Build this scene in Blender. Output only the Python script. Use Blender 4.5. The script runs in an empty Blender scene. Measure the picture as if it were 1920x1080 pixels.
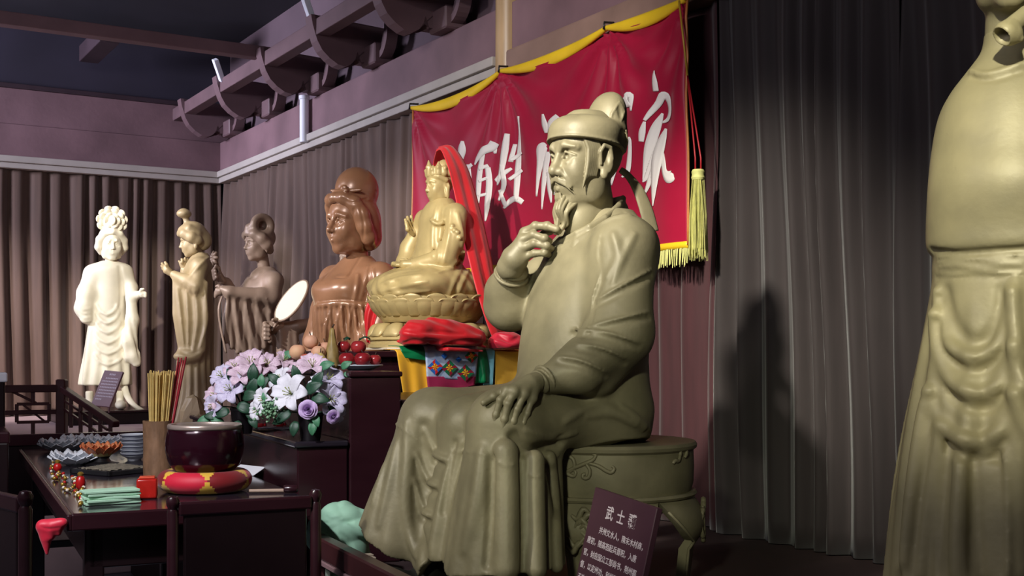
import bpy, bmesh, math, random
import numpy as np
from mathutils import Vector, Matrix

# ------------------------------------------------------------------ camera, world, lights, exposure
SC = bpy.context.scene
COL = SC.collection
FPX, HOR, EYE = 2250.0, 660.0, 1.5          # focal length in px of a 1920 frame, horizon row, eye height

cam_d = bpy.data.cameras.new('camera')
cam = bpy.data.objects.new('camera', cam_d)
COL.objects.link(cam)
cam.location = (0, 0, EYE)
cam.rotation_euler = (math.pi / 2, 0, 0)
cam_d.sensor_width = 36.0
cam_d.lens = FPX / 1920 * 36.0
cam_d.shift_y = (HOR - 540) / 1920
cam_d.clip_start = 0.05
SC.camera = cam

SC.view_settings.view_transform = 'Standard'
SC.view_settings.look = 'None'
SC.view_settings.gamma = 1.0
SC.view_settings.use_curve_mapping = False
SC.view_settings.exposure = 0.0

world = bpy.data.worlds.new('world')
SC.world = world
world.use_nodes = True
world.node_tree.nodes['Background'].inputs[0].default_value = (0.50, 0.45, 0.54, 1)
world.node_tree.nodes['Background'].inputs[1].default_value = 0.10


def aim(o, target):
    d = Vector(target) - Vector(o.location)
    o.rotation_euler = d.to_track_quat('-Z', 'Y').to_euler()


def spot(name, loc, target, power, color, angle, blend=0.6, size=0.05):
    d = bpy.data.lights.new(name, 'SPOT')
    d.energy = power
    d.color = color
    d.spot_size = math.radians(angle)
    d.spot_blend = blend
    d.shadow_soft_size = size
    o = bpy.data.objects.new(name, d)
    COL.objects.link(o)
    o.location = loc
    aim(o, target)
    return o


def area(name, loc, target, power, color, sx, sy, spread=180):
    d = bpy.data.lights.new(name, 'AREA')
    d.energy = power
    d.color = color
    d.shape = 'RECTANGLE'
    d.size = sx
    d.size_y = sy
    d.spread = math.radians(spread)
    o = bpy.data.objects.new(name, d)
    COL.objects.link(o)
    o.location = loc
    aim(o, target)
    return o


WARM = (1.0, 0.95, 0.81)
COOL = (0.80, 0.86, 1.0)
# track spotlights of the hall; added fill lamps are noted
spot('track_spot_seated', (-1.9, 0.9, 4.2), (0.16, 4.05, 2.25), 2300, WARM, 22, 1.0, 0.12)
spot('track_spot_seated_low', (-2.7, 1.7, 2.9), (0.15, 3.85, 1.2), 230, (1.0, 0.98, 0.80), 30, 0.9, 0.10)
spot('fill_spot_front', (-0.75, -0.9, 2.6), (0.35, 4.0, 1.25), 330, (0.96, 1.0, 0.76), 20, 0.9, 0.12)  # added fill beside the camera, brightens stool and thigh
spot('track_spot_standing', (-0.3, -0.7, 3.9), (1.42, 3.1, 1.85), 1150, (1.0, 0.96, 0.80), 22, 1.0, 0.08)
spot('track_spot_gilded', (-2.6, 2.6, 3.5), (-0.5, 6.2, 1.85), 650, (1.0, 0.96, 0.84), 24, 0.7, 0.05)
spot('track_spot_banner', (-1.9, 2.2, 4.1), (0.05, 6.5, 2.6), 520, (1.0, 0.96, 0.92), 34, 0.8, 0.05)
spot('track_spot_bust', (-4.3, 5.2, 3.6), (-1.45, 7.6, 1.85), 1000, (0.98, 0.96, 0.97), 34, 0.7, 0.05)
spot('track_spot_white_lady', (-3.5, 4.2, 4.0), (-3.15, 9.75, 1.9), 1300, (1.0, 0.96, 0.86), 19, 0.6, 0.05)
spot('track_spot_flute_lady', (-4.9, 7.6, 4.1), (-2.55, 9.65, 2.35), 620, (1.0, 0.97, 0.90), 17, 0.6, 0.05)
spot('fill_spot_table', (-2.0, 1.2, 4.2), (-1.15, 4.7, 1.0), 620, (0.95, 0.95, 1.0), 34, 0.8, 0.08)  # added fill, put in to brighten table and flowers
area('hall_light_left', (-7.0, 7.0, 3.5), (-2.6, 9.9, 3.7), 100, (0.80, 0.80, 1.0), 1.2, 0.6, 80)
spot('fill_spot_platform', (-5.6, 6.0, 3.9), (-4.6, 10.1, 1.5), 1500, (1.0, 0.90, 0.88), 30, 0.9, 0.08)  # added fill for the pink floor and the left curtain
area('fill_area_front', (-3.0, 1.0, 3.9), (-1.2, 7.0, 1.6), 85, (0.95, 0.90, 1.0), 2.5, 1.2)  # unseen broad fill, added to lift the left side of the hall

# ------------------------------------------------------------------ frames of the room
UX, UY = -0.5167, 0.8562                     # along the right wall, away from the camera
VX, VY = 0.8562, 0.5167                      # along the back wall, to the right
U3 = np.array([UX, UY, 0.0])
V3 = np.array([VX, VY, 0.0])
Z3 = np.array([0, 0, 1.0])
CORNER = np.array([(413 - 960) / FPX * 11.3, 11.3, 0.0])
NR = -V3                                     # right wall normal, into the room
NB = -U3                                     # back wall normal, into the room
FLOOR, DAIS, PLAT = 0.0, 0.70, 0.94
ROOM_ANGLE = math.atan2(VY, VX)


def at(px, py, Y):
    return np.array([(px - 960) / FPX * Y, Y, EYE + (HOR - py) / FPX * Y])


def on_plane(px, py, P, n, s=0.0):
    r = np.array([(px - 960) / FPX, 1.0, (HOR - py) / FPX])
    o = np.array([0, 0, EYE])
    t = (np.dot(np.asarray(P) - o, n) + s) / np.dot(r, n)
    return o + r * t


def on_right(px, py, s=0.0):
    return on_plane(px, py, CORNER, NR, s)


def on_back(px, py, s=0.0):
    return on_plane(px, py, CORNER, NB, s)


def on_level(px, py, z):
    return on_plane(px, py, (0, 0, z), Z3)


def rw(t, s, z):
    """right wall coordinates: t from the corner towards the camera, s into the room"""
    p = CORNER - U3 * t + NR * s
    return np.array([p[0], p[1], z])


def bw(t, s, z):
    """back wall coordinates: t from the corner to the left, s into the room"""
    p = CORNER - V3 * t + NB * s
    return np.array([p[0], p[1], z])


# ------------------------------------------------------------------ scene bookkeeping
def tag(o, label=None, cat=None, group=None, kind=None):
    if label: o['label'] = label
    if cat: o['category'] = cat
    if group: o['group'] = group
    if kind: o['kind'] = kind
    return o


def thing(name, label, cat, loc=(0, 0, 0), rz=0.0, group=None):
    o = bpy.data.objects.new(name, None)
    o.empty_display_size = 0.1
    COL.objects.link(o)
    o.location = loc
    o.rotation_euler = (0, 0, rz)
    return tag(o, label, cat, group)


def link_mesh(name, me, m, parent=None, world_coords=False):
    o = bpy.data.objects.new(name, me)
    COL.objects.link(o)
    if m is not None and len(me.materials) == 0:
        me.materials.append(m)
    if parent is not None:
        o.parent = parent
        if world_coords:
            bpy.context.view_layer.update()
            o.matrix_parent_inverse = parent.matrix_world.inverted()
    return o


def smooth(me, on=True):
    me.polygons.foreach_set('use_smooth', np.full(len(me.polygons), on))
    me.update()


def from_bm(name, bm, m, parent=None, sm=False, wc=False):
    me = bpy.data.meshes.new(name)
    bmesh.ops.recalc_face_normals(bm, faces=bm.faces[:])
    bm.to_mesh(me)
    bm.free()
    if sm:
        smooth(me)
        if sm == 'auto':
            sharp_by_angle(me)
    return link_mesh(name, me, m, parent, wc)


def sharp_by_angle(me, deg=38):
    bm = bmesh.new()
    bm.from_mesh(me)
    lim = math.radians(deg)
    for e in bm.edges:
        if len(e.link_faces) == 2 and e.calc_face_angle(0) > lim:
            e.smooth = False
    bm.to_mesh(me)
    bm.free()


def from_np(name, V, Q, m, parent=None, sm=True, wc=False):
    V = np.asarray(V, dtype=np.float32)
    Q = np.asarray(Q, dtype=np.int32)
    me = bpy.data.meshes.new(name)
    k = Q.shape[1]
    me.vertices.add(len(V))
    me.vertices.foreach_set('co', V.ravel())
    me.loops.add(Q.size)
    me.loops.foreach_set('vertex_index', Q.ravel())
    me.polygons.add(len(Q))
    me.polygons.foreach_set('loop_start', np.arange(0, Q.size, k, dtype=np.int32))
    me.update(calc_edges=True)
    me.validate()
    if sm: smooth(me)
    return link_mesh(name, me, m, parent, wc)


def copy_tree(o, parent=None):
    c = o.copy()
    COL.objects.link(c)
    if parent is not None:
        c.parent = parent
    for ch in list(o.children):
        copy_tree(ch, c)
    return c


# ------------------------------------------------------------------ small mesh makers (add to a bmesh)
def mtx(origin, ax, ay, az):
    M = Matrix.Identity(4)
    for i, a in enumerate((ax, ay, az)):
        for j in range(3):
            M[j][i] = float(a[j])
    for j in range(3):
        M[j][3] = float(origin[j])
    return M


def bm_box(bm, c, half, M=None, bevel=0.0, seg=1):
    r = bmesh.ops.create_cube(bm, size=2.0)
    vs = r['verts']
    for v in vs:
        v.co = Vector((v.co.x * half[0], v.co.y * half[1], v.co.z * half[2]))
    if bevel > 0:
        es = list({e for v in vs for e in v.link_edges})
        g = bmesh.ops.bevel(bm, geom=es, offset=bevel, segments=seg, affect='EDGES', profile=0.5)
        vs = list({v for f in g['faces'] for v in f.verts} | {v for v in vs if v.is_valid})
    T = Matrix.Translation(Vector([float(x) for x in c]))
    for v in vs:
        v.co = (M @ (T @ v.co)) if M is not None else (T @ v.co)
    return vs


def bm_tube(bm, pts, radii, n=10, closed=False, cap=True, flat=None):
    pts = [Vector([float(x) for x in p]) for p in pts]
    if not hasattr(radii, '__len__'): radii = [radii] * len(pts)
    rings = []
    N = len(pts)
    prev = None
    for i, p in enumerate(pts):
        if closed:
            t = (pts[(i + 1) % N] - pts[i - 1])
        else:
            t = pts[min(i + 1, N - 1)] - pts[max(i - 1, 0)]
        t.normalize()
        ref = prev if prev is not None else (Vector((0, 0, 1)) if abs(t.z) < 0.9 else Vector((1, 0, 0)))
        a = ref - t * ref.dot(t)
        if a.length < 1e-5:
            a = Vector((1, 0, 0)) - t * t.x
        a.normalize()
        b = t.cross(a)
        prev = a
        fl = flat if flat else 1.0
        rings.append([bm.verts.new(p + (a * math.cos(2 * math.pi * j / n) * fl + b * math.sin(2 * math.pi * j / n)) * radii[i]) for j in range(n)])
    M = N if closed else N - 1
    for i in range(M):
        A, B = rings[i], rings[(i + 1) % N]
        for j in range(n):
            bm.faces.new((A[j], A[(j + 1) % n], B[(j + 1) % n], B[j]))
    if cap and not closed:
        bm.faces.new(rings[0][::-1])
        bm.faces.new(rings[-1])


def bm_lathe(bm, prof, n=32, c=(0, 0, 0), M=None, wob=None):
    """prof: list of (r, z) from the bottom to the top; r = 0 closes"""
    rings = []
    for (r, z) in prof:
        if r < 1e-6:
            p = Vector((c[0], c[1], c[2] + z))
            rings.append([bm.verts.new(M @ p if M else p)])
        else:
            ring = []
            for j in range(n):
                a = 2 * math.pi * j / n
                rr = r * (wob(a, z) if wob else 1.0)
                p = Vector((c[0] + rr * math.cos(a), c[1] + rr * math.sin(a), c[2] + z))
                ring.append(bm.verts.new(M @ p if M else p))
            rings.append(ring)
    for A, B in zip(rings[:-1], rings[1:]):
        if len(A) == 1 and len(B) == 1: continue
        for j in range(n):
            k = (j + 1) % n
            if len(A) == 1:
                bm.faces.new((A[0], B[k], B[j]))
            elif len(B) == 1:
                bm.faces.new((A[j], A[k], B[0]))
            else:
                bm.faces.new((A[j], A[k], B[k], B[j]))


def bm_prism(bm, pts2, depth, M):
    """extrude a polygon of the local xy plane along local z by depth"""
    a = [bm.verts.new(M @ Vector((x, y, 0))) for x, y in pts2]
    b = [bm.verts.new(M @ Vector((x, y, depth))) for x, y in pts2]
    n = len(a)
    fs = [bm.faces.new(a[::-1]), bm.faces.new(b)]
    for i in range(n):
        bm.faces.new((a[i], a[(i + 1) % n], b[(i + 1) % n], b[i]))
    bmesh.ops.triangulate(bm, faces=fs)


def bm_grid(bm, fn, nu, nv, close_u=False):
    """fn(i, j) -> point"""
    vs = [[bm.verts.new(Vector([float(x) for x in fn(i, j)])) for j in range(nv)] for i in range(nu)]
    for i in range(nu - (0 if close_u else 1)):
        for j in range(nv - 1):
            k = (i + 1) % nu
            bm.faces.new((vs[i][j], vs[k][j], vs[k][j + 1], vs[i][j + 1]))
    return vs


def box_obj(name, c, half, m, parent=None, bevel=0.004, axes=None, kind=None, seg=2):
    bm = bmesh.new()
    if axes is None:
        M = Matrix.Translation(Vector([float(x) for x in c]))
    else:
        M = mtx(c, *axes)
    bm_box(bm, (0, 0, 0), half, M, bevel, seg)
    o = from_bm(name, bm, m, parent, wc=parent is not None)
    if kind: o['kind'] = kind
    return o


def catmull(P, n=8):
    P = np.asarray(P, float)
    out = []
    for i in range(len(P) - 1):
        p0, p1, p2, p3 = P[max(i - 1, 0)], P[i], P[i + 1], P[min(i + 2, len(P) - 1)]
        for t in np.linspace(0, 1, n, endpoint=False):
            out.append(0.5 * ((2 * p1) + (p2 - p0) * t + (2 * p0 - 5 * p1 + 4 * p2 - p3) * t * t + (3 * p1 - p0 - 3 * p2 + p3) * t ** 3))
    out.append(P[-1])
    return np.array(out)


# ------------------------------------------------------------------ procedural materials
MATS = {}


def mat(name, col, rough=0.5, metal=0.0, spec=0.5, var=0.12, scale=6.0, bump=0.0, bscale=40.0, col2=None, stretch=None,
        emit=None, estr=0.0, sheen=0.0, trans=0.0, alpha=1.0, coat=0.0, detail=5.0):
    if name in MATS: return MATS[name]
    m = bpy.data.materials.new(name)
    m.use_nodes = True
    nt = m.node_tree
    N, L = nt.nodes, nt.links
    b = N['Principled BSDF']
    b.inputs['Roughness'].default_value = rough
    b.inputs['Metallic'].default_value = metal
    b.inputs['Specular IOR Level'].default_value = spec
    b.inputs['Sheen Weight'].default_value = sheen
    b.inputs['Transmission Weight'].default_value = trans
    b.inputs['Coat Weight'].default_value = coat
    b.inputs['Alpha'].default_value = alpha
    tc = N.new('ShaderNodeTexCoord')
    src = tc.outputs['Object']
    if stretch:
        mp = N.new('ShaderNodeMapping')
        mp.inputs['Scale'].default_value = stretch
        L.new(src, mp.inputs[0])
        src = mp.outputs[0]
    nz = N.new('ShaderNodeTexNoise')
    nz.inputs['Scale'].default_value = scale
    nz.inputs['Detail'].default_value = detail
    L.new(src, nz.inputs['Vector'])
    cr = N.new('ShaderNodeValToRGB')
    c = np.array(col[:3])
    c1 = np.clip(c * (1 - var), 0, 1)
    c2 = np.clip(c * (1 + var), 0, 1) if col2 is None else np.array(col2)
    cr.color_ramp.elements[0].position = 0.32
    cr.color_ramp.elements[1].position = 0.68
    cr.color_ramp.elements[0].color = (*c1, 1)
    cr.color_ramp.elements[1].color = (*c2, 1)
    L.new(nz.outputs['Fac'], cr.inputs[0])
    L.new(cr.outputs[0], b.inputs['Base Color'])
    mr = N.new('ShaderNodeMapRange')
    mr.inputs['To Min'].default_value = max(rough - 0.08, 0.02)
    mr.inputs['To Max'].default_value = min(rough + 0.08, 1)
    L.new(nz.outputs['Fac'], mr.inputs[0])
    L.new(mr.outputs[0], b.inputs['Roughness'])
    if bump > 0:
        n2 = N.new('ShaderNodeTexNoise')
        n2.inputs['Scale'].default_value = bscale
        n2.inputs['Detail'].default_value = 4
        L.new(src, n2.inputs['Vector'])
        bp = N.new('ShaderNodeBump')
        bp.inputs['Strength'].default_value = bump
        bp.inputs['Distance'].default_value = 0.01
        L.new(n2.outputs['Fac'], bp.inputs['Height'])
        L.new(bp.outputs[0], b.inputs['Normal'])
    if emit is not None:
        b.inputs['Emission Color'].default_value = (*emit, 1)
        b.inputs['Emission Strength'].default_value = estr
    MATS[name] = m
    return m


def srgb(r, g, b):
    f = lambda c: (c / 255 / 12.92) if c / 255 <= 0.04045 else ((c / 255 + 0.055) / 1.055) ** 2.4
    return (f(r), f(g), f(b))


# ------------------------------------------------------------------ sculpting with a distance field
def rotm(yaw=0, pitch=0, roll=0):
    """columns are the local axes; yaw about z, pitch about y (positive looks down), roll about x"""
    cy, sy, cp, sp, cr, sr = math.cos(yaw), math.sin(yaw), math.cos(pitch), math.sin(pitch), math.cos(roll), math.sin(roll)
    Rz = np.array([[cy, -sy, 0], [sy, cy, 0], [0, 0, 1]])
    Ry = np.array([[cp, 0, sp], [0, 1, 0], [-sp, 0, cp]])
    Rx = np.array([[1, 0, 0], [0, cr, -sr], [0, sr, cr]])
    return Rz @ Ry @ Rx


class Frame:
    """local frame of a figure: x forward, y to its left, z up; origin on the floor it stands on"""
    def __init__(s, px, Y, z0, ang):
        s.o = np.array([(px - 960) / FPX * Y, Y, z0])
        s.ang = ang
        s.R = np.array([[math.cos(ang), -math.sin(ang), 0], [math.sin(ang), math.cos(ang), 0], [0, 0, 1.0]])
        s.Y = Y

    def loc(s, p):
        return s.R.T @ (np.asarray(p, float) - s.o)

    def wor(s, p):
        return s.R @ np.asarray(p, float) + s.o

    def p(s, px, py, l=0.0):
        """the local point seen at a pixel, at lateral offset l from the figure's mid plane"""
        n = s.R[:, 1]
        return s.loc(on_plane(px, py, s.o, n, l))

    def f(s, px, py, f=0.0):
        """the local point seen at a pixel, at forward offset f"""
        n = s.R[:, 0]
        return s.loc(on_plane(px, py, s.o, n, f))

    def m(s, rpx, at=None):
        Y = s.Y if at is None else s.wor(at)[1]
        return rpx * Y / FPX


class Sculpt:
    def __init__(s, lo, hi, h, fr=None):
        s.lo = np.array(lo, float)
        s.h = h
        s.n = np.ceil((np.array(hi, float) - s.lo) / h).astype(int) + 1
        s.F = np.full(s.n, 10.0, np.float32)
        s.ax = [(s.lo[i] + h * np.arange(s.n[i])).astype(np.float32) for i in range(3)]
        s.fr = fr

    def _reg(s, lo, hi):
        i0 = np.clip(np.floor((np.asarray(lo) - s.lo) / s.h).astype(int), 0, s.n)
        i1 = np.clip(np.ceil((np.asarray(hi) - s.lo) / s.h).astype(int) + 1, 0, s.n)
        if np.any(i1 <= i0): return None
        sl = tuple(slice(a, b) for a, b in zip(i0, i1))
        X = s.ax[0][sl[0]][:, None, None]
        Y = s.ax[1][sl[1]][None, :, None]
        Z = s.ax[2][sl[2]][None, None, :]
        return sl, X, Y, Z

    def _mix(s, sl, d, k, op):
        a = s.F[sl]
        if op == 'cut':
            d = -d
            if k > 0:
                hh = np.maximum(k - np.abs(a - d), 0) / k
                s.F[sl] = np.maximum(a, d) + hh * hh * (k / 4)
            else:
                s.F[sl] = np.maximum(a, d)
        else:
            if k > 0:
                hh = np.maximum(k - np.abs(a - d), 0) / k
                s.F[sl] = np.minimum(a, d) - hh * hh * (k / 4)
            else:
                s.F[sl] = np.minimum(a, d)

    def ell(s, c, r, k=0.0, R=None, op='add'):
        c = np.asarray(c, float)
        r = np.asarray(r, float)
        m = (r.max() if R is not None else r) + k + 3 * s.h
        g = s._reg(c - m, c + m)
        if g is None: return
        sl, X, Y, Z = g
        x, y, z = X - c[0], Y - c[1], Z - c[2]
        if R is not None:
            R = np.asarray(R)
            x, y, z = (R[0, 0] * x + R[1, 0] * y + R[2, 0] * z, R[0, 1] * x + R[1, 1] * y + R[2, 1] * z, R[0, 2] * x + R[1, 2] * y + R[2, 2] * z)
        q = (x / r[0]) ** 2 + (y / r[1]) ** 2 + (z / r[2]) ** 2
        k0 = np.sqrt(q)
        k1 = np.sqrt((x / r[0] ** 2) ** 2 + (y / r[1] ** 2) ** 2 + (z / r[2] ** 2) ** 2) + 1e-9
        s._mix(sl, (k0 * (k0 - 1) / k1).astype(np.float32), k, op)

    def _capd(s, X, Y, Z, a, b, ra, rb):
        ba = b - a
        L = float(np.dot(ba, ba)) + 1e-12
        x, y, z = X - a[0], Y - a[1], Z - a[2]
        t = np.clip((x * ba[0] + y * ba[1] + z * ba[2]) / L, 0, 1)
        return np.sqrt((x - t * ba[0]) ** 2 + (y - t * ba[1]) ** 2 + (z - t * ba[2]) ** 2) - (ra + (rb - ra) * t)

    def cap(s, a, b, ra, rb=None, k=0.0, op='add'):
        a = np.asarray(a, float)
        b = np.asarray(b, float)
        rb = ra if rb is None else rb
        m = max(ra, rb) + k + 3 * s.h
        g = s._reg(np.minimum(a, b) - m, np.maximum(a, b) + m)
        if g is None: return
        sl, X, Y, Z = g
        s._mix(sl, s._capd(X, Y, Z, a, b, ra, rb).astype(np.float32), k, op)

    def chain(s, pts, rad, k=0.0, op='add', kk=0.0):
        pts = [np.asarray(p, float) for p in pts]
        if not hasattr(rad, '__len__'): rad = [rad] * len(pts)
        P = np.array(pts)
        m = max(rad) + k + kk + 4 * s.h
        g = s._reg(P.min(0) - m, P.max(0) + m)
        if g is None: return
        sl, X, Y, Z = g
        D = np.full(s.F[sl].shape, 10.0, np.float32)
        for i in range(len(pts) - 1):
            a, b = pts[i], pts[i + 1]
            mm = max(rad[i], rad[i + 1]) + k + kk + 3 * s.h
            g2 = s._reg(np.minimum(a, b) - mm, np.maximum(a, b) + mm)
            if g2 is None: continue
            sl2, x, y, z = g2
            rel = tuple(slice(q.start - p.start, q.stop - p.start) for p, q in zip(sl, sl2))
            d = s._capd(x, y, z, a, b, rad[i], rad[i + 1]).astype(np.float32)
            o = D[rel]
            if kk > 0:
                hh = np.maximum(kk - np.abs(o - d), 0) / kk
                D[rel] = np.minimum(o, d) - hh * hh * kk / 4
            else:
                D[rel] = np.minimum(o, d)
        s._mix(sl, D, k, op)

    def loft(s, lv, k=0.0, fold=None, op='add', pw=2.0):
        """lv rows: z, cx, cy, rx, ry (z rising); fold(theta, Z) -> outward metres"""
        lv = np.array(sorted(lv), float)
        z0, z1 = lv[0, 0], lv[-1, 0]
        mx = max(lv[:, 3].max(), lv[:, 4].max()) + k + 4 * s.h + 0.03
        lo = [lv[:, 1].min() - mx, lv[:, 2].min() - mx, z0 - k - 3 * s.h]
        hi = [lv[:, 1].max() + mx, lv[:, 2].max() + mx, z1 + k + 3 * s.h]
        g = s._reg(lo, hi)
        if g is None: return
        sl, X, Y, Z = g
        zz = Z.ravel()
        # smooth interpolation of the sections
        dense = catmull(lv, 10)
        cx, cy, rx, ry = [np.interp(zz, dense[:, 0], dense[:, i])[None, None, :] for i in (1, 2, 3, 4)]
        x = (X - cx)
        y = (Y - cy)
        q = (np.abs(x / rx) ** pw + np.abs(y / ry) ** pw) ** (1.0 / pw)
        d = (q - 1) * np.minimum(rx, ry)
        if fold is not None:
            d = d - fold(np.arctan2(y / ry, x / rx), Z) * np.ones_like(d)
        d = np.maximum(d, np.maximum(Z - z1, z0 - Z))
        s._mix(sl, d.astype(np.float32), k, op)

    def disp(s, fn, lo=None, hi=None):
        g = s._reg(s.lo if lo is None else lo, s.lo + s.h * s.n if hi is None else hi)
        sl, X, Y, Z = g
        s.F[sl] -= fn(X, Y, Z).astype(np.float32)

    def cutfn(s, fn):
        g = s._reg(s.lo, s.lo + s.h * s.n)
        sl, X, Y, Z = g
        s.F = np.maximum(s.F, fn(X, Y, Z).astype(np.float32))

    def val(s, P):
        q = (np.asarray(P) - s.lo) / s.h
        i = np.floor(q).astype(int)
        ok = np.all((i >= 0) & (i < s.n - 1), axis=1)
        i = np.clip(i, 0, s.n - 2)
        f = q - i
        out = 0
        for a in (0, 1):
            for b in (0, 1):
                for c in (0, 1):
                    w = (f[:, 0] if a else 1 - f[:, 0]) * (f[:, 1] if b else 1 - f[:, 1]) * (f[:, 2] if c else 1 - f[:, 2])
                    out = out + w * s.F[i[:, 0] + a, i[:, 1] + b, i[:, 2] + c]
        return np.where(ok, out, 10.0)

    def hit(s, px, py, sink=0.0):
        """first surface point along the sight line of a pixel (local coordinates)"""
        fr = s.fr
        r = np.array([(px - 960) / FPX, 1.0, (HOR - py) / FPX])
        o = fr.loc(np.array([0, 0, EYE]))
        d = fr.R.T @ r
        ctr = s.lo + s.h * s.n / 2
        tc = np.dot(ctr - o, d) / np.dot(d, d)
        half = np.linalg.norm(s.h * s.n) / 2 / np.linalg.norm(d)
        T = np.arange(tc - half, tc + half, s.h * 0.5)
        v = s.val(o + T[:, None] * d)
        w = np.where(v < 0)[0]
        if len(w) == 0:
            j = int(np.argmin(v))
            return o + T[j] * d
        j = w[0]
        if j == 0: return o + T[0] * d
        t = T[j - 1] + (T[j] - T[j - 1]) * v[j - 1] / (v[j - 1] - v[j])
        return o + (t * d) + d / np.linalg.norm(d) * sink

    def ridge(s, pts, rpx, k=None, sink=0.35, op='add', n=6, taper=True):
        """raise (or cut) a smooth fold along a pixel polyline lying on the surface"""
        C = catmull(pts, n)
        H = [s.hit(x, y, 0) for x, y in C]
        Hs = np.array(H)
        # drop outliers that jump to another layer
        keep = [0]
        for i in range(1, len(Hs)):
            if np.linalg.norm(Hs[i] - Hs[keep[-1]]) < 0.12 * max(1, s.fr.Y / 4): keep.append(i)
        Hs = Hs[keep]
        if len(Hs) < 2: return
        r = s.fr.m(rpx)
        view = Hs.mean(0) - s.fr.loc(np.array([0, 0, EYE]))
        view /= np.linalg.norm(view)
        u = np.linspace(0, 1, len(Hs))
        rad = r * (0.35 + 0.65 * np.sin(np.pi * np.clip(u, 0.02, 0.98)) ** 0.6) if taper else np.full(len(Hs), r)
        off = (rad * sink)[:, None] * view if op == 'add' else -(rad * sink)[:, None] * view
        s.chain(Hs + off, list(rad), k=(r * 1.6 if k is None else s.fr.m(k)), op=op)

    def mesh(s, name, m, parent=None, it=2):
        F = s.F.copy()
        for ax in range(3):
            ix = [slice(None)] * 3
            for e in (0, -1):
                ix[ax] = e
                F[tuple(ix)] = np.maximum(F[tuple(ix)], s.h * 0.5)
        S = F < 0
        A = np.zeros(tuple(s.n - 1), np.int8)
        for a in (0, 1):
            for b in (0, 1):
                for c in (0, 1):
                    A += S[a:s.n[0] - 1 + a, b:s.n[1] - 1 + b, c:s.n[2] - 1 + c]
        I = np.argwhere((A > 0) & (A < 8))
        idx = np.full(A.shape, -1, np.int32)
        idx[I[:, 0], I[:, 1], I[:, 2]] = np.arange(len(I))
        off = [(a, b, c) for a in (0, 1) for b in (0, 1) for c in (0, 1)]
        val = [F[I[:, 0] + a, I[:, 1] + b, I[:, 2] + c] for a, b, c in off]
        acc = np.zeros((len(I), 3))
        cnt = np.zeros(len(I))
        for i in range(8):
            for j in range(i + 1, 8):
                da = np.array(off[j]) - np.array(off[i])
                if np.abs(da).sum() != 1: continue
                va, vb = val[i], val[j]
                cr = (va < 0) != (vb < 0)
                t = np.where(cr, va / np.where(cr, va - vb, 1), 0)
                p = np.array(off[i])[None, :] + t[:, None] * da[None, :]
                acc += p * cr[:, None]
                cnt += cr
        V = s.lo + s.h * (I + acc / np.maximum(cnt, 1)[:, None])
        quads = []
        for ax in range(3):
            b, c = (ax + 1) % 3, (ax + 2) % 3
            s0 = [slice(None)] * 3
            s1 = [slice(None)] * 3
            s0[ax] = slice(0, -1)
            s1[ax] = slice(1, None)
            A0, A1 = S[tuple(s0)], S[tuple(s1)]
            E = np.argwhere(A0 != A1)
            E = E[(E[:, b] > 0) & (E[:, c] > 0) & (E[:, b] < s.n[b] - 1) & (E[:, c] < s.n[c] - 1)]
            ins = A0[E[:, 0], E[:, 1], E[:, 2]]
            def cell(db, dc):
                q = E.copy()
                q[:, b] += db
                q[:, c] += dc
                return idx[q[:, 0], q[:, 1], q[:, 2]]
            q = np.stack([cell(-1, -1), cell(0, -1), cell(0, 0), cell(-1, 0)], 1)
            q[~ins] = q[~ins][:, ::-1]
            quads.append(q)
        Q = np.concatenate(quads)
        Q = Q[(Q >= 0).all(1)]
        if it:
            e0 = np.concatenate([Q[:, 0], Q[:, 1], Q[:, 2], Q[:, 3]])
            e1 = np.concatenate([Q[:, 1], Q[:, 2], Q[:, 3], Q[:, 0]])
            i0 = np.concatenate([e0, e1])
            i1 = np.concatenate([e1, e0])
            deg = np.bincount(i0, minlength=len(V)) + 1e-9
            for _ in range(it):
                W = np.stack([np.bincount(i0, V[i1, c], minlength=len(V)) for c in range(3)], 1) / deg[:, None]
                V = V + 0.5 * (W - V)
        return from_np(name, V, Q, m, parent)


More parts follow.
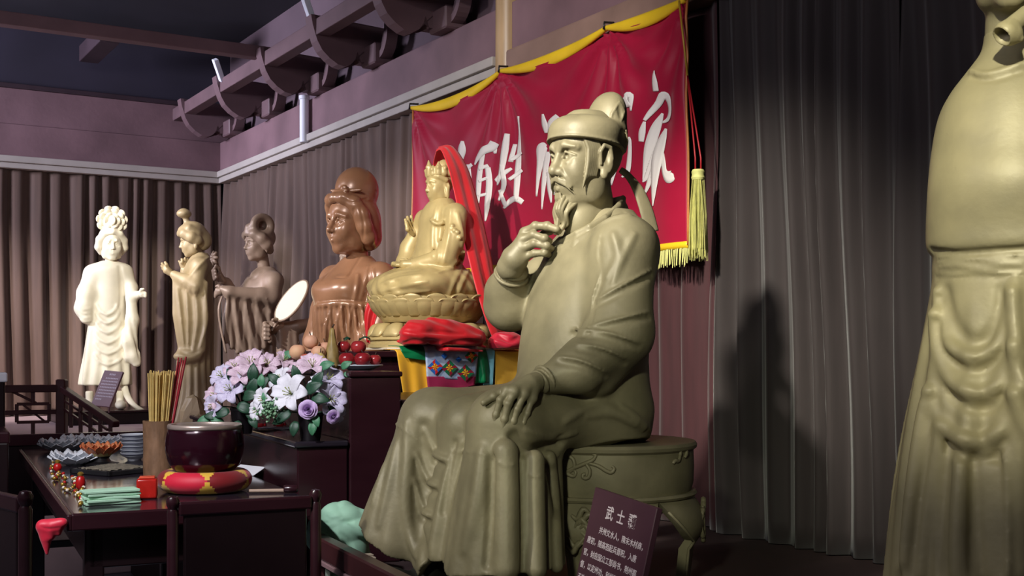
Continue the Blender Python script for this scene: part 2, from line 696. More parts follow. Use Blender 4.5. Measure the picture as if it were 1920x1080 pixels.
def face(S, c, U, R=None, male=False, full=1.0, ears=True, neck=0.85, smile=0.0, nose=1.0, lids=True):
    """a head with neck added to a sculpt: c centre (mid height), U head height, R orientation"""
    R = np.eye(3) if R is None else R
    U3v = np.asarray(U, float) * np.ones(3)
    P = lambda f, l, z: np.asarray(c) + R @ (np.array([f, l, z]) * U3v)
    Ue, U = U3v, float(U3v[:2].mean())
    E = lambda f, l, z, a, b, d, k=0.05, op='add', R2=None: S.ell(P(f, l, z), np.array([a, b, d]) * Ue, k * U, R if R2 is None else R @ R2, op)
    K = lambda p, q, ra, rb=None, k=0.03, op='add': S.cap(P(*p), P(*q), ra * U, (ra if rb is None else rb) * U, k * U, op)
    E(-.05, 0, .12, .40, .325, .37)
    E(.075, 0, -.14, .28 * full, .255 * full, .34, .08)
    E(.17, 0, -.36, .12, .115 * full, .10, .10)                      # jaw
    K((.245, -.03, -.42), (.245, .03, -.42), .06, k=.07)               # chin
    for sg in (-1, 1):
        E(.215, sg * .15 * full, -.12, .10, .085, .11, .10)            # cheek
        E(.02, sg * .20 * full, -.30, .12, .07, .12, .12)              # jaw angle
        E(.378, sg * .125, .008, .10, .105, .075, .045, 'cut')         # socket
        E(.254, sg * .125, -.002, .074, .074, .062, .010)               # eyeball
        K((.305, sg * .035, .088), (.326, sg * .10, .114), .026, .03, .045)  # brow
        K((.326, sg * .10, .114), (.255, sg * .215, .075), .03, .024, .045)
        if lids:
            K((.312, sg * .055, -.004), (.334, sg * .12, .042), .012, .016, .008)
            K((.334, sg * .12, .042), (.274, sg * .205, .006), .016, .012, .008)
            K((.312, sg * .065, -.030), (.324, sg * .125, -.050), .008, .010, .012)
            K((.324, sg * .125, -.050), (.276, sg * .19, -.020), .010, .008, .012)
            E(.330, sg * .128, .002, .022, .024, .026, .006, 'cut')    # carved pupil
    n = nose
    K((.318, 0, .07), (.405, 0, -.105), .026 * n, .040 * n, .05)          # nose bridge
    E(.405, 0, -.125, .052 * n, .048 * n, .042 * n, .03)
    for sg in (-1, 1):
        E(.365, sg * .05 * n, -.14, .042 * n, .032 * n, .034 * n, .025)
        E(.375, sg * .028 * n, -.172, .02, .014, .014, .01, 'cut')
    # mouth
    E(.285, 0, -.255, .075, .12, .075, .06)
    K((.355, 0, -.232), (.318, .085, -.242 + smile), .022, .010, .02)
    K((.355, 0, -.232), (.318, -.085, -.242 + smile), .022, .010, .02)
    K((.350, 0, -.282), (.318, .06, -.270 + smile), .026, .012, .02)
    K((.350, 0, -.282), (.318, -.06, -.270 + smile), .026, .012, .02)
    K((.378, -.045, -.256), (.378, .045, -.256), .008, k=.012, op='cut')
    if ears:
        for sg in (-1, 1):
            R2 = rotm(sg * -0.35, 0.12, sg * .12)
            E(-.06, sg * .325, -.03, .085, .028, .145, .03, 'add', R2)
            E(-.055, sg * .352, -.01, .045, .022, .075, .02, 'cut', R2)
            E(-.035, sg * .325, -.16, .042, .026, .05, .03)
    if neck:
        K((-.10, 0, -.30), (-.16, 0, -neck), .20 if male else .165, .22 if male else .18, .08)
    return P


def hand(S, joints, rad, palm, k, pr):
    """fingers: lists of joint points; palm: points of the palm slab joined with radius pr"""
    for i in range(len(palm) - 1):
        S.cap(palm[i], palm[i + 1], pr[i], pr[i + 1], k * 1.2)
    for J, r in zip(joints, rad):
        n = len(J)
        rr = [r * (1.0 - 0.22 * i / max(n - 1, 1)) for i in range(n)]
        S.chain(J, rr, k=k)
        for q in J[1:-1]:
            S.ell(q, np.array([1.10, 1.10, 1.10]) * r * 0.98, k * 0.5)
# ------------------------------------------------------------------ materials of the hall
M_MAUVE = mat('mauve painted timber', srgb(120, 92, 97), 0.6, var=0.2, scale=2.5, bump=0.1, bscale=30)
M_DKWOOD = mat('dark painted timber', srgb(52, 36, 44), 0.6, var=0.2, scale=3)
M_CORNICE = mat('grey white cornice paint', srgb(176, 168, 160), 0.6, var=0.1, scale=3, bump=0.08)
M_CORNICE2 = mat('warm lit cornice tint', srgb(140, 112, 100), 0.55, var=0.18, scale=4, bump=0.1)  # warm lamp light mixed into the cornice colour
M_CEIL = mat('dark ceiling boards', srgb(30, 27, 38), 0.8, var=0.2, scale=2)
M_WALL = mat('wall plaster', srgb(92, 74, 82), 0.75, var=0.15, scale=2)
M_NAVY = mat('dark upper wall', srgb(44, 39, 54), 0.75, var=0.2, scale=1.5)
M_FLOOR = mat('hall floor tiles', srgb(110, 116, 130), 0.35, var=0.15, scale=3)
M_DAIS = mat('dais carpet', srgb(48, 30, 30), 0.8, var=0.2, scale=20)
M_PINK = mat('pale pink stone platform', srgb(205, 178, 180), 0.45, var=0.06, scale=8)
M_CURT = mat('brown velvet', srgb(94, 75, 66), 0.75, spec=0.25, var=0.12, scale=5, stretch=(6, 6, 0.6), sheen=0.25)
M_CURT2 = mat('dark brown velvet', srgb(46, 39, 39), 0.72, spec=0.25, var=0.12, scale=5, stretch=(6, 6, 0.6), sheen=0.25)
M_CURT3 = mat('red brown velvet', srgb(62, 32, 36), 0.72, spec=0.25, var=0.14, scale=5, stretch=(6, 6, 0.6), sheen=0.25)
M_PILLAR = mat('yellowed pillar wood', srgb(176, 146, 108), 0.4, var=0.22, scale=3, stretch=(5, 5, 0.7))
M_WHITE = mat('white enamel', srgb(226, 228, 236), 0.45, var=0.04)


def wall_box(name, fn, t0, t1, s0, s1, z0, z1, m, bevel=0.004, kind='structure', parent=None):
    c = fn((t0 + t1) / 2, (s0 + s1) / 2, (z0 + z1) / 2)
    axes = (-U3, NR, Z3) if fn is rw else (-V3, NB, Z3)
    return box_obj(name, c, ((t1 - t0) / 2, (s1 - s0) / 2, (z1 - z0) / 2), m, parent, bevel, axes, kind)


ZC0, ZC1, ZB1 = 3.085, 3.19, 3.47
# floor, dais, platform
box_obj('floor', (0, 5, -0.05), (9, 9, 0.05), M_FLOOR, bevel=0, kind='structure')
_Q, _U = np.array([-.646, 4.03]), np.array([-0.426, 0.905])
_e0, _e1 = _Q - _U * 5.0, _Q + _U * 9.0
_w0, _w1 = rw(14.0, -0.3, 0), rw(-0.3, -0.3, 0)
bm = bmesh.new()
bm_prism(bm, [(_w0[0], _w0[1]), (_w1[0], _w1[1]), (_e1[0], _e1[1]), (_e0[0], _e0[1])], DAIS, Matrix.Identity(4))
tag(from_bm('floor_dais', bm, M_DAIS), kind='structure')
wall_box('floor_platform', bw, -0.3, 7.0, -0.3, 2.75, 0.0, PLAT, M_PINK, 0.01)
# walls
wall_box('wall_right', rw, -0.4, 12.0, -0.40, -0.14, 0.0, 4.4, M_WALL, 0)
wall_box('wall_back', bw, -0.4, 7.0, -0.40, -0.14, 0.0, 4.4, M_NAVY, 0)
box_obj('ceiling', (0, 6, 4.45), (9, 9, 0.05), M_CEIL, bevel=0, kind='structure')
# beams and cornices
wall_box('trim_1', rw, -0.1, 12.0, -0.14, 0.0, ZC1 - 0.03, ZB1, M_MAUVE, 0.006)
wall_box('trim_2', bw, -0.1, 7.0, -0.14, 0.0, ZC1 - 0.03, ZB1, M_MAUVE, 0.006)
wall_box('trim_3', rw, -0.02, 5.17, -0.10, 0.045, ZC0 + 0.05, ZC1, M_CORNICE, 0.006)
wall_box('trim_4', rw, -0.02, 5.17, -0.12, 0.02, ZC0, ZC0 + 0.05, M_CORNICE, 0.006)
wall_box('trim_5', bw, -0.02, 7.0, -0.10, 0.045, ZC0 + 0.05, ZC1, M_CORNICE, 0.006)
wall_box('trim_6', bw, -0.02, 7.0, -0.12, 0.02, ZC0, ZC0 + 0.05, M_CORNICE, 0.006)
wall_box('trim_7', rw, 5.32, 12.0, -0.10, 0.045, ZC0 - 0.02, ZC1, M_CORNICE2, 0.012)
wall_box('trim_8', bw, -0.1, 7.0, -0.16, -0.06, ZB1 + 0.01, 3.79, M_MAUVE, 0.006)
wall_box('trim_9', bw, -0.1, 7.0, -0.14, -0.04, 3.79, 3.83, M_DKWOOD, 0.004)
# long ceiling purlin parallel to the back wall, meeting the bracket purlin
p0 = np.array([-1.82, 9.2, 3.775])
c = p0 - V3 * 2.6
box_obj('trim_10', c, (2.62, 0.055, 0.045), M_MAUVE, bevel=0.006, axes=(V3, U3, Z3), kind='structure')
# dark stub of a roof beam behind it
q = on_back(185, 84, 0.55)
box_obj('trim_11', q, (0.08, 0.4, 0.07), M_DKWOOD, bevel=0.006, axes=(V3, U3, Z3), kind='structure')
# pillar (engaged column) beside the banner
bm = bmesh.new()
pc = rw(5.246, -0.02, 0)
bm_lathe(bm, [(0, 2.9), (0.078, 2.9), (0.075, 3.2), (0.072, 4.4), (0, 4.4)], 40, (pc[0], pc[1], 0))
tag(from_bm('pillar', bm, M_PILLAR, sm='auto'), kind='structure')


# ------------------------------------------------------------------ roof brackets along the right wall
def bracket(t, label):
    o = rw(t, 0, ZB1)
    th = thing('roof_bracket', label, 'bracket', o, 0, 'curved timber brackets along the right wall')
    Mi = Matrix.Translation(Vector(o)).inverted()
    # block on the beam
    bm = bmesh.new()
    M = mtx((0, 0, 0), -U3, NR, Z3)
    bm_box(bm, (0.0, 0.0, 0.07), (0.11, 0.075, 0.07), M, 0.01)
    from_bm('block', bm, M_BRK, th)
    # arm reaching into the room with an S-curved belly
    prof = [(-.12, .03), (.10, .03), (.125, .10), (.14, .05), (.17, .01), (.22, -.015), (.27, -.005), (.33, .03), (.385, .08), (.42, .14),
            (.44, .20), (.455, .25), (.465, .31), (.44, .31), (.435, .285), (-.12, .285)]
    bm = bmesh.new()
    M = mtx(-U3 * -0.055, NR, Z3, np.cross(NR, Z3))
    bm_prism(bm, prof, 0.11, M)
    from_bm('curved_arm', bm, M_BRK, th)
    # arms curling along the wall on both sides
    for sg in (-1, 1):
        outer, inner = [], []
        for i in range(11):
            a = -math.pi / 2 + (math.pi * 0.62) * i / 10
            outer.append((sg * (0.09 + 0.15 * math.cos(a)), 0.20 + 0.17 * math.sin(a)))
            inner.append((sg * (0.09 + 0.105 * math.cos(a)), 0.20 + 0.125 * math.sin(a)))
        poly = outer + inner[::-1]
        if sg < 0: poly = poly[::-1]
        bm = bmesh.new()
        M = mtx(NR * -0.04, -U3, Z3, NR)
        bm_prism(bm, poly, 0.08, M)
        from_bm('side_arm', bm, M_BRK, th)
    return th


M_BRK = mat('bracket paint', srgb(104, 80, 84), 0.6, var=0.15, scale=4)
names = ['roof bracket in the dark corner, farthest from the banner', 'second roof bracket from the corner, by the end of the long purlin',
         'middle roof bracket above the white wall conduit', 'fourth roof bracket from the corner, between conduit and pillar',
         'roof bracket right beside the yellowed pillar']
for t, nm in zip((0.38, 1.42, 2.50, 3.52, 4.55), names):
    bracket(t, nm)
wall_box('trim_12', rw, -0.1, 5.2, 0.33, 0.43, 3.645, 3.755, M_BRK, 0.006)
# white struts standing up from the purlin
for i, (a, b) in enumerate((((417, 152), (403, 111)), ((586, 40), (571, -5)))):
    P0 = on_right(a[0], a[1], 0.42)
    P1 = on_right(b[0], b[1], 0.50)
    ax = (P1 - P0) / np.linalg.norm(P1 - P0)
    bx = np.cross(ax, NR); bx /= np.linalg.norm(bx)
    by = np.cross(bx, ax)
    o = box_obj('ceiling_strut', (P0 + P1) / 2, (0.036, 0.02, np.linalg.norm(P1 - P0) / 2), M_WHITE, bevel=0.004, axes=(bx, by, ax))
    tag(o, ('white strut on the purlin near the dark corner', 'white strut on the purlin cut by the top edge')[i], 'strut')
# white conduit on the beam
bm = bmesh.new()
pc = rw(2.275, 0.05, 0)
bm_lathe(bm, [(0, 3.13), (0.036, 3.13), (0.036, 3.46), (0.042, 3.465), (0.042, 3.49), (0, 3.49)], 20, (pc[0], pc[1], 0))
tag(from_bm('wall_conduit', bm, M_WHITE, sm='auto'), 'short white pipe fixed upright on the mauve beam', 'pipe')


# ------------------------------------------------------------------ curtains
def curtain(name, fn, t0, t1, z0, z1, m, label, spacing=0.13, amp=0.045, seed=1, s0=-0.055, lean=0.0, cat='curtain'):
    rnd = random.Random(seed)
    # fold centres with irregular spacing
    ph = [0.0]
    xs = [t0]
    while xs[-1] < t1 + 0.3:
        xs.append(xs[-1] + spacing * rnd.uniform(0.6, 1.5))
        ph.append(ph[-1] + 2 * math.pi)
    am = [rnd.uniform(0.5, 1.15) for _ in xs]
    n = int((t1 - t0) / spacing * 16)
    nz = 26
    T = np.linspace(t0, t1, n)
    bm = bmesh.new()
    k1, k2 = rnd.uniform(0, 6), rnd.uniform(0, 6)

    def pt(i, j):
        t = T[i]
        w = j / (nz - 1)
        z = z1 + (z0 - z1) * w
        tt = t + lean * (w - 0.5) + 0.03 * math.sin(2.2 * w + 1.7 * t + k1) * w
        tt = min(max(tt, t0), xs[-1])
        p = np.interp(tt, xs, ph)
        a = np.interp(tt, xs, am)
        g = amp * (0.55 + 0.45 * min(w * 2.2, 1)) * a
        s = s0 + g * (math.cos(p) * 0.9 + 0.16 * math.cos(2 * p + k2) + 0.04 * math.sin(3 * p + k1))
        s += 0.012 * math.sin(3.1 * z + 5 * t)
        return fn(t, s, z)
    bm_grid(bm, pt, n, nz)
    o = from_bm(name, bm, m, sm=True)
    md = o.modifiers.new('thickness', 'SOLIDIFY')
    md.thickness = 0.004
    return tag(o, label, cat, 'velvet curtains around the hall')


curtain('velvet_curtain', bw, -0.02, 6.5, PLAT + 0.005, 3.12, M_CURT, 'brown velvet curtain across the back wall behind the white lady', 0.135, 0.042, 3)
curtain('velvet_curtain', rw, 0.02, 4.42, DAIS + 0.005, 3.10, M_CURT, 'brown velvet curtain on the long wall behind bust and dark lady', 0.15, 0.042, 5)
curtain('velvet_curtain', rw, 4.44, 7.0, DAIS + 0.005, 3.08, M_CURT3, 'reddish dark curtain hanging behind the crimson banner', 0.17, 0.035, 9, s0=-0.07)
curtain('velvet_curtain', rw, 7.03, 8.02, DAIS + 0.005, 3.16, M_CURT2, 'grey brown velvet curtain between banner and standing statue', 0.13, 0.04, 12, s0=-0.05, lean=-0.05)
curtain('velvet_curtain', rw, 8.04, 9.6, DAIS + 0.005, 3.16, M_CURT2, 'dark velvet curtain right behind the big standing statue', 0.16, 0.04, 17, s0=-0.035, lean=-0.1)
# ------------------------------------------------------------------ seated bronze scholar
M_BRONZE = mat('olive bronze', srgb(126, 118, 93), 0.50, metal=0.1, spec=0.35, var=0.2, scale=7, bump=0.08, bscale=60)
WALLANG = math.pi + ROOM_ANGLE               # facing out of the right wall


def seated_scholar():
    fr = Frame(1110, 4.0, DAIS, WALLANG)
    th = thing('seated_statue', 'olive bronze seated scholar stroking his beard, hand on knee', 'statue', fr.o, fr.ang)
    p = fr.p
    k = 0.05
    S = Sculpt((-0.45, -0.48, -0.05), (0.98, 0.52, 1.36), 0.0055, fr)
    px = lambda v: v * 4.0 / FPX

    def lv(x, y, a, b):
        c = p(x, y, 0)
        return (c[2], c[0], 0.0, a, b)
    S.loft([lv(1140, 395, .085, .085), lv(1136, 420, .105, .15), lv(1128, 448, .135, .225), lv(1112, 520, .17, .245), lv(1099, 600, .195, .24), lv(1092, 680, .205, .24),
            lv(1093, 740, .20, .25), lv(1100, 815, .18, .24)], k=0.03)
    # hips and lap
    S.ell(p(1090, 768, 0), (.22, .25, .11), k)
    S.cap(p(1168, 700, .05), p(1186, 800, .08), px(40), px(30), k)
    # thighs
    S.cap(p(1110, 778, .13), p(948, 790, .20), px(54), px(54), k)
    S.cap(p(1100, 765, -.13), p(812, 788, -.20), px(60), px(56), k)
    S.cap(p(1030, 770, 0), p(880, 790, 0), px(60), px(48), .09)
    # skirts over the shins
    S.cap(p(812, 792, -.20), p(752, 1010, -.25), px(57), px(84), k)
    S.cap(p(942, 800, .20), p(942, 1110, .20), px(58), px(108), k)
    S.cap(p(872, 810, 0), p(850, 1060, 0), px(40), px(66), .06)
    S.cap(p(1010, 840, .16), p(1015, 1080, .18), px(40), px(42), k)
    # left arm, nearer the camera
    S.ell(p(1170, 468, .20), (px(58), px(56), px(62)), k)
    S.cap(p(1172, 470, .21), p(1163, 622, .27), px(52), px(57), k)
    S.cap(p(1163, 622, .27), p(1085, 690, .27), px(57), px(42), .03)
    S.cap(p(1085, 690, .27), p(1022, 712, .25), px(42), px(23), .03)
    # hanging sleeve mass behind the elbow
    S.cap(p(1165, 640, .25), p(1120, 705, .24), px(46), px(36), .03)
    # right arm, raised to the beard
    S.ell(p(1088, 470, -.21), (px(48), px(50), px(54)), k)
    S.cap(p(1075, 480, -.23), p(955, 575, -.27), px(46), px(46), .03)
    S.cap(p(955, 570, -.27), p(962, 508, -.16), px(47), px(27), .03)
    S.cap(p(948, 545, -.24), p(960, 575, -.24), px(40), px(42), .03)
    # folds in the skirts as a gentle ripple that follows the shins
    def rip(X, Y, Z):
        w = np.clip((0.50 - Z) / 0.25, 0, 1)
        return w * (0.004 * np.sin(Y * 46 + X * 16 + 1.0) + 0.003 * np.sin(Y * 83 - X * 26)) * np.ones_like(X + Y + Z)
    S.disp(rip, (-0.1, -0.48, -0.05), (0.98, 0.52, 0.56))
    # hem: cut along a slanting line
    ls = np.array([-.40, -.25, -.12, -.03, .02, .10, .18, .30, .5])
    ys = np.array([955, 985, 1050, 1078, 1046, 1050, 1075, 1078, 1078])
    zs = np.array([(EYE + (HOR - y) / FPX * (fr.wor((0.55, l, 0))[1]) - DAIS) for l, y in zip(ls, ys)])
    S.cutfn(lambda X, Y, Z: (np.interp(Y.ravel(), ls, zs)[None, :, None] - Z) * np.ones_like(X))
    # hollow under the hem
    S.cap(p(850, 1085, 0), p(860, 1150, 0), px(52), px(70), .02, 'cut')
    # fold lines traced on the surface
    R = S.ridge
    # sleeve and shoulder creases, crisp
    for pts in ([(1124, 440), (1120, 480), (1125, 515), (1113, 555), (1107, 590), (1097, 625)],
                [(1222, 506), (1165, 537), (1118, 563)], [(1217, 585), (1165, 597), (1104, 612)],
                [(1072, 617), (1135, 624), (1197, 642)], [(1084, 645), (1130, 654), (1172, 673)],
                [(1046, 669), (1089, 677), (1136, 698)]):
        R(pts, 3.8, k=3, sink=-.25)
        R([(x, y + 10) for x, y in pts], 4, k=8, op='cut')
    for pts, r in (([(1150, 440), (1160, 480), (1140, 520)], 6), ([(1190, 440), (1170, 480), (1150, 530)], 5),
                   ([(1060, 790), (1120, 760), (1190, 790)], 6), ([(1100, 780), (1150, 775), (1205, 803)], 6), ([(1165, 762), (1195, 785), (1218, 806)], 5)):
        R(pts, r)
    # hollow between knee and seat, with the cloth caught over it
    R([(968, 822), (1004, 846), (1052, 832)], 15, k=6, op='cut', taper=False)
    R([(985, 806), (1030, 820), (1080, 812)], 6, k=5)
    R([(972, 838), (1008, 866), (1046, 852)], 6, k=5)
    # valley and swags between the shins
    R([(792, 800), (788, 880), (786, 970), (792, 1045)], 12, k=14, op='cut')
    for pts, r in (([(795, 805), (806, 835), (822, 856), (842, 863)], 8), ([(780, 850), (792, 885), (806, 905), (824, 912)], 8),
                   ([(776, 900), (786, 940), (798, 962), (812, 968)], 8)):
        R(pts, r, k=5, sink=.1)
        R([(x - 2, y + 13) for x, y in pts], r * .7, k=6, op='cut')
    for pts, r in (([(763, 792), (764, 860), (760, 960), (782, 1045)], 9), ([(745, 830), (732, 900), (712, 985)], 8), ([(722, 870), (700, 945)], 6)):
        R(pts, r, k=9)
    # heavy falling folds of the near skirt
    for pts, r in (([(868, 830), (842, 900), (818, 1000), (812, 1040)], 10), ([(905, 845), (897, 930), (874, 1030)], 12)):
        R(pts, r, k=14)
    for pts, r in (([(948, 846), (950, 930), (950, 1066)], 21), ([(1002, 862), (1003, 940), (1006, 1068)], 17), ([(1030, 856), (1038, 940), (1044, 1062)], 11)):
        R(pts, r, k=4, sink=.1, taper=False)
    for pts, r in (([(976, 850), (979, 930), (981, 1070)], 6), ([(1022, 870), (1026, 950), (1029, 1064)], 5), ([(922, 860), (920, 950), (912, 1060)], 8),
                   ([(830, 960), (842, 880), (852, 830)], 6)):
        R(pts, r, k=4, op='cut', taper=False)
    # seam around the skirt
    R([(742, 795), (770, 815), (790, 832)], 2.2, k=2, taper=False)
    R([(850, 848), (890, 848), (925, 858)], 2.2, k=2, taper=False)
    R([(935, 868), (950, 872), (964, 872)], 2.2, k=2, taper=False)
    R([(992, 890), (1004, 893), (1014, 892)], 2.2, k=2, taper=False)
    # collar seam
    R([(1043, 463), (1065, 452), (1100, 432), (1140, 405), (1170, 398)], 3.0, op='cut', taper=False)
    R([(1043, 469), (1066, 458), (1102, 439), (1143, 412), (1180, 404)], 4.0, taper=False)
    # belly shadow line against the raised arm and chest pleats
    R([(1040, 475), (1010, 525), (992, 560)], 4)
    robe = S.mesh('robe', M_BRONZE, th, it=1)
    # standing collar
    C = Sculpt((-0.30, -0.25, 0.95), (0.25, 0.25, 1.40), 0.004, fr)
    ring = [p(x, y, l) for x, y, l in ((1062, 448, 0), (1082, 437, .05), (1105, 425, .088), (1135, 408, .10), (1160, 385, .06), (1168, 372, 0), (1150, 376, -.07), (1115, 400, -.09), (1080, 425, -.06), (1062, 448, 0))]
    ring2 = [q + np.array([0, 0, -0.03]) for q in ring]
    C.chain(ring, 0.010, kk=0.004)
    C.chain(ring2, 0.016, k=0.015, kk=0.004)
    C.chain([q + np.array([0, 0, -0.055]) for q in ring], 0.022, k=0.015, kk=0.004)
    C.mesh('collar', M_BRONZE, th)
    # ---------------------------------------------------------------- head
    Uv = np.array([.315, .315, .355])
    U = .315
    hc = p(1096, 300, 0)
    Rh = rotm(0.05, 0.03)
    H = Sculpt(hc + np.array([-.20, -.17, -.33]), hc + np.array([.20, .17, .16]), 0.0023, fr)
    P = face(H, hc, Uv, Rh, male=True, full=1.04, neck=0.72, nose=1.12, ears=False)
    for sg in (-1, 1):
        # heavy brows, eye bags, cheek folds
        H.chain([P(.345, sg * .045, .062), P(.352, sg * .10, .105), P(.285, sg * .215, .085)], [.016 * U, .022 * U, .012 * U], k=.02 * U)
        H.chain([P(.372, sg * .075, -.12), P(.345, sg * .12, -.19), P(.30, sg * .15, -.27)], [.010 * U, .016 * U, .010 * U], k=.03 * U)
        H.chain([P(.32, sg * .07, -.045), P(.325, sg * .13, -.06), P(.28, sg * .19, -.035)], [.008 * U, .012 * U, .008 * U], k=.03 * U)
        # moustache, drooping
        for q in range(3):
            d = .014 * (q - 1)
            H.chain([P(.395, sg * .010, -.195 + d), P(.385, sg * .06, -.212 + d), P(.345, sg * .12, -.245 + 1.4 * d), P(.295, sg * .165, -.30 + 2 * d)],
                    [.013 * U, .018 * U, .014 * U, .004 * U], k=.006 * U)
        # hair and sideburns in front of the ear, combed strands
        for j in range(6):
            x = .185 - .024 * j
            H.chain([P(x + .01, sg * (.262 + .010 * j), .17), P(x - .025, sg * (.285 + .006 * j), .06), P(x - .01, sg * .290, -.06), P(x + .015, sg * .280, -.18), P(x + .05, sg * .255, -.31 + .025 * j)],
                    [.020 * U, .026 * U, .024 * U, .020 * U, .005 * U], k=.005 * U)
        # ears, long lobed
        R2 = Rh @ rotm(sg * -0.5, 0.10, sg * .10)
        ef = .09
        H.ell(P(-.10 + ef, sg * .335, -.04), np.array([.085, .03, .145]) * U, .02 * U, R2)
        H.chain([P(-.04 + ef, sg * .345, -.08), P(-.03 + ef, sg * .352, .03), P(-.07 + ef, sg * .366, .09), P(-.14 + ef, sg * .376, .07), P(-.165 + ef, sg * .37, -.03), P(-.12 + ef, sg * .35, -.13)],
                [.015 * U, .021 * U, .023 * U, .023 * U, .021 * U, .017 * U], k=.008 * U)
        H.ell(P(-.09 + ef, sg * .37, -.015), np.array([.04, .03, .08]) * U, .012 * U, R2, 'cut')
        H.ell(P(-.075 + ef, sg * .34, -.17), np.array([.040, .026, .050]) * U, .02 * U, R2)
    H.ell(P(.04, 0, -.56), np.array([.22, .19, .26]) * U, .05 * U)
    H.mesh('head', M_BRONZE, th, it=1)
    # beard running down into the hand
    B = Sculpt(hc + np.array([-.01, -.07, -.30]), hc + np.array([.18, .08, -.07]), 0.0021, fr)
    tip = p(1046, 434, 0.0)
    rnd = random.Random(4)
    for j in range(20):
        a = (j % 5 - 2) / 2
        b = (j // 5) / 3.0
        st = P(.315 - .12 * b, a * (.05 + .06 * b), -.36 - .05 * b)
        wv = .010 * rnd.uniform(-1, 1)
        q1 = st * .62 + tip * .38 + np.array([.012 + wv, a * .012, 0])
        q2 = st * .25 + tip * .75 + np.array([-.004 - wv, a * .012, 0])
        en = tip + np.array([.014 * (0.5 - b), a * .010, .012 * rnd.uniform(-1, 1)])
        C0 = catmull([st, q1, q2, en], 5)
        B.chain(C0, list(np.interp(np.linspace(0, 1, len(C0)), [0, .5, 1], [.0072, .0066, .003])), k=.0022)
    for j in range(5):
        st = P(.36, (j - 2) * .02, -.325)
        B.chain([st, P(.352, (j - 2) * .02, -.37), P(.335, (j - 2) * .022, -.42)], [.003, .006, .004], k=.003)
    B.mesh('beard', M_BRONZE, th, it=1)
    # ---------------------------------------------------------------- cap with a tall back lobe (own tilted axes)
    A = Sculpt((-.22, -.18, -.03), (.18, .18, .30), 0.0032, None)
    A.loft([(0, 0, 0, .130, .121), (.035, 0, 0, .131, .122), (.062, -.002, 0, .124, .116), (.082, -.006, 0, .104, .098), (.094, -.010, 0, .070, .066), (.099, -.012, 0, .03, .025)], k=0)
    A.chain([(.1305 * math.cos(t), .1215 * math.sin(t), .004) for t in np.linspace(0, 2 * math.pi, 40)], .0035, k=.004)
    for sg in (-1, 1):
        A.ell((-.075, sg * .018, .108), (.052, .064, .092), k=.03, R=rotm(0, -0.06))
    A.ell((-.092, 0, .04), (.045, .082, .09), k=.02)
    # leaf-shaped loop on the near side of the lobe, seam at the back
    lobe = lambda x, z: np.array([x + .023, .018 + .064 * math.sqrt(max(0, 1 - ((x + .098) / .052) ** 2 - ((z - .108) / .092) ** 2)), z])
    A.chain([lobe(-.068, .085), lobe(-.066, .110), lobe(-.078, .135), lobe(-.092, .158)], [.003, .0045, .0045, .002], k=.003)
    A.chain([lobe(-.092, .158), lobe(-.110, .128), lobe(-.098, .092)], [.002, .004, .003], k=.003)
    A.ell(lobe(-.090, .122) + np.array([0, .002, 0]), (.010, .008, .022), .005, rotm(0, .25), 'cut')
    A.chain([(-.085, .100, .06), (-.105, .090, .03), (-.118, .066, 0)], .0035, k=.004)
    o = A.mesh('hat', M_BRONZE, th)
    o.location = P(-.015, 0, .125)
    o.rotation_euler = (0, -0.13, 0.05)
    # hat ribbon streaming behind
    bm = bmesh.new()
    ctr = catmull([p(1163, 318, .02), p(1178, 330, .03), p(1196, 355, .06), p(1212, 395, .08), p(1222, 435, .09)], 8)
    wd = [.010, .014, .020, .024, .026]
    n = len(ctr)
    wv = np.interp(np.linspace(0, 4, n), range(5), wd)
    def rib(i, j):
        a = 2 * math.pi * j / 12
        c = ctr[i]
        d = ctr[min(i + 1, n - 1)] - ctr[max(i - 1, 0)]
        d = d / np.linalg.norm(d)
        w = fr.R.T @ np.array([1.0, 0.25, 0.1]); w = w - d * np.dot(w, d); w /= np.linalg.norm(w)
        b = np.cross(d, w)
        return c + w * wv[i] * math.cos(a) + b * 0.005 * math.sin(a)
    vs = bm_grid(bm, lambda i, j: rib(j, i), 12, n, close_u=True)
    bm.faces.new([vs[i][0] for i in range(12)])
    bm.faces.new([vs[i][-1] for i in range(12)][::-1])
    from_bm('hat_ribbon', bm, M_BRONZE, th, sm=True)
    # ---------------------------------------------------------------- left hand on the knee
    r = px(6.6)
    hp = lambda x, y, l: p(x, y, l)
    J = [
        [hp(952, 732, .285), hp(938, 750, .283), hp(930, 778, .275), hp(926, 797, .268)],
        [hp(965, 734, .300), hp(953, 757, .300), hp(946, 786, .292), hp(942, 805, .285)],
        [hp(983, 738, .306), hp(970, 767, .307), hp(963, 790, .300), hp(959, 804, .294)],
        [hp(998, 746, .306), hp(988, 775, .308), hp(981, 792, .303), hp(976, 803, .298)],
        [hp(975, 722, .275), hp(947, 731, .262), hp(926, 743, .255), hp(907, 755, .250)],
    ]
    lo = np.min([np.min(j, 0) for j in J], 0) - .05
    hi = np.max([np.max(j, 0) for j in J], 0) + .06
    L = Sculpt(lo, hi, 0.0024, fr)
    hand(L, J, [r, r * 1.06, r, r * .86, r * 1.1],
         [hp(1014, 714, .262), hp(994, 721, .275), hp(972, 730, .280)], 0.006, [px(17), px(17), px(12)])
    for q, w in ((J[0][0], 9), (J[1][0], 10), (J[2][0], 10), (J[3][0], 9)):
        L.cap(hp(1000, 718, .27), q, px(13), px(w), .010)
    for jj in J[:4]:
        L.ell(jj[-1] + np.array([.004, .006, 0.004]), np.array([.006, .003, .007]), 0.001)
    L.mesh('hand', M_BRONZE, th)
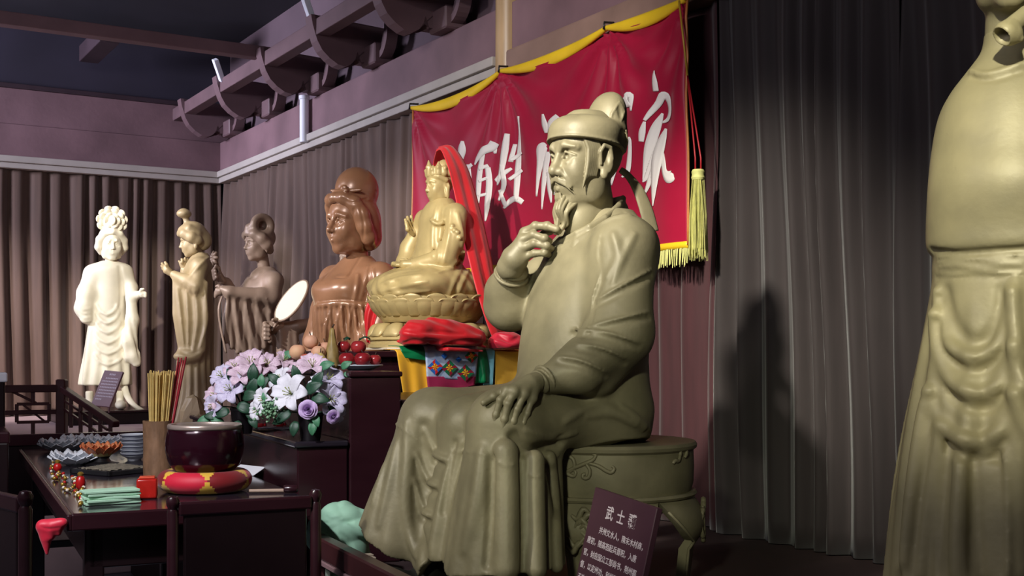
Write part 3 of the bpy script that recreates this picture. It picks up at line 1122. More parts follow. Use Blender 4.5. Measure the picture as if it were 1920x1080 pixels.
    # cuff bands on both wrists
    # ---------------------------------------------------------------- right hand at the beard
    J = [
        [hp(984, 436, -.09), hp(1004, 424, -.05), hp(1026, 424, -.02), hp(1044, 430, .012)],
        [hp(980, 450, -.082), hp(1000, 440, -.045), hp(1021, 447, -.012), hp(1030, 452, -.035)],
        [hp(980, 466, -.080), hp(1002, 456, -.042), hp(1025, 461, -.010), hp(1034, 466, -.035)],
        [hp(983, 482, -.082), hp(1002, 475, -.048), hp(1021, 474, -.018), hp(1029, 478, -.040)],
        [hp(985, 470, -.12), hp(1010, 445, -.10), hp(1030, 432, -.05), hp(1042, 430, -.02)],
    ]
    lo = np.min([np.min(j, 0) for j in J], 0) - .07
    hi = np.max([np.max(j, 0) for j in J], 0) + .06
    L = Sculpt(lo, hi, 0.0024, fr)
    r = px(8.0)
    hand(L, J, [r * 1.1, r * 1.02, r, r * .9, r * 1.1],
         [hp(957, 502, -.14), hp(966, 484, -.115), hp(984, 458, -.092)], 0.006, [px(26), px(25), px(15)])
    for j in J[:4]:
        L.cap(hp(966, 486, -.112), j[0], px(20), px(9.5), .012)
    L.mesh('hand', M_BRONZE, th)
    # cuffs
    for a, b, rr in ((p(1012, 716, .257), p(1018, 712, .256), 19), (p(961, 506, -.157), p(959, 514, -.17), 28)):
        C = Sculpt(a - .09, a + .09, 0.004, fr)
        d = b - a; d /= np.linalg.norm(d)
        e = np.cross(d, [0.3, 0.5, 0.8]); e /= np.linalg.norm(e)
        g = np.cross(d, e)
        C.cap(a, a + d * .03, px(rr) * .96, k=.003)
        for off in (0, 0.022):
            C.chain([a + d * off + (e * math.cos(t) + g * math.sin(t)) * px(rr + off * 150) for t in np.linspace(0, 2 * math.pi, 20)], .0065, k=.003)
        C.mesh('cuff', M_BRONZE, th)
    # shoes under the hem
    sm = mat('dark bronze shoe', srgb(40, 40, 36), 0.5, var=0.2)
    for a, b in ((p(800, 1075, -.12), p(745, 1075, -.12)), (p(905, 1105, .16), p(850, 1105, .16))):
        lo = np.minimum(a, b) - .1
        lo[2] = 0.0
        F = Sculpt(lo, np.maximum(a, b) + .1, 0.005, fr)
        za = 0.055
        a = np.array([a[0], a[1], za]); b = np.array([b[0], b[1], za])
        F.ell((a + b) / 2, (.16, .055, .052), .02)
        F.ell(b + np.array([.03, 0, 0.015]), (.07, .05, .06), .03)
        F.cap(a, a + np.array([-.03, 0, .12]), .05, .05, .03)
        F.mesh('shoe', sm, th)
    return th, fr


scholar, scholar_fr = seated_scholar()
# ------------------------------------------------------------------ drum stool under the scholar
def drum_stool():
    cx, cy = (1132 - 960) / FPX * 4.06, 4.06
    z0, z1 = DAIS, 1.205
    R = 0.305
    th = thing('drum_stool', 'carved olive bronze drum stool under the seated scholar', 'stool', (cx, cy, z0))
    m = M_BRONZE
    H = z1 - z0
    bm = bmesh.new()
    bm_lathe(bm, [(0, H - .03), (R - .004, H - .03), (R + .006, H - .022), (R + .008, H - .012), (R + .002, H - .002), (R - .02, H), (0, H)], 64)
    from_bm('seat', bm, m, th, sm='auto')
    zb = H - .165
    bm = bmesh.new()
    bm_lathe(bm, [(R - .05, zb), (R - .012, zb), (R - .004, zb + .03), (R - .002, zb + .08), (R - .004, H - .03), (R - .05, H - .03)], 64)
    from_bm('drum_band', bm, m, th, sm='auto')
    bm = bmesh.new()
    bm_lathe(bm, [(R - .05, zb - .016), (R + .002, zb - .016), (R + .008, zb - .008), (R + .002, zb), (R - .05, zb)], 64)
    from_bm('ring', bm, m, th, sm='auto')
    # four cabriole legs that open from a full apron; arches between them
    zt = zb - .016
    for q in range(4):
        a0 = math.radians(-14 + 90 * q)
        bm = bmesh.new()
        n, w = 22, 13
        def pt(i, j, off=0.0):
            u = i / (n - 1)
            z = zt * (1 - u)
            half = math.radians(45) * (0.30 + 0.70 * max(0, 1 - u * 2.4) ** 0.55) if u < 0.42 else math.radians(13.5) * (1 - .25 * (u - .42) / .58)
            rad = R - .006 + .040 * math.sin(math.pi * min(u * 1.9, 1)) - .02 * max(0, (u - .55) / .45) + (.035 * ((u - .85) / .15) ** 2 if u > .85 else 0)
            a = a0 + half * (2 * j / (w - 1) - 1)
            return ((rad - off) * math.cos(a), (rad - off) * math.sin(a), z)
        A = bm_grid(bm, lambda i, j: pt(i, j), n, w)
        B = bm_grid(bm, lambda i, j: pt(i, j, .035), n, w)
        for i in range(n - 1):
            bm.faces.new((A[i][0], A[i + 1][0], B[i + 1][0], B[i][0]))
            bm.faces.new((A[i][-1], B[i][-1], B[i + 1][-1], A[i + 1][-1]))
        for j in range(w - 1):
            bm.faces.new((A[-1][j], A[-1][j + 1], B[-1][j + 1], B[-1][j]))
        lg = from_bm('leg', bm, m, th, sm='auto')
        # carved knee: a knot of leaves
        rnd = random.Random(q)
        bm = bmesh.new()
        for k in range(7):
            aa = a0 + rnd.uniform(-.10, .10)
            zc = zt - .03 - .017 * k
            rr = R + .028
            P = [(rr * math.cos(aa + d * .09), rr * math.sin(aa + d * .09), zc + .02 * math.sin(3.0 * d + k)) for d in (-1, -.3, .3, 1)]
            bm_tube(bm, catmull(P, 4), [.004 + .006 * math.sin(math.pi * i / 12) for i in range(13)], 6)
        kn = from_bm('knee_carving', bm, m, lg, sm=True)
        kn['kind'] = 'stuff'
        bm = bmesh.new()
        P = []
        for i in range(2, 22):
            p = pt(i, 0, 0.0)
            P.append(p)
        bm_tube(bm, P, .005, 6)
        from_bm('leg_edge', bm, m, lg, sm=True)
        bm = bmesh.new()
        bm_tube(bm, [pt(i, w - 1, 0.0) for i in range(2, 22)], .005, 6)
        from_bm('leg_edge', bm, m, lg, sm=True)
    # vine scrolls raised on the band, traced where they sit
    def cyl(x, y, r=R):
        d = np.array([(x - 960) / FPX, 1.0, (HOR - y) / FPX])
        o = np.array([0 - cx, 0 - cy])
        a = d[0] ** 2 + d[1] ** 2
        b = o[0] * d[0] + o[1] * d[1]
        c = o @ o - r * r
        disc = b * b - a * c
        t = (-b - math.sqrt(max(disc, 0))) / a
        return np.array([t * d[0] - cx, t * d[1] - cy, EYE + t * d[2] - z0])
    vines = [
        [(1022, 888), (1035, 893), (1050, 888), (1062, 888), (1075, 893), (1080, 886), (1076, 882)],
        [(1035, 890), (1060, 885), (1080, 876), (1100, 868), (1112, 862), (1117, 853), (1110, 852)],
        [(1062, 888), (1076, 878), (1075, 862), (1062, 852), (1052, 850), (1050, 856), (1056, 858)],
        [(1098, 869), (1106, 882), (1103, 895), (1094, 896), (1093, 890), (1098, 889)],
        [(1100, 868), (1120, 873), (1135, 882), (1146, 886), (1152, 879), (1147, 874)],
        [(1050, 864), (1045, 876), (1052, 884)],
        [(1262, 869), (1266, 864), (1272, 864), (1276, 852)], [(1286, 840), (1287, 850), (1284, 858)], [(1276, 846), (1275, 856)],
    ]
    for v in vines:
        bm = bmesh.new()
        C = catmull([cyl(x, y, R - .002) for x, y in v], 5)
        n = len(C)
        bm_tube(bm, C, [.0035 + .0035 * math.sin(math.pi * (0.15 + 0.8 * i / (n - 1))) for i in range(n)], 7)
        from_bm('vine_scroll', bm, m, th, sm=True)
    return th


drum_stool()


# ------------------------------------------------------------------ lettering helpers
def text_mesh(name, body, size, m, parent, M, spacing=1.0, bold=0.0):
    cu = bpy.data.curves.new('lettering', 'FONT')
    cu.body = body
    cu.size = size
    cu.space_line = spacing
    cu.extrude = 0.0004
    cu.offset = bold
    cu.resolution_u = 2
    o = bpy.data.objects.new('lettering', cu)
    COL.objects.link(o)
    bpy.context.view_layer.update()
    me = bpy.data.meshes.new_from_object(o.evaluated_get(bpy.context.evaluated_depsgraph_get()))
    bpy.data.objects.remove(o)
    me.name = 'lettering'
    me.transform(M)
    me.materials.clear()
    return link_mesh(name, me, m, parent)


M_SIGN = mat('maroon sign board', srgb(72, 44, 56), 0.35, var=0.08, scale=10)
M_LETTER = mat('pale sign lettering', srgb(205, 190, 198), 0.5, var=0.03)


def sign_board(name, label, tl, tr, dn, lines, sizes, thick=0.018, mb=M_SIGN, ml=M_LETTER):
    """tl, tr: world corners of the top edge; dn: world vector down the board; lines: (text, u, v, size)"""
    tl, tr, dn = map(np.asarray, (tl, tr, dn))
    e = (tr - tl)
    W = np.linalg.norm(e)
    e = e / W
    dn = dn - e * np.dot(dn, e)
    Hh = np.linalg.norm(dn)
    up = -dn / Hh
    n = np.cross(e, up)
    th = thing(name, label, 'sign', tl + dn)
    M = mtx(-dn, e, up, n)
    bm = bmesh.new()
    bm_box(bm, (W / 2, -Hh / 2, -thick / 2), (W / 2, Hh / 2, thick / 2), M, 0.002, 1)
    from_bm('board', bm, mb, th)
    for txt, u, v, sz, bold in lines:
        text_mesh('lettering', txt, sz, ml, th, M @ Matrix.Translation((u * W, -v * Hh, 0.0008)), bold=bold)
    # easel strut behind
    bm = bmesh.new()
    bm_tube(bm, [M @ Vector((W / 2, -Hh * .3, -thick)), M @ Vector((W / 2, -Hh * .98, -thick - .10))], .006, 8)
    from_bm('strut', bm, mb, th)
    return th


tl = at(1116, 913, 3.3)
tr = at(1232, 952, 3.0)
bl = at(1070, 1125, 3.29)
L1 = 0.0205
sign_board('sign_board', 'maroon sign board with pale lettering leaning before the drum stool', tl, tr, bl - tl, [
    ('武', .27, .22, .040, .0006), ('士', .45, .22, .040, .0006), ('彟', .63, .22, .040, .0006),
    ('并州文水人，隋末木材商，', .22, .36, L1, .0002),
    ('唐初，随高祖起兵晋阳，入唐', .06, .47, L1, .0002),
    ('官，封应国公工部尚书，荆州都', .04, .58, L1, .0002),
    ('督，以定州功，利州都督，武则', .03, .69, L1, .0002),
    ('天的父亲。', .03, .80, L1, .0002),
], None)


# ------------------------------------------------------------------ crimson banner with calligraphy
M_CRIM = mat('crimson satin', srgb(160, 16, 52), 0.45, spec=0.3, var=0.08, scale=3, sheen=0.1)
M_GOLD = mat('golden yellow satin', srgb(236, 196, 40), 0.4, var=0.1, scale=5)
M_FRINGE = mat('yellow green fringe thread', srgb(206, 204, 128), 0.7, var=0.15, scale=30)
M_CHAR = mat('white lettering paint', srgb(238, 232, 226), 0.55, var=0.03)


def t_of(px):
    return (11.3 - 11.3 * 811 / (px + 398)) / 0.8562


HK = [(t_of(795), 3.053), (t_of(965), 3.064), (t_of(1165), 3.072), (t_of(1318), 3.062)]
SAG = [.062, .045, .03]
T0, T1, ZBOT = HK[0][0], HK[-1][0], 1.972


def banner_top(t):
    for i in range(3):
        a, b = HK[i], HK[i + 1]
        if t <= b[0] or i == 2:
            u = (t - a[0]) / (b[0] - a[0])
            return a[1] + (b[1] - a[1]) * u - SAG[i] * 4 * u * (1 - u)


def banner_s(t, z):
    d = 0.0
    for i, (h, zz) in enumerate(HK):
        r = math.hypot((t - h) * 1.3, (zz - z) * 0.55)
        an = math.atan2(t - h, max(zz - z, 1e-3))
        d += 0.020 * math.exp(-r * 1.7) * math.sin(an * 13 + i)
    d += 0.008 * math.sin(t * 7 + 1.4 * z) + 0.006 * math.sin(t * 15 - 3 * z)
    return 0.075 + d


def banner():
    th = thing('banner', 'crimson satin banner with white calligraphy hung along the wall', 'banner', rw(T0, .05, ZBOT))
    o0 = rw(T0, .05, ZBOT)
    P = lambda t, z, o=0.0: rw(t, banner_s(t, z) + o, z) - o0
    n, nz = 150, 50
    bm = bmesh.new()
    def pt(i, j):
        t = T0 + (T1 - T0) * i / (n - 1)
        zt = banner_top(t) - .012
        return P(t, ZBOT + (zt - ZBOT) * j / (nz - 1))
    bm_grid(bm, pt, n, nz)
    o = from_bm('cloth', bm, M_CRIM, th, sm=True)
    o.modifiers.new('thickness', 'SOLIDIFY').thickness = 0.002
    # gold valance gathered between the hooks
    bm = bmesh.new()
    def pt2(i, j):
        t = T0 + (T1 - T0) * i / (n - 1)
        zt = banner_top(t)
        u = 0
        for a, b in zip(HK[:-1], HK[1:]):
            if a[0] <= t <= b[0]: u = (t - a[0]) / (b[0] - a[0])
        w = .016 + .028 * math.sin(math.pi * u)
        ang = 2 * math.pi * j / 10
        return rw(t, .085 + .014 * math.cos(ang), zt + w * math.sin(ang) * .8) - o0
    vs = bm_grid(bm, lambda j, i: pt2(i, j), 10, n, close_u=True)
    from_bm('valance', bm, M_GOLD, th, sm=True)
    # hooks
    for h, zz in HK:
        bm = bmesh.new()
        bm_tube(bm, [rw(h, 0.04, zz + .03) - o0, rw(h, .10, zz + .025) - o0, rw(h, .105, zz - .01) - o0], .006, 8)
        from_bm('hook', bm, mat('dark hook', srgb(30, 26, 26), .4), th, sm=True)
    # side piping and bottom gold trim, fringe
    for t in (T0, T1):
        bm = bmesh.new()
        bm_tube(bm, [P(t, z, .002) for z in np.linspace(ZBOT, banner_top(t), 14)], .006, 6)
        from_bm('side_piping', bm, mat('gold piping', srgb(196, 120, 60), .45), th, sm=True)
    bm = bmesh.new()
    bm_grid(bm, lambda i, j: P(T0 + (T1 - T0) * i / 149, ZBOT - .012 + .03 * j, .004), 150, 2)
    o = from_bm('gold_trim', bm, M_GOLD, th, sm=True)
    o.modifiers.new('thickness', 'SOLIDIFY').thickness = 0.004
    bm = bmesh.new()
    rnd = random.Random(2)
    N = 520
    for i in range(N):
        t = T0 + (T1 - T0) * (i + .5) / N
        l = .085 + .012 * rnd.uniform(-1, 1)
        s = banner_s(t, ZBOT) + .006 * rnd.uniform(-1, 1)
        w = .0035
        a, b = rw(t - w, s, ZBOT - .01) - o0, rw(t + w, s, ZBOT - .01) - o0
        dx = .006 * rnd.uniform(-1, 1)
        c, d = rw(t + w * .6 + dx, s + .004, ZBOT - l) - o0, rw(t - w * .6 + dx, s + .004, ZBOT - l) - o0
        bm.faces.new([bm.verts.new(Vector(q)) for q in (a, b, c, d)])
    o = from_bm('fringe', bm, M_FRINGE, th)
    o['kind'] = 'stuff'
    # calligraphy strokes traced as (x, y, width) in a 2.077x picture of the banner
    K = 2.077
    chars = {
        'flank': [[(72, 755, 10), (66, 800, 14), (68, 845, 6)], [(60, 700, 10), (75, 690, 18), (86, 680, 8)]],
        'you_a': [[(190, 550, 10), (186, 585, 24), (180, 625, 10)], [(200, 640, 12), (206, 720, 16), (204, 800, 8)], [(190, 660, 14), (215, 640, 12)], [(204, 760, 12), (222, 740, 10)]],
        'bai': [[(230, 642, 8), (245, 618, 22), (270, 590, 26), (296, 574, 26), (308, 556, 30)], [(300, 560, 24), (306, 598, 8)],
                [(272, 592, 14), (256, 680, 20), (250, 740, 18), (247, 792, 8)],
                [(284, 652, 14), (288, 720, 20), (280, 800, 18), (272, 862, 5)], [(254, 660, 12), (286, 645, 12)], [(252, 708, 10), (284, 692, 10)], [(248, 764, 10), (278, 756, 10)]],
        'xing': [[(352, 520, 10), (346, 590, 20), (336, 670, 18), (320, 722, 6)], [(312, 706, 16), (340, 680, 18), (368, 655, 8)], [(336, 640, 14), (346, 720, 16), (326, 782, 8)],
                 [(330, 740, 12), (346, 790, 14), (352, 806, 6)],
                 [(394, 452, 8), (390, 540, 16), (388, 660, 20), (384, 780, 14)], [(362, 625, 10), (402, 590, 16)], [(362, 700, 10), (404, 660, 16)],
                 [(344, 812, 8), (378, 774, 20), (408, 788, 18)], [(372, 560, 10), (364, 630, 12)]],
        'fu': [[(500, 445, 8), (503, 485, 22), (505, 518, 10)], [(520, 522, 10), (528, 485, 26), (556, 452, 18)], [(500, 560, 10), (488, 575, 30), (482, 640, 18), (466, 765, 6)],
               [(506, 590, 18), (496, 710, 16), (487, 815, 5)], [(512, 660, 16), (520, 730, 20), (530, 790, 6)], [(535, 560, 18), (560, 545, 14), (590, 530, 12)],
               [(545, 620, 14), (548, 760, 16)], [(590, 600, 14), (588, 760, 16)], [(545, 690, 10), (590, 675, 10)], [(548, 760, 12), (588, 750, 12)]],
        'you_b': [[(650, 440, 12), (630, 560, 20), (605, 660, 8)], [(640, 560, 16), (640, 760, 14)], [(660, 520, 18), (720, 490, 16)], [(690, 440, 14), (670, 600, 18), (650, 720, 8)], [(680, 620, 14), (720, 600, 14), (718, 740, 12)], [(680, 740, 12), (718, 730, 12)]],
        'wan': [[(740, 452, 12), (790, 410, 28), (828, 392, 44)], [(815, 380, 20), (836, 372, 20), (836, 432, 8)], [(800, 430, 16), (792, 520, 22), (780, 620, 22), (765, 722, 6)], [(800, 560, 14), (830, 545, 16), (822, 660, 16), (800, 690, 6)]],
        'jia': [[(933, 276, 6), (935, 312, 26), (937, 356, 22)], [(893, 474, 8), (885, 515, 20), (880, 552, 16)],
                [(893, 470, 10), (912, 438, 18), (940, 402, 22), (962, 370, 24), (982, 388, 24), (991, 430, 22), (978, 462, 18), (948, 476, 6)],
                [(950, 440, 8), (930, 490, 28), (908, 570, 32), (890, 640, 20), (874, 706, 5)],
                [(968, 500, 12), (955, 545, 34), (938, 620, 44), (928, 700, 34), (922, 760, 20), (918, 802, 5)],
                [(925, 590, 16), (908, 640, 18), (888, 690, 16), (872, 708, 5)], [(918, 655, 14), (898, 716, 18), (876, 758, 5)],
                [(945, 570, 20), (966, 630, 22), (978, 672, 24), (1000, 690, 46), (1018, 688, 20)]],
    }
    def tz(x, y):
        q = on_right(780 + x / K, y / K, .08)
        d = q - CORNER
        return -np.dot(d, U3), q[2]
    for nm, strokes in chars.items():
        bm = bmesh.new()
        for st in strokes:
            C = catmull(np.array(st, float), 6)
            C[:, 2] = np.clip(C[:, 2], 3, None)
            L = len(C)
            rows = []
            for i in range(L):
                d = C[min(i + 1, L - 1), :2] - C[max(i - 1, 0), :2]
                d = d / (np.linalg.norm(d) + 1e-9)
                nn = np.array([-d[1], d[0]])
                w = C[i, 2] * 0.55
                rows.append([bm.verts.new(Vector(P(*tz(*(C[i, :2] + nn * w * f)), .005))) for f in (-1, -.33, .33, 1)])
            for A, B in zip(rows[:-1], rows[1:]):
                for k in range(3):
                    bm.faces.new((A[k], B[k], B[k + 1], A[k + 1]))
        o = from_bm('character', bm, M_CHAR, th, sm=True)
        o.modifiers.new('thickness', 'SOLIDIFY').thickness = 0.0015
    return th


banner()


def tassel():
    t = t_of(1313)
    top, head, bot = rw(t, .12, 3.05), on_right(1309, 318, .13), on_right(1309, 490, .13)
    th = thing('tassel', 'long yellow green tassel hanging at the right edge of the banner', 'tassel', bot)
    C = lambda p: np.asarray(p) - bot
    mid = top * .55 + head * .45
    bm = bmesh.new()
    bm_tube(bm, [C(top), C(mid)], .005, 6)
    from_bm('cord', bm, mat('gold cord', srgb(190, 150, 50), .5), th, sm=True)
    bm = bmesh.new()
    bm_tube(bm, [C(mid), C(head + np.array([.012, 0, .05])), C(head + np.array([.012, 0, 0]))], .004, 6)
    bm_tube(bm, [C(mid), C(head + np.array([-.012, 0, .05])), C(head + np.array([-.012, 0, 0]))], .004, 6)
    o = from_bm('red_cord', bm, mat('red cord', srgb(170, 30, 40), .5), th, sm=True)
    o['label'] = 'doubled red cord'
    o['kind'] = 'stuff'
    bm = bmesh.new()
    bm_lathe(bm, [(0, -.045), (.026, -.045), (.030, -.035), (.026, -.022), (.029, -.01), (.024, 0), (0, .004)], 20, C(head))
    from_bm('tassel_head', bm, M_FRINGE, th, sm='auto')
    rnd = random.Random(5)
    bm = bmesh.new()
    for i in range(150):
        a = rnd.uniform(0, 6.28)
        r = .026 * math.sqrt(rnd.uniform(.2, 1))
        p0 = C(head) + np.array([r * math.cos(a), r * math.sin(a), -.04])
        ln = (head[2] - bot[2]) * rnd.uniform(.86, 1.0)
        p2 = p0 + np.array([.012 * rnd.uniform(-1, 1) + .012 * math.cos(a), .012 * math.sin(a), -ln + .04])
        p1 = (p0 + p2) / 2 + np.array([.006 * math.cos(a), .006 * math.sin(a), 0])
        bm_tube(bm, [p0, p1, p2], .0017, 3, cap=False)
    o = from_bm('tassel_threads', bm, M_FRINGE, th)
    o['kind'] = 'stuff'


tassel()


# ------------------------------------------------------------------ big standing bronze at the right
M_BRASS = mat('yellow bronze', srgb(146, 138, 104), 0.5, metal=0.1, spec=0.4, var=0.16, scale=4, bump=0.08, bscale=50, col2=srgb(168, 158, 116))


def standing_official():
    fr = Frame(1897, 3.0, DAIS, -math.pi / 2 - 0.42)
    th = thing('standing_statue', 'tall yellowish bronze robed figure with a wrinkled sash, cut by the frame', 'statue', fr.o, fr.ang)
    S = Sculpt((-.40, -.46, -.02), (.44, .46, 1.85), 0.006, fr)
    zz = lambda y: EYE + (HOR - y) / FPX * 3.0 - DAIS
    H = lambda px: px * 3.0 / FPX
    def lv(y, hw, q=.80, f=0.0):
        return (zz(y), f, 0.0, H(hw) * q, H(hw))
    up = [(1262, 236), (1080, 223), (850, 197), (720, 176), (620, 158), (535, 143), (500, 140)]
    S.loft([lv(y, w) for y, w in up], fold=lambda a, Z: np.clip((0.95 - Z) / .5, 0, 1) * (.010 * np.sin(a * 14 + 1) + .007 * np.sin(a * 23 + 2 + 3 * Z)))
    S.loft([lv(525, 138), lv(500, 141), lv(470, 139)], k=.006)
    S.loft([lv(478, 139), lv(464, 151), lv(430, 153), (zz(350), .01, 0, H(124), H(149)), lv(280, 143), lv(215, 131, .75), lv(170, 110, .75), lv(130, 80, .8), lv(95, 55, .9), lv(60, 48, 1)], k=.008)
    R = S.ridge
    # wrinkled sash
    for j, y in enumerate((480, 490, 500, 511)):
        R([(1757 + 2 * j, y + 3), (1790, y + (4 if j % 2 else -3)), (1830, y + (-4 if j % 2 else 3)), (1880, y + (3 if j % 2 else -3)), (1925, y)], 3.2, k=2.5, taper=False)
        R([(1758, y + 6), (1805, y + (1 if j % 2 else 7)), (1860, y + (7 if j % 2 else 1)), (1925, y + 5)], 2.2, k=1.5, op='cut', taper=False)
    R([(1755, 521), (1830, 520), (1925, 518)], 3.5, k=2, op='cut', taper=False)
    R([(1746, 471), (1800, 475), (1860, 471), (1930, 466)], 7, k=3, op='cut', taper=False)
    # nested swags: hollow, crest, deep shadow under each crest
    R([(1772, 545), (1782, 595), (1802, 630), (1830, 642), (1858, 628), (1874, 590), (1880, 545)], 9, k=18, op='cut')
    for pts, r, dy in (([(1759, 548), (1764, 600), (1782, 648), (1826, 670), (1868, 650), (1888, 600), (1896, 545)], 11, 27),
                       ([(1752, 590), (1760, 660), (1786, 715), (1834, 738), (1874, 720), (1894, 680), (1900, 640)], 13, 30),
                       ([(1742, 735), (1756, 772), (1788, 814), (1838, 830), (1876, 808), (1898, 765), (1904, 735)], 15, 34)):
        R([(x, y + dy * (1 if 1765 < x < 1892 else .4)) for x, y in pts], r * .8, k=9, op='cut', taper=False)
        R(pts, r, k=9, sink=.15, taper=False)
    for pts, r in (([(1905, 530), (1908, 700), (1910, 900), (1915, 1075)], 12), ([(1760, 800), (1745, 900), (1728, 1075)], 12), ([(1800, 850), (1795, 950), (1790, 1075)], 11),
                   ([(1850, 850), (1855, 950), (1858, 1075)], 13), ([(1730, 760), (1712, 900), (1692, 1070)], 12), ([(1885, 840), (1885, 950), (1888, 1075)], 8)):
        R(pts, r)
    for pts, r in (([(1778, 830), (1768, 930), (1758, 1075)], 6), ([(1825, 855), (1825, 950), (1822, 1075)], 7), ([(1872, 850), (1876, 950), (1878, 1075)], 6),
                   ([(1745, 820), (1725, 930), (1708, 1075)], 5)):
        R(pts, r, op='cut')
    # cape collar edge
    R([(1822, 134), (1845, 140), (1875, 134), (1930, 116)], 7, k=3, sink=0, taper=False)
    R([(1822, 145), (1848, 151), (1878, 146), (1930, 129)], 4.5, k=2, op='cut', taper=False)
    # the same swags on the far half, arms: one bent before the chest, one held behind the back
    for pts, r in (([(1898, 548), (1906, 640), (1926, 668), (1968, 650), (1990, 600), (2000, 548)], 11), ([(1900, 650), (1916, 715), (1956, 738), (2000, 720), (2024, 660)], 13),
                   ([(1904, 740), (1930, 814), (1966, 830), (2006, 808), (2034, 740)], 15)):
        R(pts, r, k=9, sink=.15, taper=False)
    zs = zz(175)
    S.ell((0, .165, zs - .03), (.085, .085, .10), .05)
    S.chain([(0, .175, zs - .02), (.02, .25, zz(330)), (.06, .27, zz(400))], [.085, .085, .09], k=.03, kk=.03)
    S.chain([(.06, .27, zz(400)), (.20, .19, zz(345)), (.24, .15, zz(325))], [.09, .06, .04], k=.03, kk=.03)
    S.chain([(-.06, -.09, zs - .09), (-.11, -.10, zz(330)), (-.16, -.02, zz(420))], [.055, .07, .05], k=.03, kk=.03)
    S.mesh('robe', M_BRASS, th)
    w = np.array([.245, .145, zz(322)])
    L = Sculpt(w - .13, w + .14, .0045, fr)
    J = [[w + [.02, -.01, .03 - .016 * i], w + [.05, -.05, .035 - .018 * i], w + [.035, -.085, .03 - .018 * i]] for i in range(4)] + [[w + [.0, -.02, .035], w + [.015, -.055, .06], w + [.02, -.08, .062]]]
    hand(L, J, [.0115] * 5, [w, w + [.025, -.015, .008]], .006, [.034, .036])
    L.mesh('hand', M_BRASS, th)
    # knotted ribbon end at the throat
    c = fr.f(1897, 55, .16)
    K = Sculpt(c - .12, c + .12, 0.003, fr)
    K.chain([fr.f(1886, 62, .17), fr.f(1898, 48, .15), fr.f(1925, 25, .12)], [.030, .022, .020], k=.004)
    K.chain([fr.f(1886, 62, .17), fr.f(1900, 66, .16), fr.f(1912, 72, .16)], [.016, .022, .010], k=.012)
    K.cap(fr.f(1876, 70, .18), fr.f(1892, 56, .17), .024, .014, .004, 'cut')
    K.mesh('ribbon_knot', M_BRASS, th)
    # head above the frame, hands folded in the sleeves
    hc = np.array([0.03, 0, zz(-75)])
    Hd = Sculpt(hc - np.array([.2, .16, .30]), hc + np.array([.2, .16, .2]), 0.004, fr)
    face(Hd, hc, .30, male=True, neck=.8)
    Hd.mesh('head', M_BRASS, th)
    A = Sculpt((-.22, -.2, -.03), (.2, .2, .22), .005)
    A.loft([(0, 0, 0, .146, .12), (.06, 0, 0, .147, .122), (.10, -.01, 0, .12, .10), (.13, -.02, 0, .04, .04)])
    A.ell((-.10, 0, .10), (.06, .09, .10), .03)
    o = A.mesh('hat', M_BRASS, th)
    o.location = hc + np.array([-.02, 0, .05])


standing_official()
# ------------------------------------------------------------------ statues of the row
M_GILT = mat('gilded bronze', srgb(190, 168, 116), 0.42, metal=0.12, spec=0.5, var=0.14, scale=8, bump=0.05, bscale=60)
M_COPPER = mat('polished copper brown', srgb(146, 104, 76), 0.30, metal=0.1, spec=0.6, var=0.12, scale=6)
M_GREYBR = mat('grey brown bronze', srgb(144, 121, 104), 0.45, metal=0.1, spec=0.4, var=0.18, scale=6)
M_CREAM = mat('cream painted plaster', srgb(228, 219, 196), 0.55, var=0.08, scale=6)
M_CREAMBR = mat('cream to brown bronze', srgb(158, 138, 104), 0.5, metal=0.05, var=0.16, scale=4)


def drape_fold(n, a, ph=0.0, n2=0, a2=0.0):
    return lambda th, Z: a * np.sin(th * n + ph + 1.5 * Z) + a2 * np.sin(th * n2 + 2 - 2 * Z)


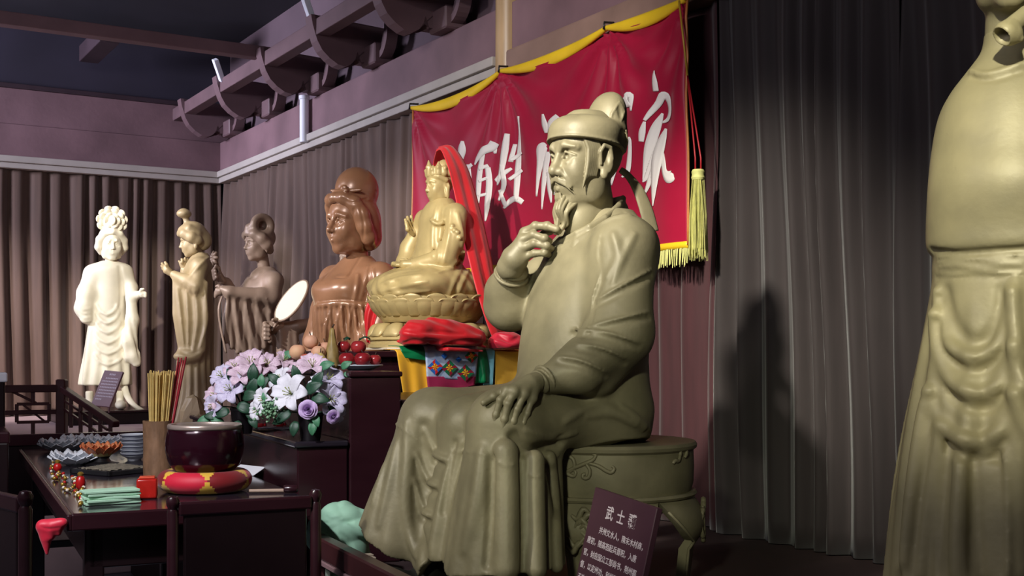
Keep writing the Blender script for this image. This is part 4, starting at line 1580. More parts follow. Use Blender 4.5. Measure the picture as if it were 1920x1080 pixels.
def buddha():
    fr = Frame(806, 6.15, 1.512, WALLANG + 0.02)
    th = thing('seated_buddha', 'gilded seated crowned figure on a lotus base, right hand raised', 'statue', fr.o, fr.ang)
    p = fr.p
    h = .0052
    q = lambda v: v * 6.15 / FPX
    S = Sculpt((-.34, -.34, .25), (.34, .34, 1.05), h, fr)
    zz = lambda y: EYE + (HOR - y) / FPX * 6.15 - 1.512
    # body: lap, torso, shoulders
    S.loft([(zz(562), .02, 0, .27, .28), (zz(545), .02, 0, .285, .30), (zz(520), .015, 0, .25, .27), (zz(502), 0, 0, .17, .19), (zz(480), -.03, 0, .115, .14),
            (zz(440), -.05, 0, .10, .13), (zz(405), -.06, 0, .095, .14), (zz(385), -.065, 0, .075, .11), (zz(372), -.07, 0, .05, .07)], k=.01,
           fold=lambda a, Z: np.clip((zz(470) - Z) / .1, 0, 1) * .004 * np.sin(a * 20 + Z * 60))
    # knees
    for sg in (-1, 1):
        S.ell((.12, sg * .20, zz(536)), (.13, .12, .065), .04)
        S.cap((.0, sg * .22, zz(535)), (.22, -sg * .05, zz(545)), .06, .045, .03)
        S.ell((-.06, sg * .15, zz(405)), (.055, .06, .055), .03)
    # left arm to the lap (near), right arm raised (far)
    S.chain([(-.06, .17, zz(408)), (-.03, .205, zz(450)), (.02, .20, zz(490)), (.13, .08, zz(500))], [.052, .052, .055, .034], k=.025, kk=.02)
    S.chain([(-.06, -.17, zz(408)), (.0, -.22, zz(460)), (.03, -.21, zz(490))], [.05, .05, .052], k=.025, kk=.02)
    S.chain([(.03, -.21, zz(490)), p(792, 470, -.2), p(782, 450, -.19)], [.05, .036, .024], k=.02, kk=.01)
    S.chain([p(789, 460, -.2), p(784, 490, -.2), p(786, 520, -.2)], [.030, .042, .040], k=.012)
    # pleats on robe
    R = S.ridge
    for pts, r in (([(820, 385), (812, 430), (812, 480)], 3), ([(832, 385), (826, 440), (822, 490)], 3), ([(845, 392), (842, 440), (832, 492)], 3),
                   ([(858, 400), (866, 440), (862, 480), (840, 505)], 3.5), ([(872, 470), (860, 500), (820, 512)], 3), ([(880, 505), (866, 530), (858, 552)], 3.5),
                   ([(868, 500), (850, 530), (842, 555)], 3.5), ([(718, 520), (750, 510), (790, 506)], 3), ([(717, 532), (750, 522), (790, 516)], 3),
                   ([(720, 545), (755, 536), (800, 528)], 3), ([(730, 553), (765, 548), (805, 545)], 2.5), ([(812, 500), (830, 505), (850, 503)], 2.5)):
        R(pts, r)
    # necklace beads
    for i in range(9):
        a = -.9 + 1.8 * i / 8
        S.ell(S.hit(822 + 16 * math.sin(a), 400 + 22 * math.cos(a) * .9), np.array([1, 1, 1]) * .011, .004)
    for x, y in ((848, 424), (852, 432), (858, 436), (862, 446)):
        S.ell(S.hit(x, y), np.array([1, 1, 1]) * .013, .004)
    S.mesh('robe', M_GILT, th)
    # head and crown
    hc = np.array([-.055, 0, zz(346)])
    U = np.array([.185, .185, .20])
    Hd = Sculpt(hc + np.array([-.13, -.12, -.17]), hc + np.array([.13, .12, .24]), 0.0036, fr)
    P = face(Hd, hc, U, rotm(0, .10), neck=.75, full=1.12)
    Hd.ell(P(-.16, 0, .20), np.array([.33, .33, .34]) * .185, .01)
    for sg in (-1, 1):
        Hd.ell(P(-.06, sg * .34, -.24), (.012, .008, .030), .008)
        Hd.chain([P(.28, sg * .10, .26), P(.15, sg * .28, .20), P(-.05, sg * .35, .10)], [.012, .014, .012], k=.008)
    Hd.mesh('head', M_GILT, th)
    C = Sculpt(hc + np.array([-.12, -.12, .02]), hc + np.array([.14, .12, .25]), 0.0036, fr)
    for i in range(9):
        a = math.radians(-100 + 25 * i)
        b = P(-.10 + .36 * math.cos(a), .34 * math.sin(a), .28)
        t = P(-.13 + .40 * math.cos(a), .38 * math.sin(a), .28 + .36 * (1 if i == 4 else .8 if i % 2 == 0 else .6))
        C.chain([b, (b + t) / 2, t], [.020, .018, .004], k=.006)
        C.ell((b + t) / 2 + np.array([.012 * math.cos(a), .012 * math.sin(a), 0]), (.010, .010, .010), .003)
    C.chain([P(-.10 + .37 * math.cos(a), .35 * math.sin(a), .28) for a in np.linspace(-2.2, 2.2, 18)], .011, k=.004)
    C.ell(P(-.20, 0, .42), np.array([.22, .20, .26]) * .185, .01)
    C.mesh('crown', M_GILT, th)
    # hands
    wr = p(782, 450, -.19)
    J = []
    tips = [(760, 412), (764, 407), (771, 405), (777, 410)]
    for i, (x, y) in enumerate(tips):
        l = -.155 - .018 * i
        b = p(768 + 3.5 * i, 430, l)
        t = p(x, y, l)
        J.append([b, b * .5 + t * .5 + np.array([.004, 0, .002]), t])
    J[3] = [J[3][0], p(774, 421, -.205), p(768, 424, -.20)]
    J.append([p(775, 440, -.16), p(764, 430, -.145), p(762, 420, -.150)])
    L = Sculpt(wr - .13, wr + np.array([.14, .13, .18]), .0035, fr)
    hand(L, J, [.0105] * 4 + [.0115], [wr, p(776, 436, -.18)], .006, [.022, .026])
    L.mesh('hand', M_GILT, th)
    J = []
    for i in range(4):
        y0 = .03 - .024 * i
        J.append([np.array([.16, .05 - .01 * i, zz(500) + .0]) + np.array([.012 * i, 0, 0]), np.array([.165 + .012 * i, .01 - .008 * i, zz(497)]), np.array([.165 + .010 * i, -.04, zz(499)])])
    J.append([np.array([.13, .05, zz(496)]), np.array([.14, .01, zz(490)]), np.array([.155, -.02, zz(489)])])
    L = Sculpt((.06, -.10, zz(512)), (.26, .16, zz(478)), .0036, fr)
    hand(L, J, [.011] * 5, [(.12, .10, zz(500)), (.17, .055, zz(500))], .006, [.024, .026])
    L.mesh('hand', M_GILT, th)
    # lotus throne: upper bowl with petals, lower turned-down petals, plinth
    zt, zm, zl = zz(556), zz(598), zz(612)
    bm = bmesh.new()
    bm_lathe(bm, [(0, zm - .02), (.235, zm - .02), (.255, zm), (.285, zm + .05), (.300, zt - .012), (.296, zt), (0, zt)], 64)
    up = from_bm('lotus_seat', bm, M_GILT, th, sm='auto')
    for ring, (n, off, hh) in enumerate(((16, 0, 1.0), (16, .5, .82))):
        bm = bmesh.new()
        def petal(i, j, a0, n=n, hh=hh, ring=ring):
            u, v = i / 6 * 2 - 1, j / 8
            a = a0 + u * (math.pi / n) * 1.02 * (math.sin(math.pi * (.15 + .80 * (1 - v) ** .8)) ** .5)
            r = .25 + .055 * v + .020 * (1 - u * u) * math.sin(math.pi * min(v * 1.1, 1)) + .014 * ring * 0 + .012 * v * v
            z = zm + (zt - zm) * hh * (v - .12 * u * u * v)
            return ((r + .004 * (1 - ring)) * math.cos(a), (r + .004 * (1 - ring)) * math.sin(a), z)
        bm_grid(bm, lambda i, j: petal(i, j, 0.0), 7, 9)
        me = None
        for k in range(n):
            if me is None:
                o = from_bm('lotus_petal', bm, M_GILT, th, sm=True)
                o.modifiers.new('thickness', 'SOLIDIFY').thickness = .008
                me = o
                o.rotation_euler = (0, 0, 2 * math.pi * off / n)
            else:
                c = me.copy()
                COL.objects.link(c)
                c.rotation_euler = (0, 0, 2 * math.pi * (k + off) / n)
    bm = bmesh.new()
    z0 = zz(652)
    bm_lathe(bm, [(0, z0), (.315, z0), (.315, z0 + .014), (.305, z0 + .02), (.305, z0 + .035), (.32, z0 + .04), (.31, z0 + .055), (.26, zl - .02), (.215, zl + .01), (.215, zm), (0, zm)], 64)
    from_bm('lotus_plinth', bm, M_GILT, th, sm='auto')
    bm = bmesh.new()
    def petal2(i, j):
        u, v = i / 6 * 2 - 1, j / 8
        n = 16
        a = u * (math.pi / n) * 1.0 * (math.sin(math.pi * (.18 + .80 * (1 - v) ** .8)) ** .5)
        r = .225 + .095 * v + .022 * (1 - u * u) * math.sin(math.pi * v)
        z = zl + .012 - (zl - z0 - .045) * v ** 1.5 + .016 * math.sin(math.pi * v) * (1 - u * u)
        return (r * math.cos(a), r * math.sin(a), z)
    bm_grid(bm, petal2, 7, 9)
    o = from_bm('lower_petal', bm, M_GILT, th, sm=True)
    o.modifiers.new('thickness', 'SOLIDIFY').thickness = .008
    for k in range(1, 16):
        c = o.copy()
        COL.objects.link(c)
        c.rotation_euler = (0, 0, 2 * math.pi * k / 16)
    bm = bmesh.new()
    bm_lathe(bm, [(0, 0), (.33, 0), (.33, z0), (0, z0)], 8, M=Matrix.Rotation(math.pi / 8, 4, 'Z'))
    from_bm('base_slab', bm, mat('pale base slab', srgb(214, 200, 180), .5, var=.05), th)
    return fr


buddha_fr = buddha()


def bust():
    fr = Frame(662, 7.06, 1.40, WALLANG + 0.30)
    th = thing('portrait_bust', 'large copper brown bust of a woman with a high rounded chignon', 'statue', fr.o, fr.ang)
    zz = lambda y: EYE + (HOR - y) / FPX * 7.06 - 1.40
    p = fr.p
    q = lambda v: v * 7.06 / FPX
    S = Sculpt((-.30, -.36, -.02), (.34, .36, .72), .0055, fr)
    S.loft([(zz(690), .0, 0, .19, .22), (zz(640), .01, 0, .20, .235), (zz(600), .03, 0, .195, .225), (zz(570), .045, 0, .18, .215), (zz(540), .05, 0, .175, .205),
            (zz(515), .0, 0, .135, .205), (zz(495), -.03, 0, .10, .15), (zz(480), -.04, 0, .075, .085)], k=.01,
           fold=lambda a, Z: np.clip((zz(572) - Z) / .02, 0, 1) * (.007 * np.sin(a * 34) + .004 * np.sin(a * 21 + 6 * Z)))
    for sg in (-1, 1):
        S.ell((.11, sg * .085, zz(545)), (.10, .095, .075), .04)
        S.ell((-.03, sg * .205, zz(520)), (.085, .085, .085), .05)
        S.chain([(-.03, sg * .225, zz(525)), (-.01, sg * .265, zz(580)), (.06, sg * .25, zz(640)), (.09, sg * .2, zz(690))], [.075, .085, .085, .08], k=.03, kk=.03)
    R = S.ridge
    R([(597, 573), (630, 569), (660, 571), (690, 575)], 4, taper=False)
    R([(597, 566), (640, 562), (690, 566)], 1.6, op='cut', taper=False)
    R([(648, 478), (630, 497), (612, 515), (605, 525)], 2.0, op='cut')
    R([(676, 482), (664, 500), (652, 518), (630, 520)], 2.4, op='cut')
    for pts in ([(690, 500), (684, 530), (676, 560)], [(700, 505), (700, 535), (690, 568)], [(672, 515), (668, 545), (664, 565)], [(712, 520), (712, 560), (700, 600)],
                [(660, 580), (655, 610), (656, 640)], [(640, 578), (634, 610), (632, 640)], [(680, 582), (680, 610), (684, 640)], [(620, 578), (614, 610), (610, 640)]):
        R(pts, 3.5, k=4)
    for x in (606, 616, 626, 636, 648, 661, 673):
        R([(x + 2, 580), (x - 1, 610), (x - 2, 645)], 2.2, k=3, op='cut')
    S.mesh('body', M_COPPER, th)
    U = .375
    hc = p(652, 418, 0) + np.array([-.02, 0, 0])
    Hd = Sculpt(hc + np.array([-.22, -.19, -.30]), hc + np.array([.22, .19, .20]), .0045, fr)
    P = face(Hd, hc, U, rotm(-.05, .02), neck=.72, full=1.06, smile=.012)
    Hd.mesh('head', M_COPPER, th)
    A = Sculpt(hc + np.array([-.30, -.24, -.22]), hc + np.array([.24, .24, .40]), .0050, fr)
    # hair parted in the middle, drawn back over the ears to a nape roll; tall rounded chignon above
    for sg in (-1, 1):
        A.chain([P(.30, sg * .02, .37), P(.24, sg * .16, .36), P(.13, sg * .28, .27), P(.05, sg * .335, .10), P(.0, sg * .345, -.08), P(-.08, sg * .33, -.24), P(-.20, sg * .24, -.34)],
                [.030, .036, .042, .046, .046, .042, .036], k=.02, kk=.02)
    A.ell(P(-.12, 0, .14), np.array([.37, .335, .36]) * U, .03)
    A.ell(P(-.24, 0, -.08), np.array([.27, .32, .34]) * U, .05)
    A.ell(P(-.30, 0, -.24), np.array([.20, .28, .18]) * U, .04)
    A.ell(P(-.14, 0, .52), np.array([.36, .32, .37]) * U, .012, rotm(0, -.15))
    A.ell(P(-.05, 0, .37), np.array([.37, .325, .13]) * U, .012, rotm(0, -.10))
    A.ell(P(.26, 0, -.14), np.array([.26, .245, .44]) * U, .01, op='cut')
    for pts in ([(640, 372), (660, 380), (690, 372)], [(664, 392), (660, 420), (668, 450)], [(676, 392), (682, 420), (680, 450)]):
        A.ridge(pts, 2.0, op='cut')
    c0 = P(.22, .14, .47)
    for i in range(6):
        a = i * math.pi / 3
        A.ell(c0 + np.array([.012 * math.cos(a), .030 * math.cos(a), .024 * math.sin(a)]), (.014, .018, .014), .003)
    A.ell(c0, (.02, .016, .016), .004)
    A.chain([c0 + np.array([.0, -.03, 0]), c0 + np.array([.02, -.09, .01])], [.016, .008], k=.004)
    A.chain([c0 + np.array([-.01, .03, 0]), c0 + np.array([-.05, .09, .005])], [.016, .008], k=.004)
    A.mesh('hair', M_COPPER, th)


bust()


def lady(name, label, px, Y, z0, ang, mt, top, chin, foot, build, hair):
    """a robed standing woman; top/chin/foot are picture rows of her face top, chin and feet"""
    fr = Frame(px, Y, z0, ang)
    th = thing(name, label, 'statue', fr.o, fr.ang)
    zz = lambda y: EYE + (HOR - y) / FPX * Y - z0
    q = lambda v: v * Y / FPX
    build(fr, th, zz, q, mt)
    hair(fr, th, zz, q, mt)
    return fr, th


def lady_head(fr, th, c, U, m, R=None, h=.0045, hair=None, full=1.08):
    Hd = Sculpt(c + np.array([-.7, -.6, -1.0]) * U, c + np.array([.7, .6, .6]) * U, h, fr)
    P = face(Hd, c, U, R, neck=.85, full=full)
    Hd.mesh('head', m, th)
    return P


# --- dark grey-brown lady in front of the curtain
def dark_lady():
    fr = Frame(492, 8.47, DAIS, WALLANG + .10)
    th = thing('standing_lady', 'grey brown bronze lady holding a blossom, hair in a rolled loop', 'statue', fr.o, fr.ang)
    Y = 8.47
    zz = lambda y: EYE + (HOR - y) / FPX * Y - DAIS
    p, q = fr.p, lambda v: v * Y / FPX
    S = Sculpt((-.34, -.36, -.02), (.50, .36, zz(480)), .0085, fr)
    S.loft([(0, 0, 0, .27, .26), (.3, 0, 0, .22, .22), (zz(700), 0, 0, .17, .19), (zz(630), .0, 0, .145, .18), (zz(590), .0, 0, .135, .175), (zz(550), .01, 0, .13, .175), (zz(525), -.01, 0, .11, .17),
            (zz(510), -.02, 0, .085, .12), (zz(500), -.025, 0, .05, .06)], k=.02,
           fold=lambda a, Z: np.clip((zz(600) - Z) / .2, 0, 1) * .008 * np.sin(a * 18))
    for sg in (-1, 1):
        S.ell((-.01, sg * .15, zz(527)), (.065, .07, .06), .04)
    # near forearm reaching forward, wide sleeve hanging from it
    S.chain([(-.01, .17, zz(530)), (.03, .21, zz(560)), p(490, 556, .2), p(430, 548, .16), p(418, 543, .14)], [.062, .065, .06, .042, .03], k=.03, kk=.02)
    for i in range(8):
        u = i / 7
        a = p(430 + 75 * u, 550 + 4 * u, .16 + .05 * u)
        b = p(422 + 85 * u, 640 + 25 * math.sin(math.pi * u), .15 + .06 * u)
        S.chain([a, a * .5 + b * .5 + np.array([.01, 0, 0]), b], [.020, .022, .020], k=.018)
    S.chain([(-.01, -.17, zz(530)), (.10, -.20, zz(560)), p(425, 530, -.14), p(412, 520, -.12)], [.055, .05, .032, .022], k=.02, kk=.02)
    R = S.ridge
    for pts in ([(440, 560), (445, 610), (455, 655)], [(460, 560), (468, 610), (482, 655)], [(480, 560), (492, 610), (508, 640)], [(500, 560), (512, 600), (525, 630)]):
        R(pts, 3, k=3, sink=.0)
    for pts in ([(432, 556), (438, 610), (446, 655)], [(450, 560), (457, 610), (468, 655)], [(470, 562), (480, 610), (495, 650)], [(490, 562), (502, 606), (516, 638)]):
        R(pts, 3.4, k=3, op='cut')
    R([(462, 512), (475, 522), (492, 508)], 2.5, op='cut', taper=False)
    S.mesh('robe', M_GREYBR, th)
    hc = p(484, 457, 0)
    P = lady_head(fr, th, hc, .245, M_GREYBR, rotm(0.0, .06), .0048)
    A = Sculpt(hc + np.array([-.26, -.20, -.16]), hc + np.array([.20, .20, .24]), .0055, fr)
    U = .245
    for sg in (-1, 1):
        A.chain([P(.30, sg * .05, .30), P(.22, sg * .25, .26), P(.05, sg * .36, .12), P(-.10, sg * .36, -.05), P(-.25, sg * .2, -.2)], [.025, .035, .04, .04, .03], k=.02, kk=.01)
    A.ell(P(-.15, 0, .18), np.array([.38, .34, .36]) * U, .03)
    A.ell(P(.25, 0, -.16), np.array([.26, .25, .44]) * U, .01, op='cut')
    # rolled loop on the crown, its axis towards the viewer
    _R1 = .066
    c = P(-.06, .10, .50)
    A.chain([c + np.array([_R1 * math.cos(t), .03, _R1 * .95 * math.sin(t)]) for t in np.linspace(0, 2 * math.pi, 20)], .026, k=.012)
    A.cap(c + np.array([0, -.06, 0]), c + np.array([0, .0, 0]), .05, .05, .02)
    A.cap(c + np.array([0, .02, 0]), c + np.array([0, .10, 0]), .030, .034, .008, 'cut')
    A.chain([P(.30, .05, .30), P(.26, .06, .44), P(.12, .08, .50)], [.025, .035, .03], k=.02)
    A.ell(P(-.08, .38, -.17), (.012, .010, .030), .004)
    A.mesh('hair', M_GREYBR, th)
    # hand and blossom
    w = p(412, 520, -.12)
    L = Sculpt(w - .14, w + .16, .0045, fr)
    J = [[p(408, 512 + 4 * i, -.12), p(400 + i, 508 + 5 * i, -.11), p(403 + i, 502 + 6 * i, -.08)] for i in range(4)] + [[p(412, 512, -.1), p(410, 502, -.08), p(405, 498, -.07)]]
    hand(L, J, [.014] * 5, [p(416, 526, -.12), p(409, 517, -.115)], .008, [.03, .034])
    L.mesh('hand', M_GREYBR, th)
    w2 = p(416, 543, .14)
    L = Sculpt(w2 - .14, w2 + .14, .0045, fr)
    J = [[p(414, 541 + 3 * i, .13), p(407, 543 + 3 * i, .12), p(404, 548 + 3 * i, .10)] for i in range(4)] + [[p(415, 540, .12), p(410, 536, .10), p(406, 537, .09)]]
    hand(L, J, [.013] * 5, [p(420, 545, .14), p(414, 546, .13)], .008, [.026, .030])
    L.mesh('hand', M_GREYBR, th)
    bm = bmesh.new()
    st = [p(406, 512, -.1), p(409, 497, -.09), p(405, 484, -.08)]
    bm_tube(bm, st, .006, 6)
    from_bm('stem', bm, M_GREYBR, th, sm=True)
    for k in range(7):
        a = 2 * math.pi * k / 7
        d = np.array([.03, .5 * math.cos(a), .5 * math.sin(a)])
        t = st[-1] + np.array([.01, .055 * math.cos(a), .05 * math.sin(a)])
        bm = bmesh.new()
        bm_tube(bm, [st[-1], (st[-1] + t) / 2 + np.array([.015, 0, 0]), t], [.006, .017, .008], 6)
        from_bm('petal', bm, M_GREYBR, th, sm=True)
    # trailing scarf
    bm = bmesh.new()
    C = catmull([p(416, 556, .16), p(410, 580, .17), p(414, 615, .17), p(424, 662, .17)], 6)
    bm_tube(bm, C, .013, 8, flat=.5)
    from_bm('scarf', bm, M_GREYBR, th, sm=True)


dark_lady()


# --- lady lit from above, hands raised before her chest
def flute_lady():
    Y = 9.6
    fr = Frame(366, Y, PLAT, 3.42)
    th = thing('standing_lady', 'cream and brown lady in profile, both hands raised, ball ornament on her hair', 'statue', fr.o, fr.ang)
    zz = lambda y: EYE + (HOR - y) / FPX * Y - PLAT
    p, q = fr.p, lambda v: v * Y / FPX
    m = M_CREAMBR
    S = Sculpt((-.30, -.32, -.02), (.34, .32, zz(462)), .0085, fr)
    S.loft([(0, .02, 0, .21, .22), (zz(740), .0, 0, .16, .17), (zz(680), 0, 0, .14, .16), (zz(600), -.02, 0, .13, .165), (zz(550), -.02, 0, .12, .16), (zz(520), -.02, 0, .12, .165), (zz(500), -.03, 0, .11, .165),
            (zz(485), -.04, 0, .085, .13), (zz(474), -.045, 0, .05, .06)], k=.02,
           fold=lambda a, Z: np.clip((zz(620) - Z) / .2, 0, 1) * .007 * np.sin(a * 16))
    for sg in (-1, 1):
        S.ell((-.03, sg * .14, zz(500)), (.065, .065, .06), .04)
    S.chain([(-.03, .16, zz(502)), (.0, .20, zz(540)), p(352, 528, .18), p(326, 515, .14)], [.06, .062, .055, .034], k=.03, kk=.02)
    S.chain([(-.03, -.16, zz(502)), (.02, -.19, zz(535)), p(348, 515, -.10), p(344, 505, -.08)], [.055, .055, .04, .026], k=.02, kk=.02)
    for i in range(8):
        u = i / 7
        a = p(328 + 58 * u, 525 + 6 * u, .15 + .06 * u)
        b = p(340 + 40 * u, 655 + 12 * math.sin(math.pi * u), .15 + .05 * u)
        S.chain([a, a * .5 + b * .5 + np.array([.02 * (1 - u), .01, 0]), b], [.020, .024, .026], k=.02)
    S.ell(p(352, 668, .16), (.11, .07, .05), .04)
    R = S.ridge
    for pts in ([(332, 540), (340, 600), (346, 650)], [(350, 545), (352, 600), (352, 650)], [(366, 545), (370, 600), (362, 655)], [(384, 540), (388, 600), (376, 650)],
                [(356, 520), (372, 500), (392, 482)]):
        R(pts, 3, k=3, sink=.0)
    for pts in ([(341, 535), (346, 600), (349, 652)], [(358, 540), (361, 600), (357, 655)], [(375, 540), (379, 600), (369, 655)], [(340, 660), (355, 664), (375, 658)]):
        R(pts, 3.2, k=3, op='cut')
    S.mesh('robe', m, th)
    hc = p(361, 453, 0)
    U = .245
    P = lady_head(fr, th, hc, U, m, rotm(0, .16), .005)
    A = Sculpt(hc + np.array([-.24, -.20, -.16]), hc + np.array([.2, .2, .34]), .0055, fr)
    for sg in (-1, 1):
        A.chain([P(.32, sg * .04, .30), P(.20, sg * .26, .26), P(.02, sg * .36, .12), P(-.15, sg * .34, 0)], [.03, .045, .045, .04], k=.02, kk=.01)
        A.chain([P(.30, sg * .06, .42), P(.05, sg * .34, .40), P(-.2, sg * .30, .2)], [.02, .03, .03], k=.012)
    A.ell(P(-.06, 0, .32), np.array([.42, .36, .34]) * U, .03)
    A.ell(P(-.32, 0, 0), np.array([.30, .26, .34]) * U, .03)
    A.ell(P(.28, 0, -.16), np.array([.26, .26, .44]) * U, .01, op='cut')
    A.cap(P(.06, 0, .58), P(.10, 0, .80), .028, .022, .015)
    A.ell(P(.12, 0, .93), np.array([.24, .24, .15]) * U, .01)
    A.ell(P(.12, 0, .99), np.array([.17, .17, .12]) * U, .008)
    A.ell(P(-.06, .40, -.20), (.016, .014, .022), .004)
    A.mesh('hair', m, th)
    for (wx, wy, l), tips in (((320, 512, .13), [(304, 494), (303, 499), (305, 504), (308, 508)]), ((346, 503, -.08), [(336, 490), (341, 486), (347, 484), (352, 486)])):
        w = p(wx, wy, l)
        L = Sculpt(w - .14, w + .14, .005, fr)
        J = []
        for i, (x, y) in enumerate(tips):
            b = w * .4 + p(x, y, l - .012 * i) * .6
            t = p(x, y, l - .012 * i)
            J.append([w * .7 + t * .3, b, t])
        J.append([w, p((wx + tips[0][0]) / 2, min(wy, tips[0][1]) + 2, l + .03), p(tips[0][0] + 6, tips[0][1] - 2, l + .03)])
        hand(L, J, [.014] * 5, [w, w * .6 + J[1][2] * .4], .008, [.026, .032])
        L.mesh('hand', m, th)
    # pale rock at her feet
    bm = bmesh.new()
    M = mtx(p(362, 778, .22) * np.array([1, 1, 0]) + np.array([0, 0, .0]), (1, 0, 0), (0, 1, 0), (0, 0, 1))
    bm_lathe(bm, [(0, 0), (.10, 0), (.085, .10), (.05, .20), (0, .23)], 9, M=M, wob=lambda a, z: 1 + .18 * math.sin(3 * a + 9 * z))
    from_bm('rock_base', bm, m, th)


flute_lady()


# --- brightly lit lady at the left
def white_lady():
    Y = 9.6
    fr = Frame(206, Y, PLAT + .106, -1.22)
    th = thing('standing_lady', 'brightly lit cream lady with a big flower on her hair and a long hanging sleeve', 'statue', fr.o, fr.ang)
    z0 = PLAT + .106
    zz = lambda y: EYE + (HOR - y) / FPX * Y - z0
    p, q = fr.f, lambda v: v * Y / FPX        # picture points at forward offset
    m = M_CREAM
    S = Sculpt((-.34, -.36, .10), (.40, .36, zz(480)), .008, fr)
    rows = [(722, 197, 47), (700, 198, 45), (650, 200, 39), (600, 202, 34), (560, 203, 32), (530, 204, 33), (505, 204, 36), (496, 205, 28), (489, 206, 14)]
    S.loft([(zz(y), 0.0, p(c, y)[1], q(w) * .68, q(w)) for y, c, w in rows], k=.015,
           fold=lambda a, Z: np.clip((zz(650) - Z) / .25, 0, 1) * (.007 * np.sin(a * 13 + 1)))
    S.ell(p(176, 515, 0), (.07, .07, .07), .05)
    S.ell(p(232, 512, 0), (.07, .065, .065), .05)
    # viewer's left sleeve, puffed; viewer's right forearm and long sleeve
    S.chain([p(174, 515, 0), p(163, 550, .02), p(158, 578, .03), p(162, 596, .05)], [.07, .075, .072, .05], k=.03, kk=.03)
    S.chain([p(234, 512, 0), p(246, 540, .04), p(248, 556, .09), p(262, 552, .14)], [.06, .052, .042, .03], k=.03, kk=.02)
    S.chain([p(246, 560, .09), p(248, 600, .10), p(243, 640, .10), p(250, 668, .10), p(256, 680, .10)], [.040, .05, .055, .050, .036], k=.03, kk=.03)
    R = S.ridge
    for i, y in enumerate((588, 604, 622, 641, 661, 682)):
        w = 19 + i * 1.5
        x = 201 + i * .6
        R([(x - w, y - 17), (x - w * .72, y - 6), (x, y + 2), (x + w * .72, y - 6), (x + w, y - 17)], 2.3, k=3, sink=.0, taper=False)
        R([(x - w * .6, y + 3), (x, y + 9), (x + w * .6, y + 3)], 2.0, k=4, op='cut')
    for y in (580, 588, 596, 603):
        R([(150, y - 6), (158, y), (170, y - 2)], 2.2)
    R([(225, 500), (228, 540), (226, 575)], 3, op='cut')
    R([(244, 600), (256, 640), (262, 670)], 3, op='cut')
    R([(170, 620), (164, 670), (158, 715)], 4)
    R([(232, 620), (238, 670), (240, 715)], 4)
    S.mesh('robe', m, th)
    hc = np.array([.01, p(209, 460)[1], zz(459)])
    U = .262
    P = lady_head(fr, th, hc, U, m, rotm(.10, .03), .0045)
    A = Sculpt(hc + np.array([-.24, -.22, -.16]), hc + np.array([.22, .22, .34]), .0055, fr)
    for sg in (-1, 1):
        A.chain([P(.29, 0, .37), P(.20, sg * .22, .32), P(.06, sg * .345, .14), P(-.02, sg * .37, -.08), P(-.1, sg * .30, -.24)], [.020, .026, .032, .032, .022], k=.015, kk=.01)
    A.ell(P(-.12, 0, .20), np.array([.38, .38, .38]) * U, .03)
    A.ell(P(.30, 0, -.14), np.array([.30, .26, .42]) * U, .01, op='cut')
    A.ell(P(.02, 0, .60), np.array([.30, .34, .22]) * U, .03)
    A.mesh('hair', m, th)
    # the flower: rings of petals
    c = P(.26, -.02, .72)
    for ring, (n, r, s) in enumerate(((1, 0, .030), (6, .040, .026), (9, .075, .026), (11, .10, .024))):
        for k in range(n):
            a = 2 * math.pi * k / max(n, 1) + ring
            bm = bmesh.new()
            bmesh.ops.create_icosphere(bm, subdivisions=2, radius=1)
            T = mtx(c + np.array([.02 - .018 * ring, r * math.cos(a), r * math.sin(a)]), (1, 0, 0), (0, math.cos(a), math.sin(a)), (0, -math.sin(a), math.cos(a)))
            for v in bm.verts:
                cu = (v.co.z ** 2) * .3
                v.co = T @ Vector((v.co.x * s * .38 + (v.co.y * .5 - cu * .6) * s, v.co.y * s * .95, v.co.z * s * 1.35))
            from_bm('flower_petal', bm, m, th, sm=True)
    w = p(262, 552, .14)
    L = Sculpt(w - .13, w + .13, .005, fr)
    J = [[p(265, 548 + 2 * i, .15), p(269, 548 + 2.2 * i, .16), p(273, 549 + 2.4 * i, .17)] for i in range(4)] + [[p(262, 548, .16), p(265, 543, .17), p(269, 542, .18)]]
    hand(L, J, [.013] * 5, [w, p(266, 552, .15)], .008, [.026, .028])
    L.mesh('hand', m, th)
    # slippers and trailing scarf
    for x in (168, 226):
        F = Sculpt(p(x, 745, .1) * [1, 1, 0] + np.array([-.16, -.1, -.01]), p(x, 745, .1) * [1, 1, 0] + np.array([.22, .1, .14]), .006, fr)
        b = p(x, 745, .08) * [1, 1, 0]
        F.ell(b + [.04, 0, .035], (.12, .045, .035), .02)
        F.cap(b + [-.04, 0, .05], b + [-.06, 0, .30], .030, .034, .02)
        F.ell(b + [.14, 0, .032], (.05, .036, .026), .03)
        F.mesh('slipper', m, th)
    bm = bmesh.new()
    C = catmull([p(232, 722, .05), p(240, 745, .09), p(252, 760, .14), p(268, 770, .16), p(277, 771, .16)], 6)
    bm_tube(bm, C, [.03 * (1 - .6 * i / (len(C) - 1)) for i in range(len(C))], 10, flat=.5)
    from_bm('scarf', bm, m, th, sm=True)


white_lady()


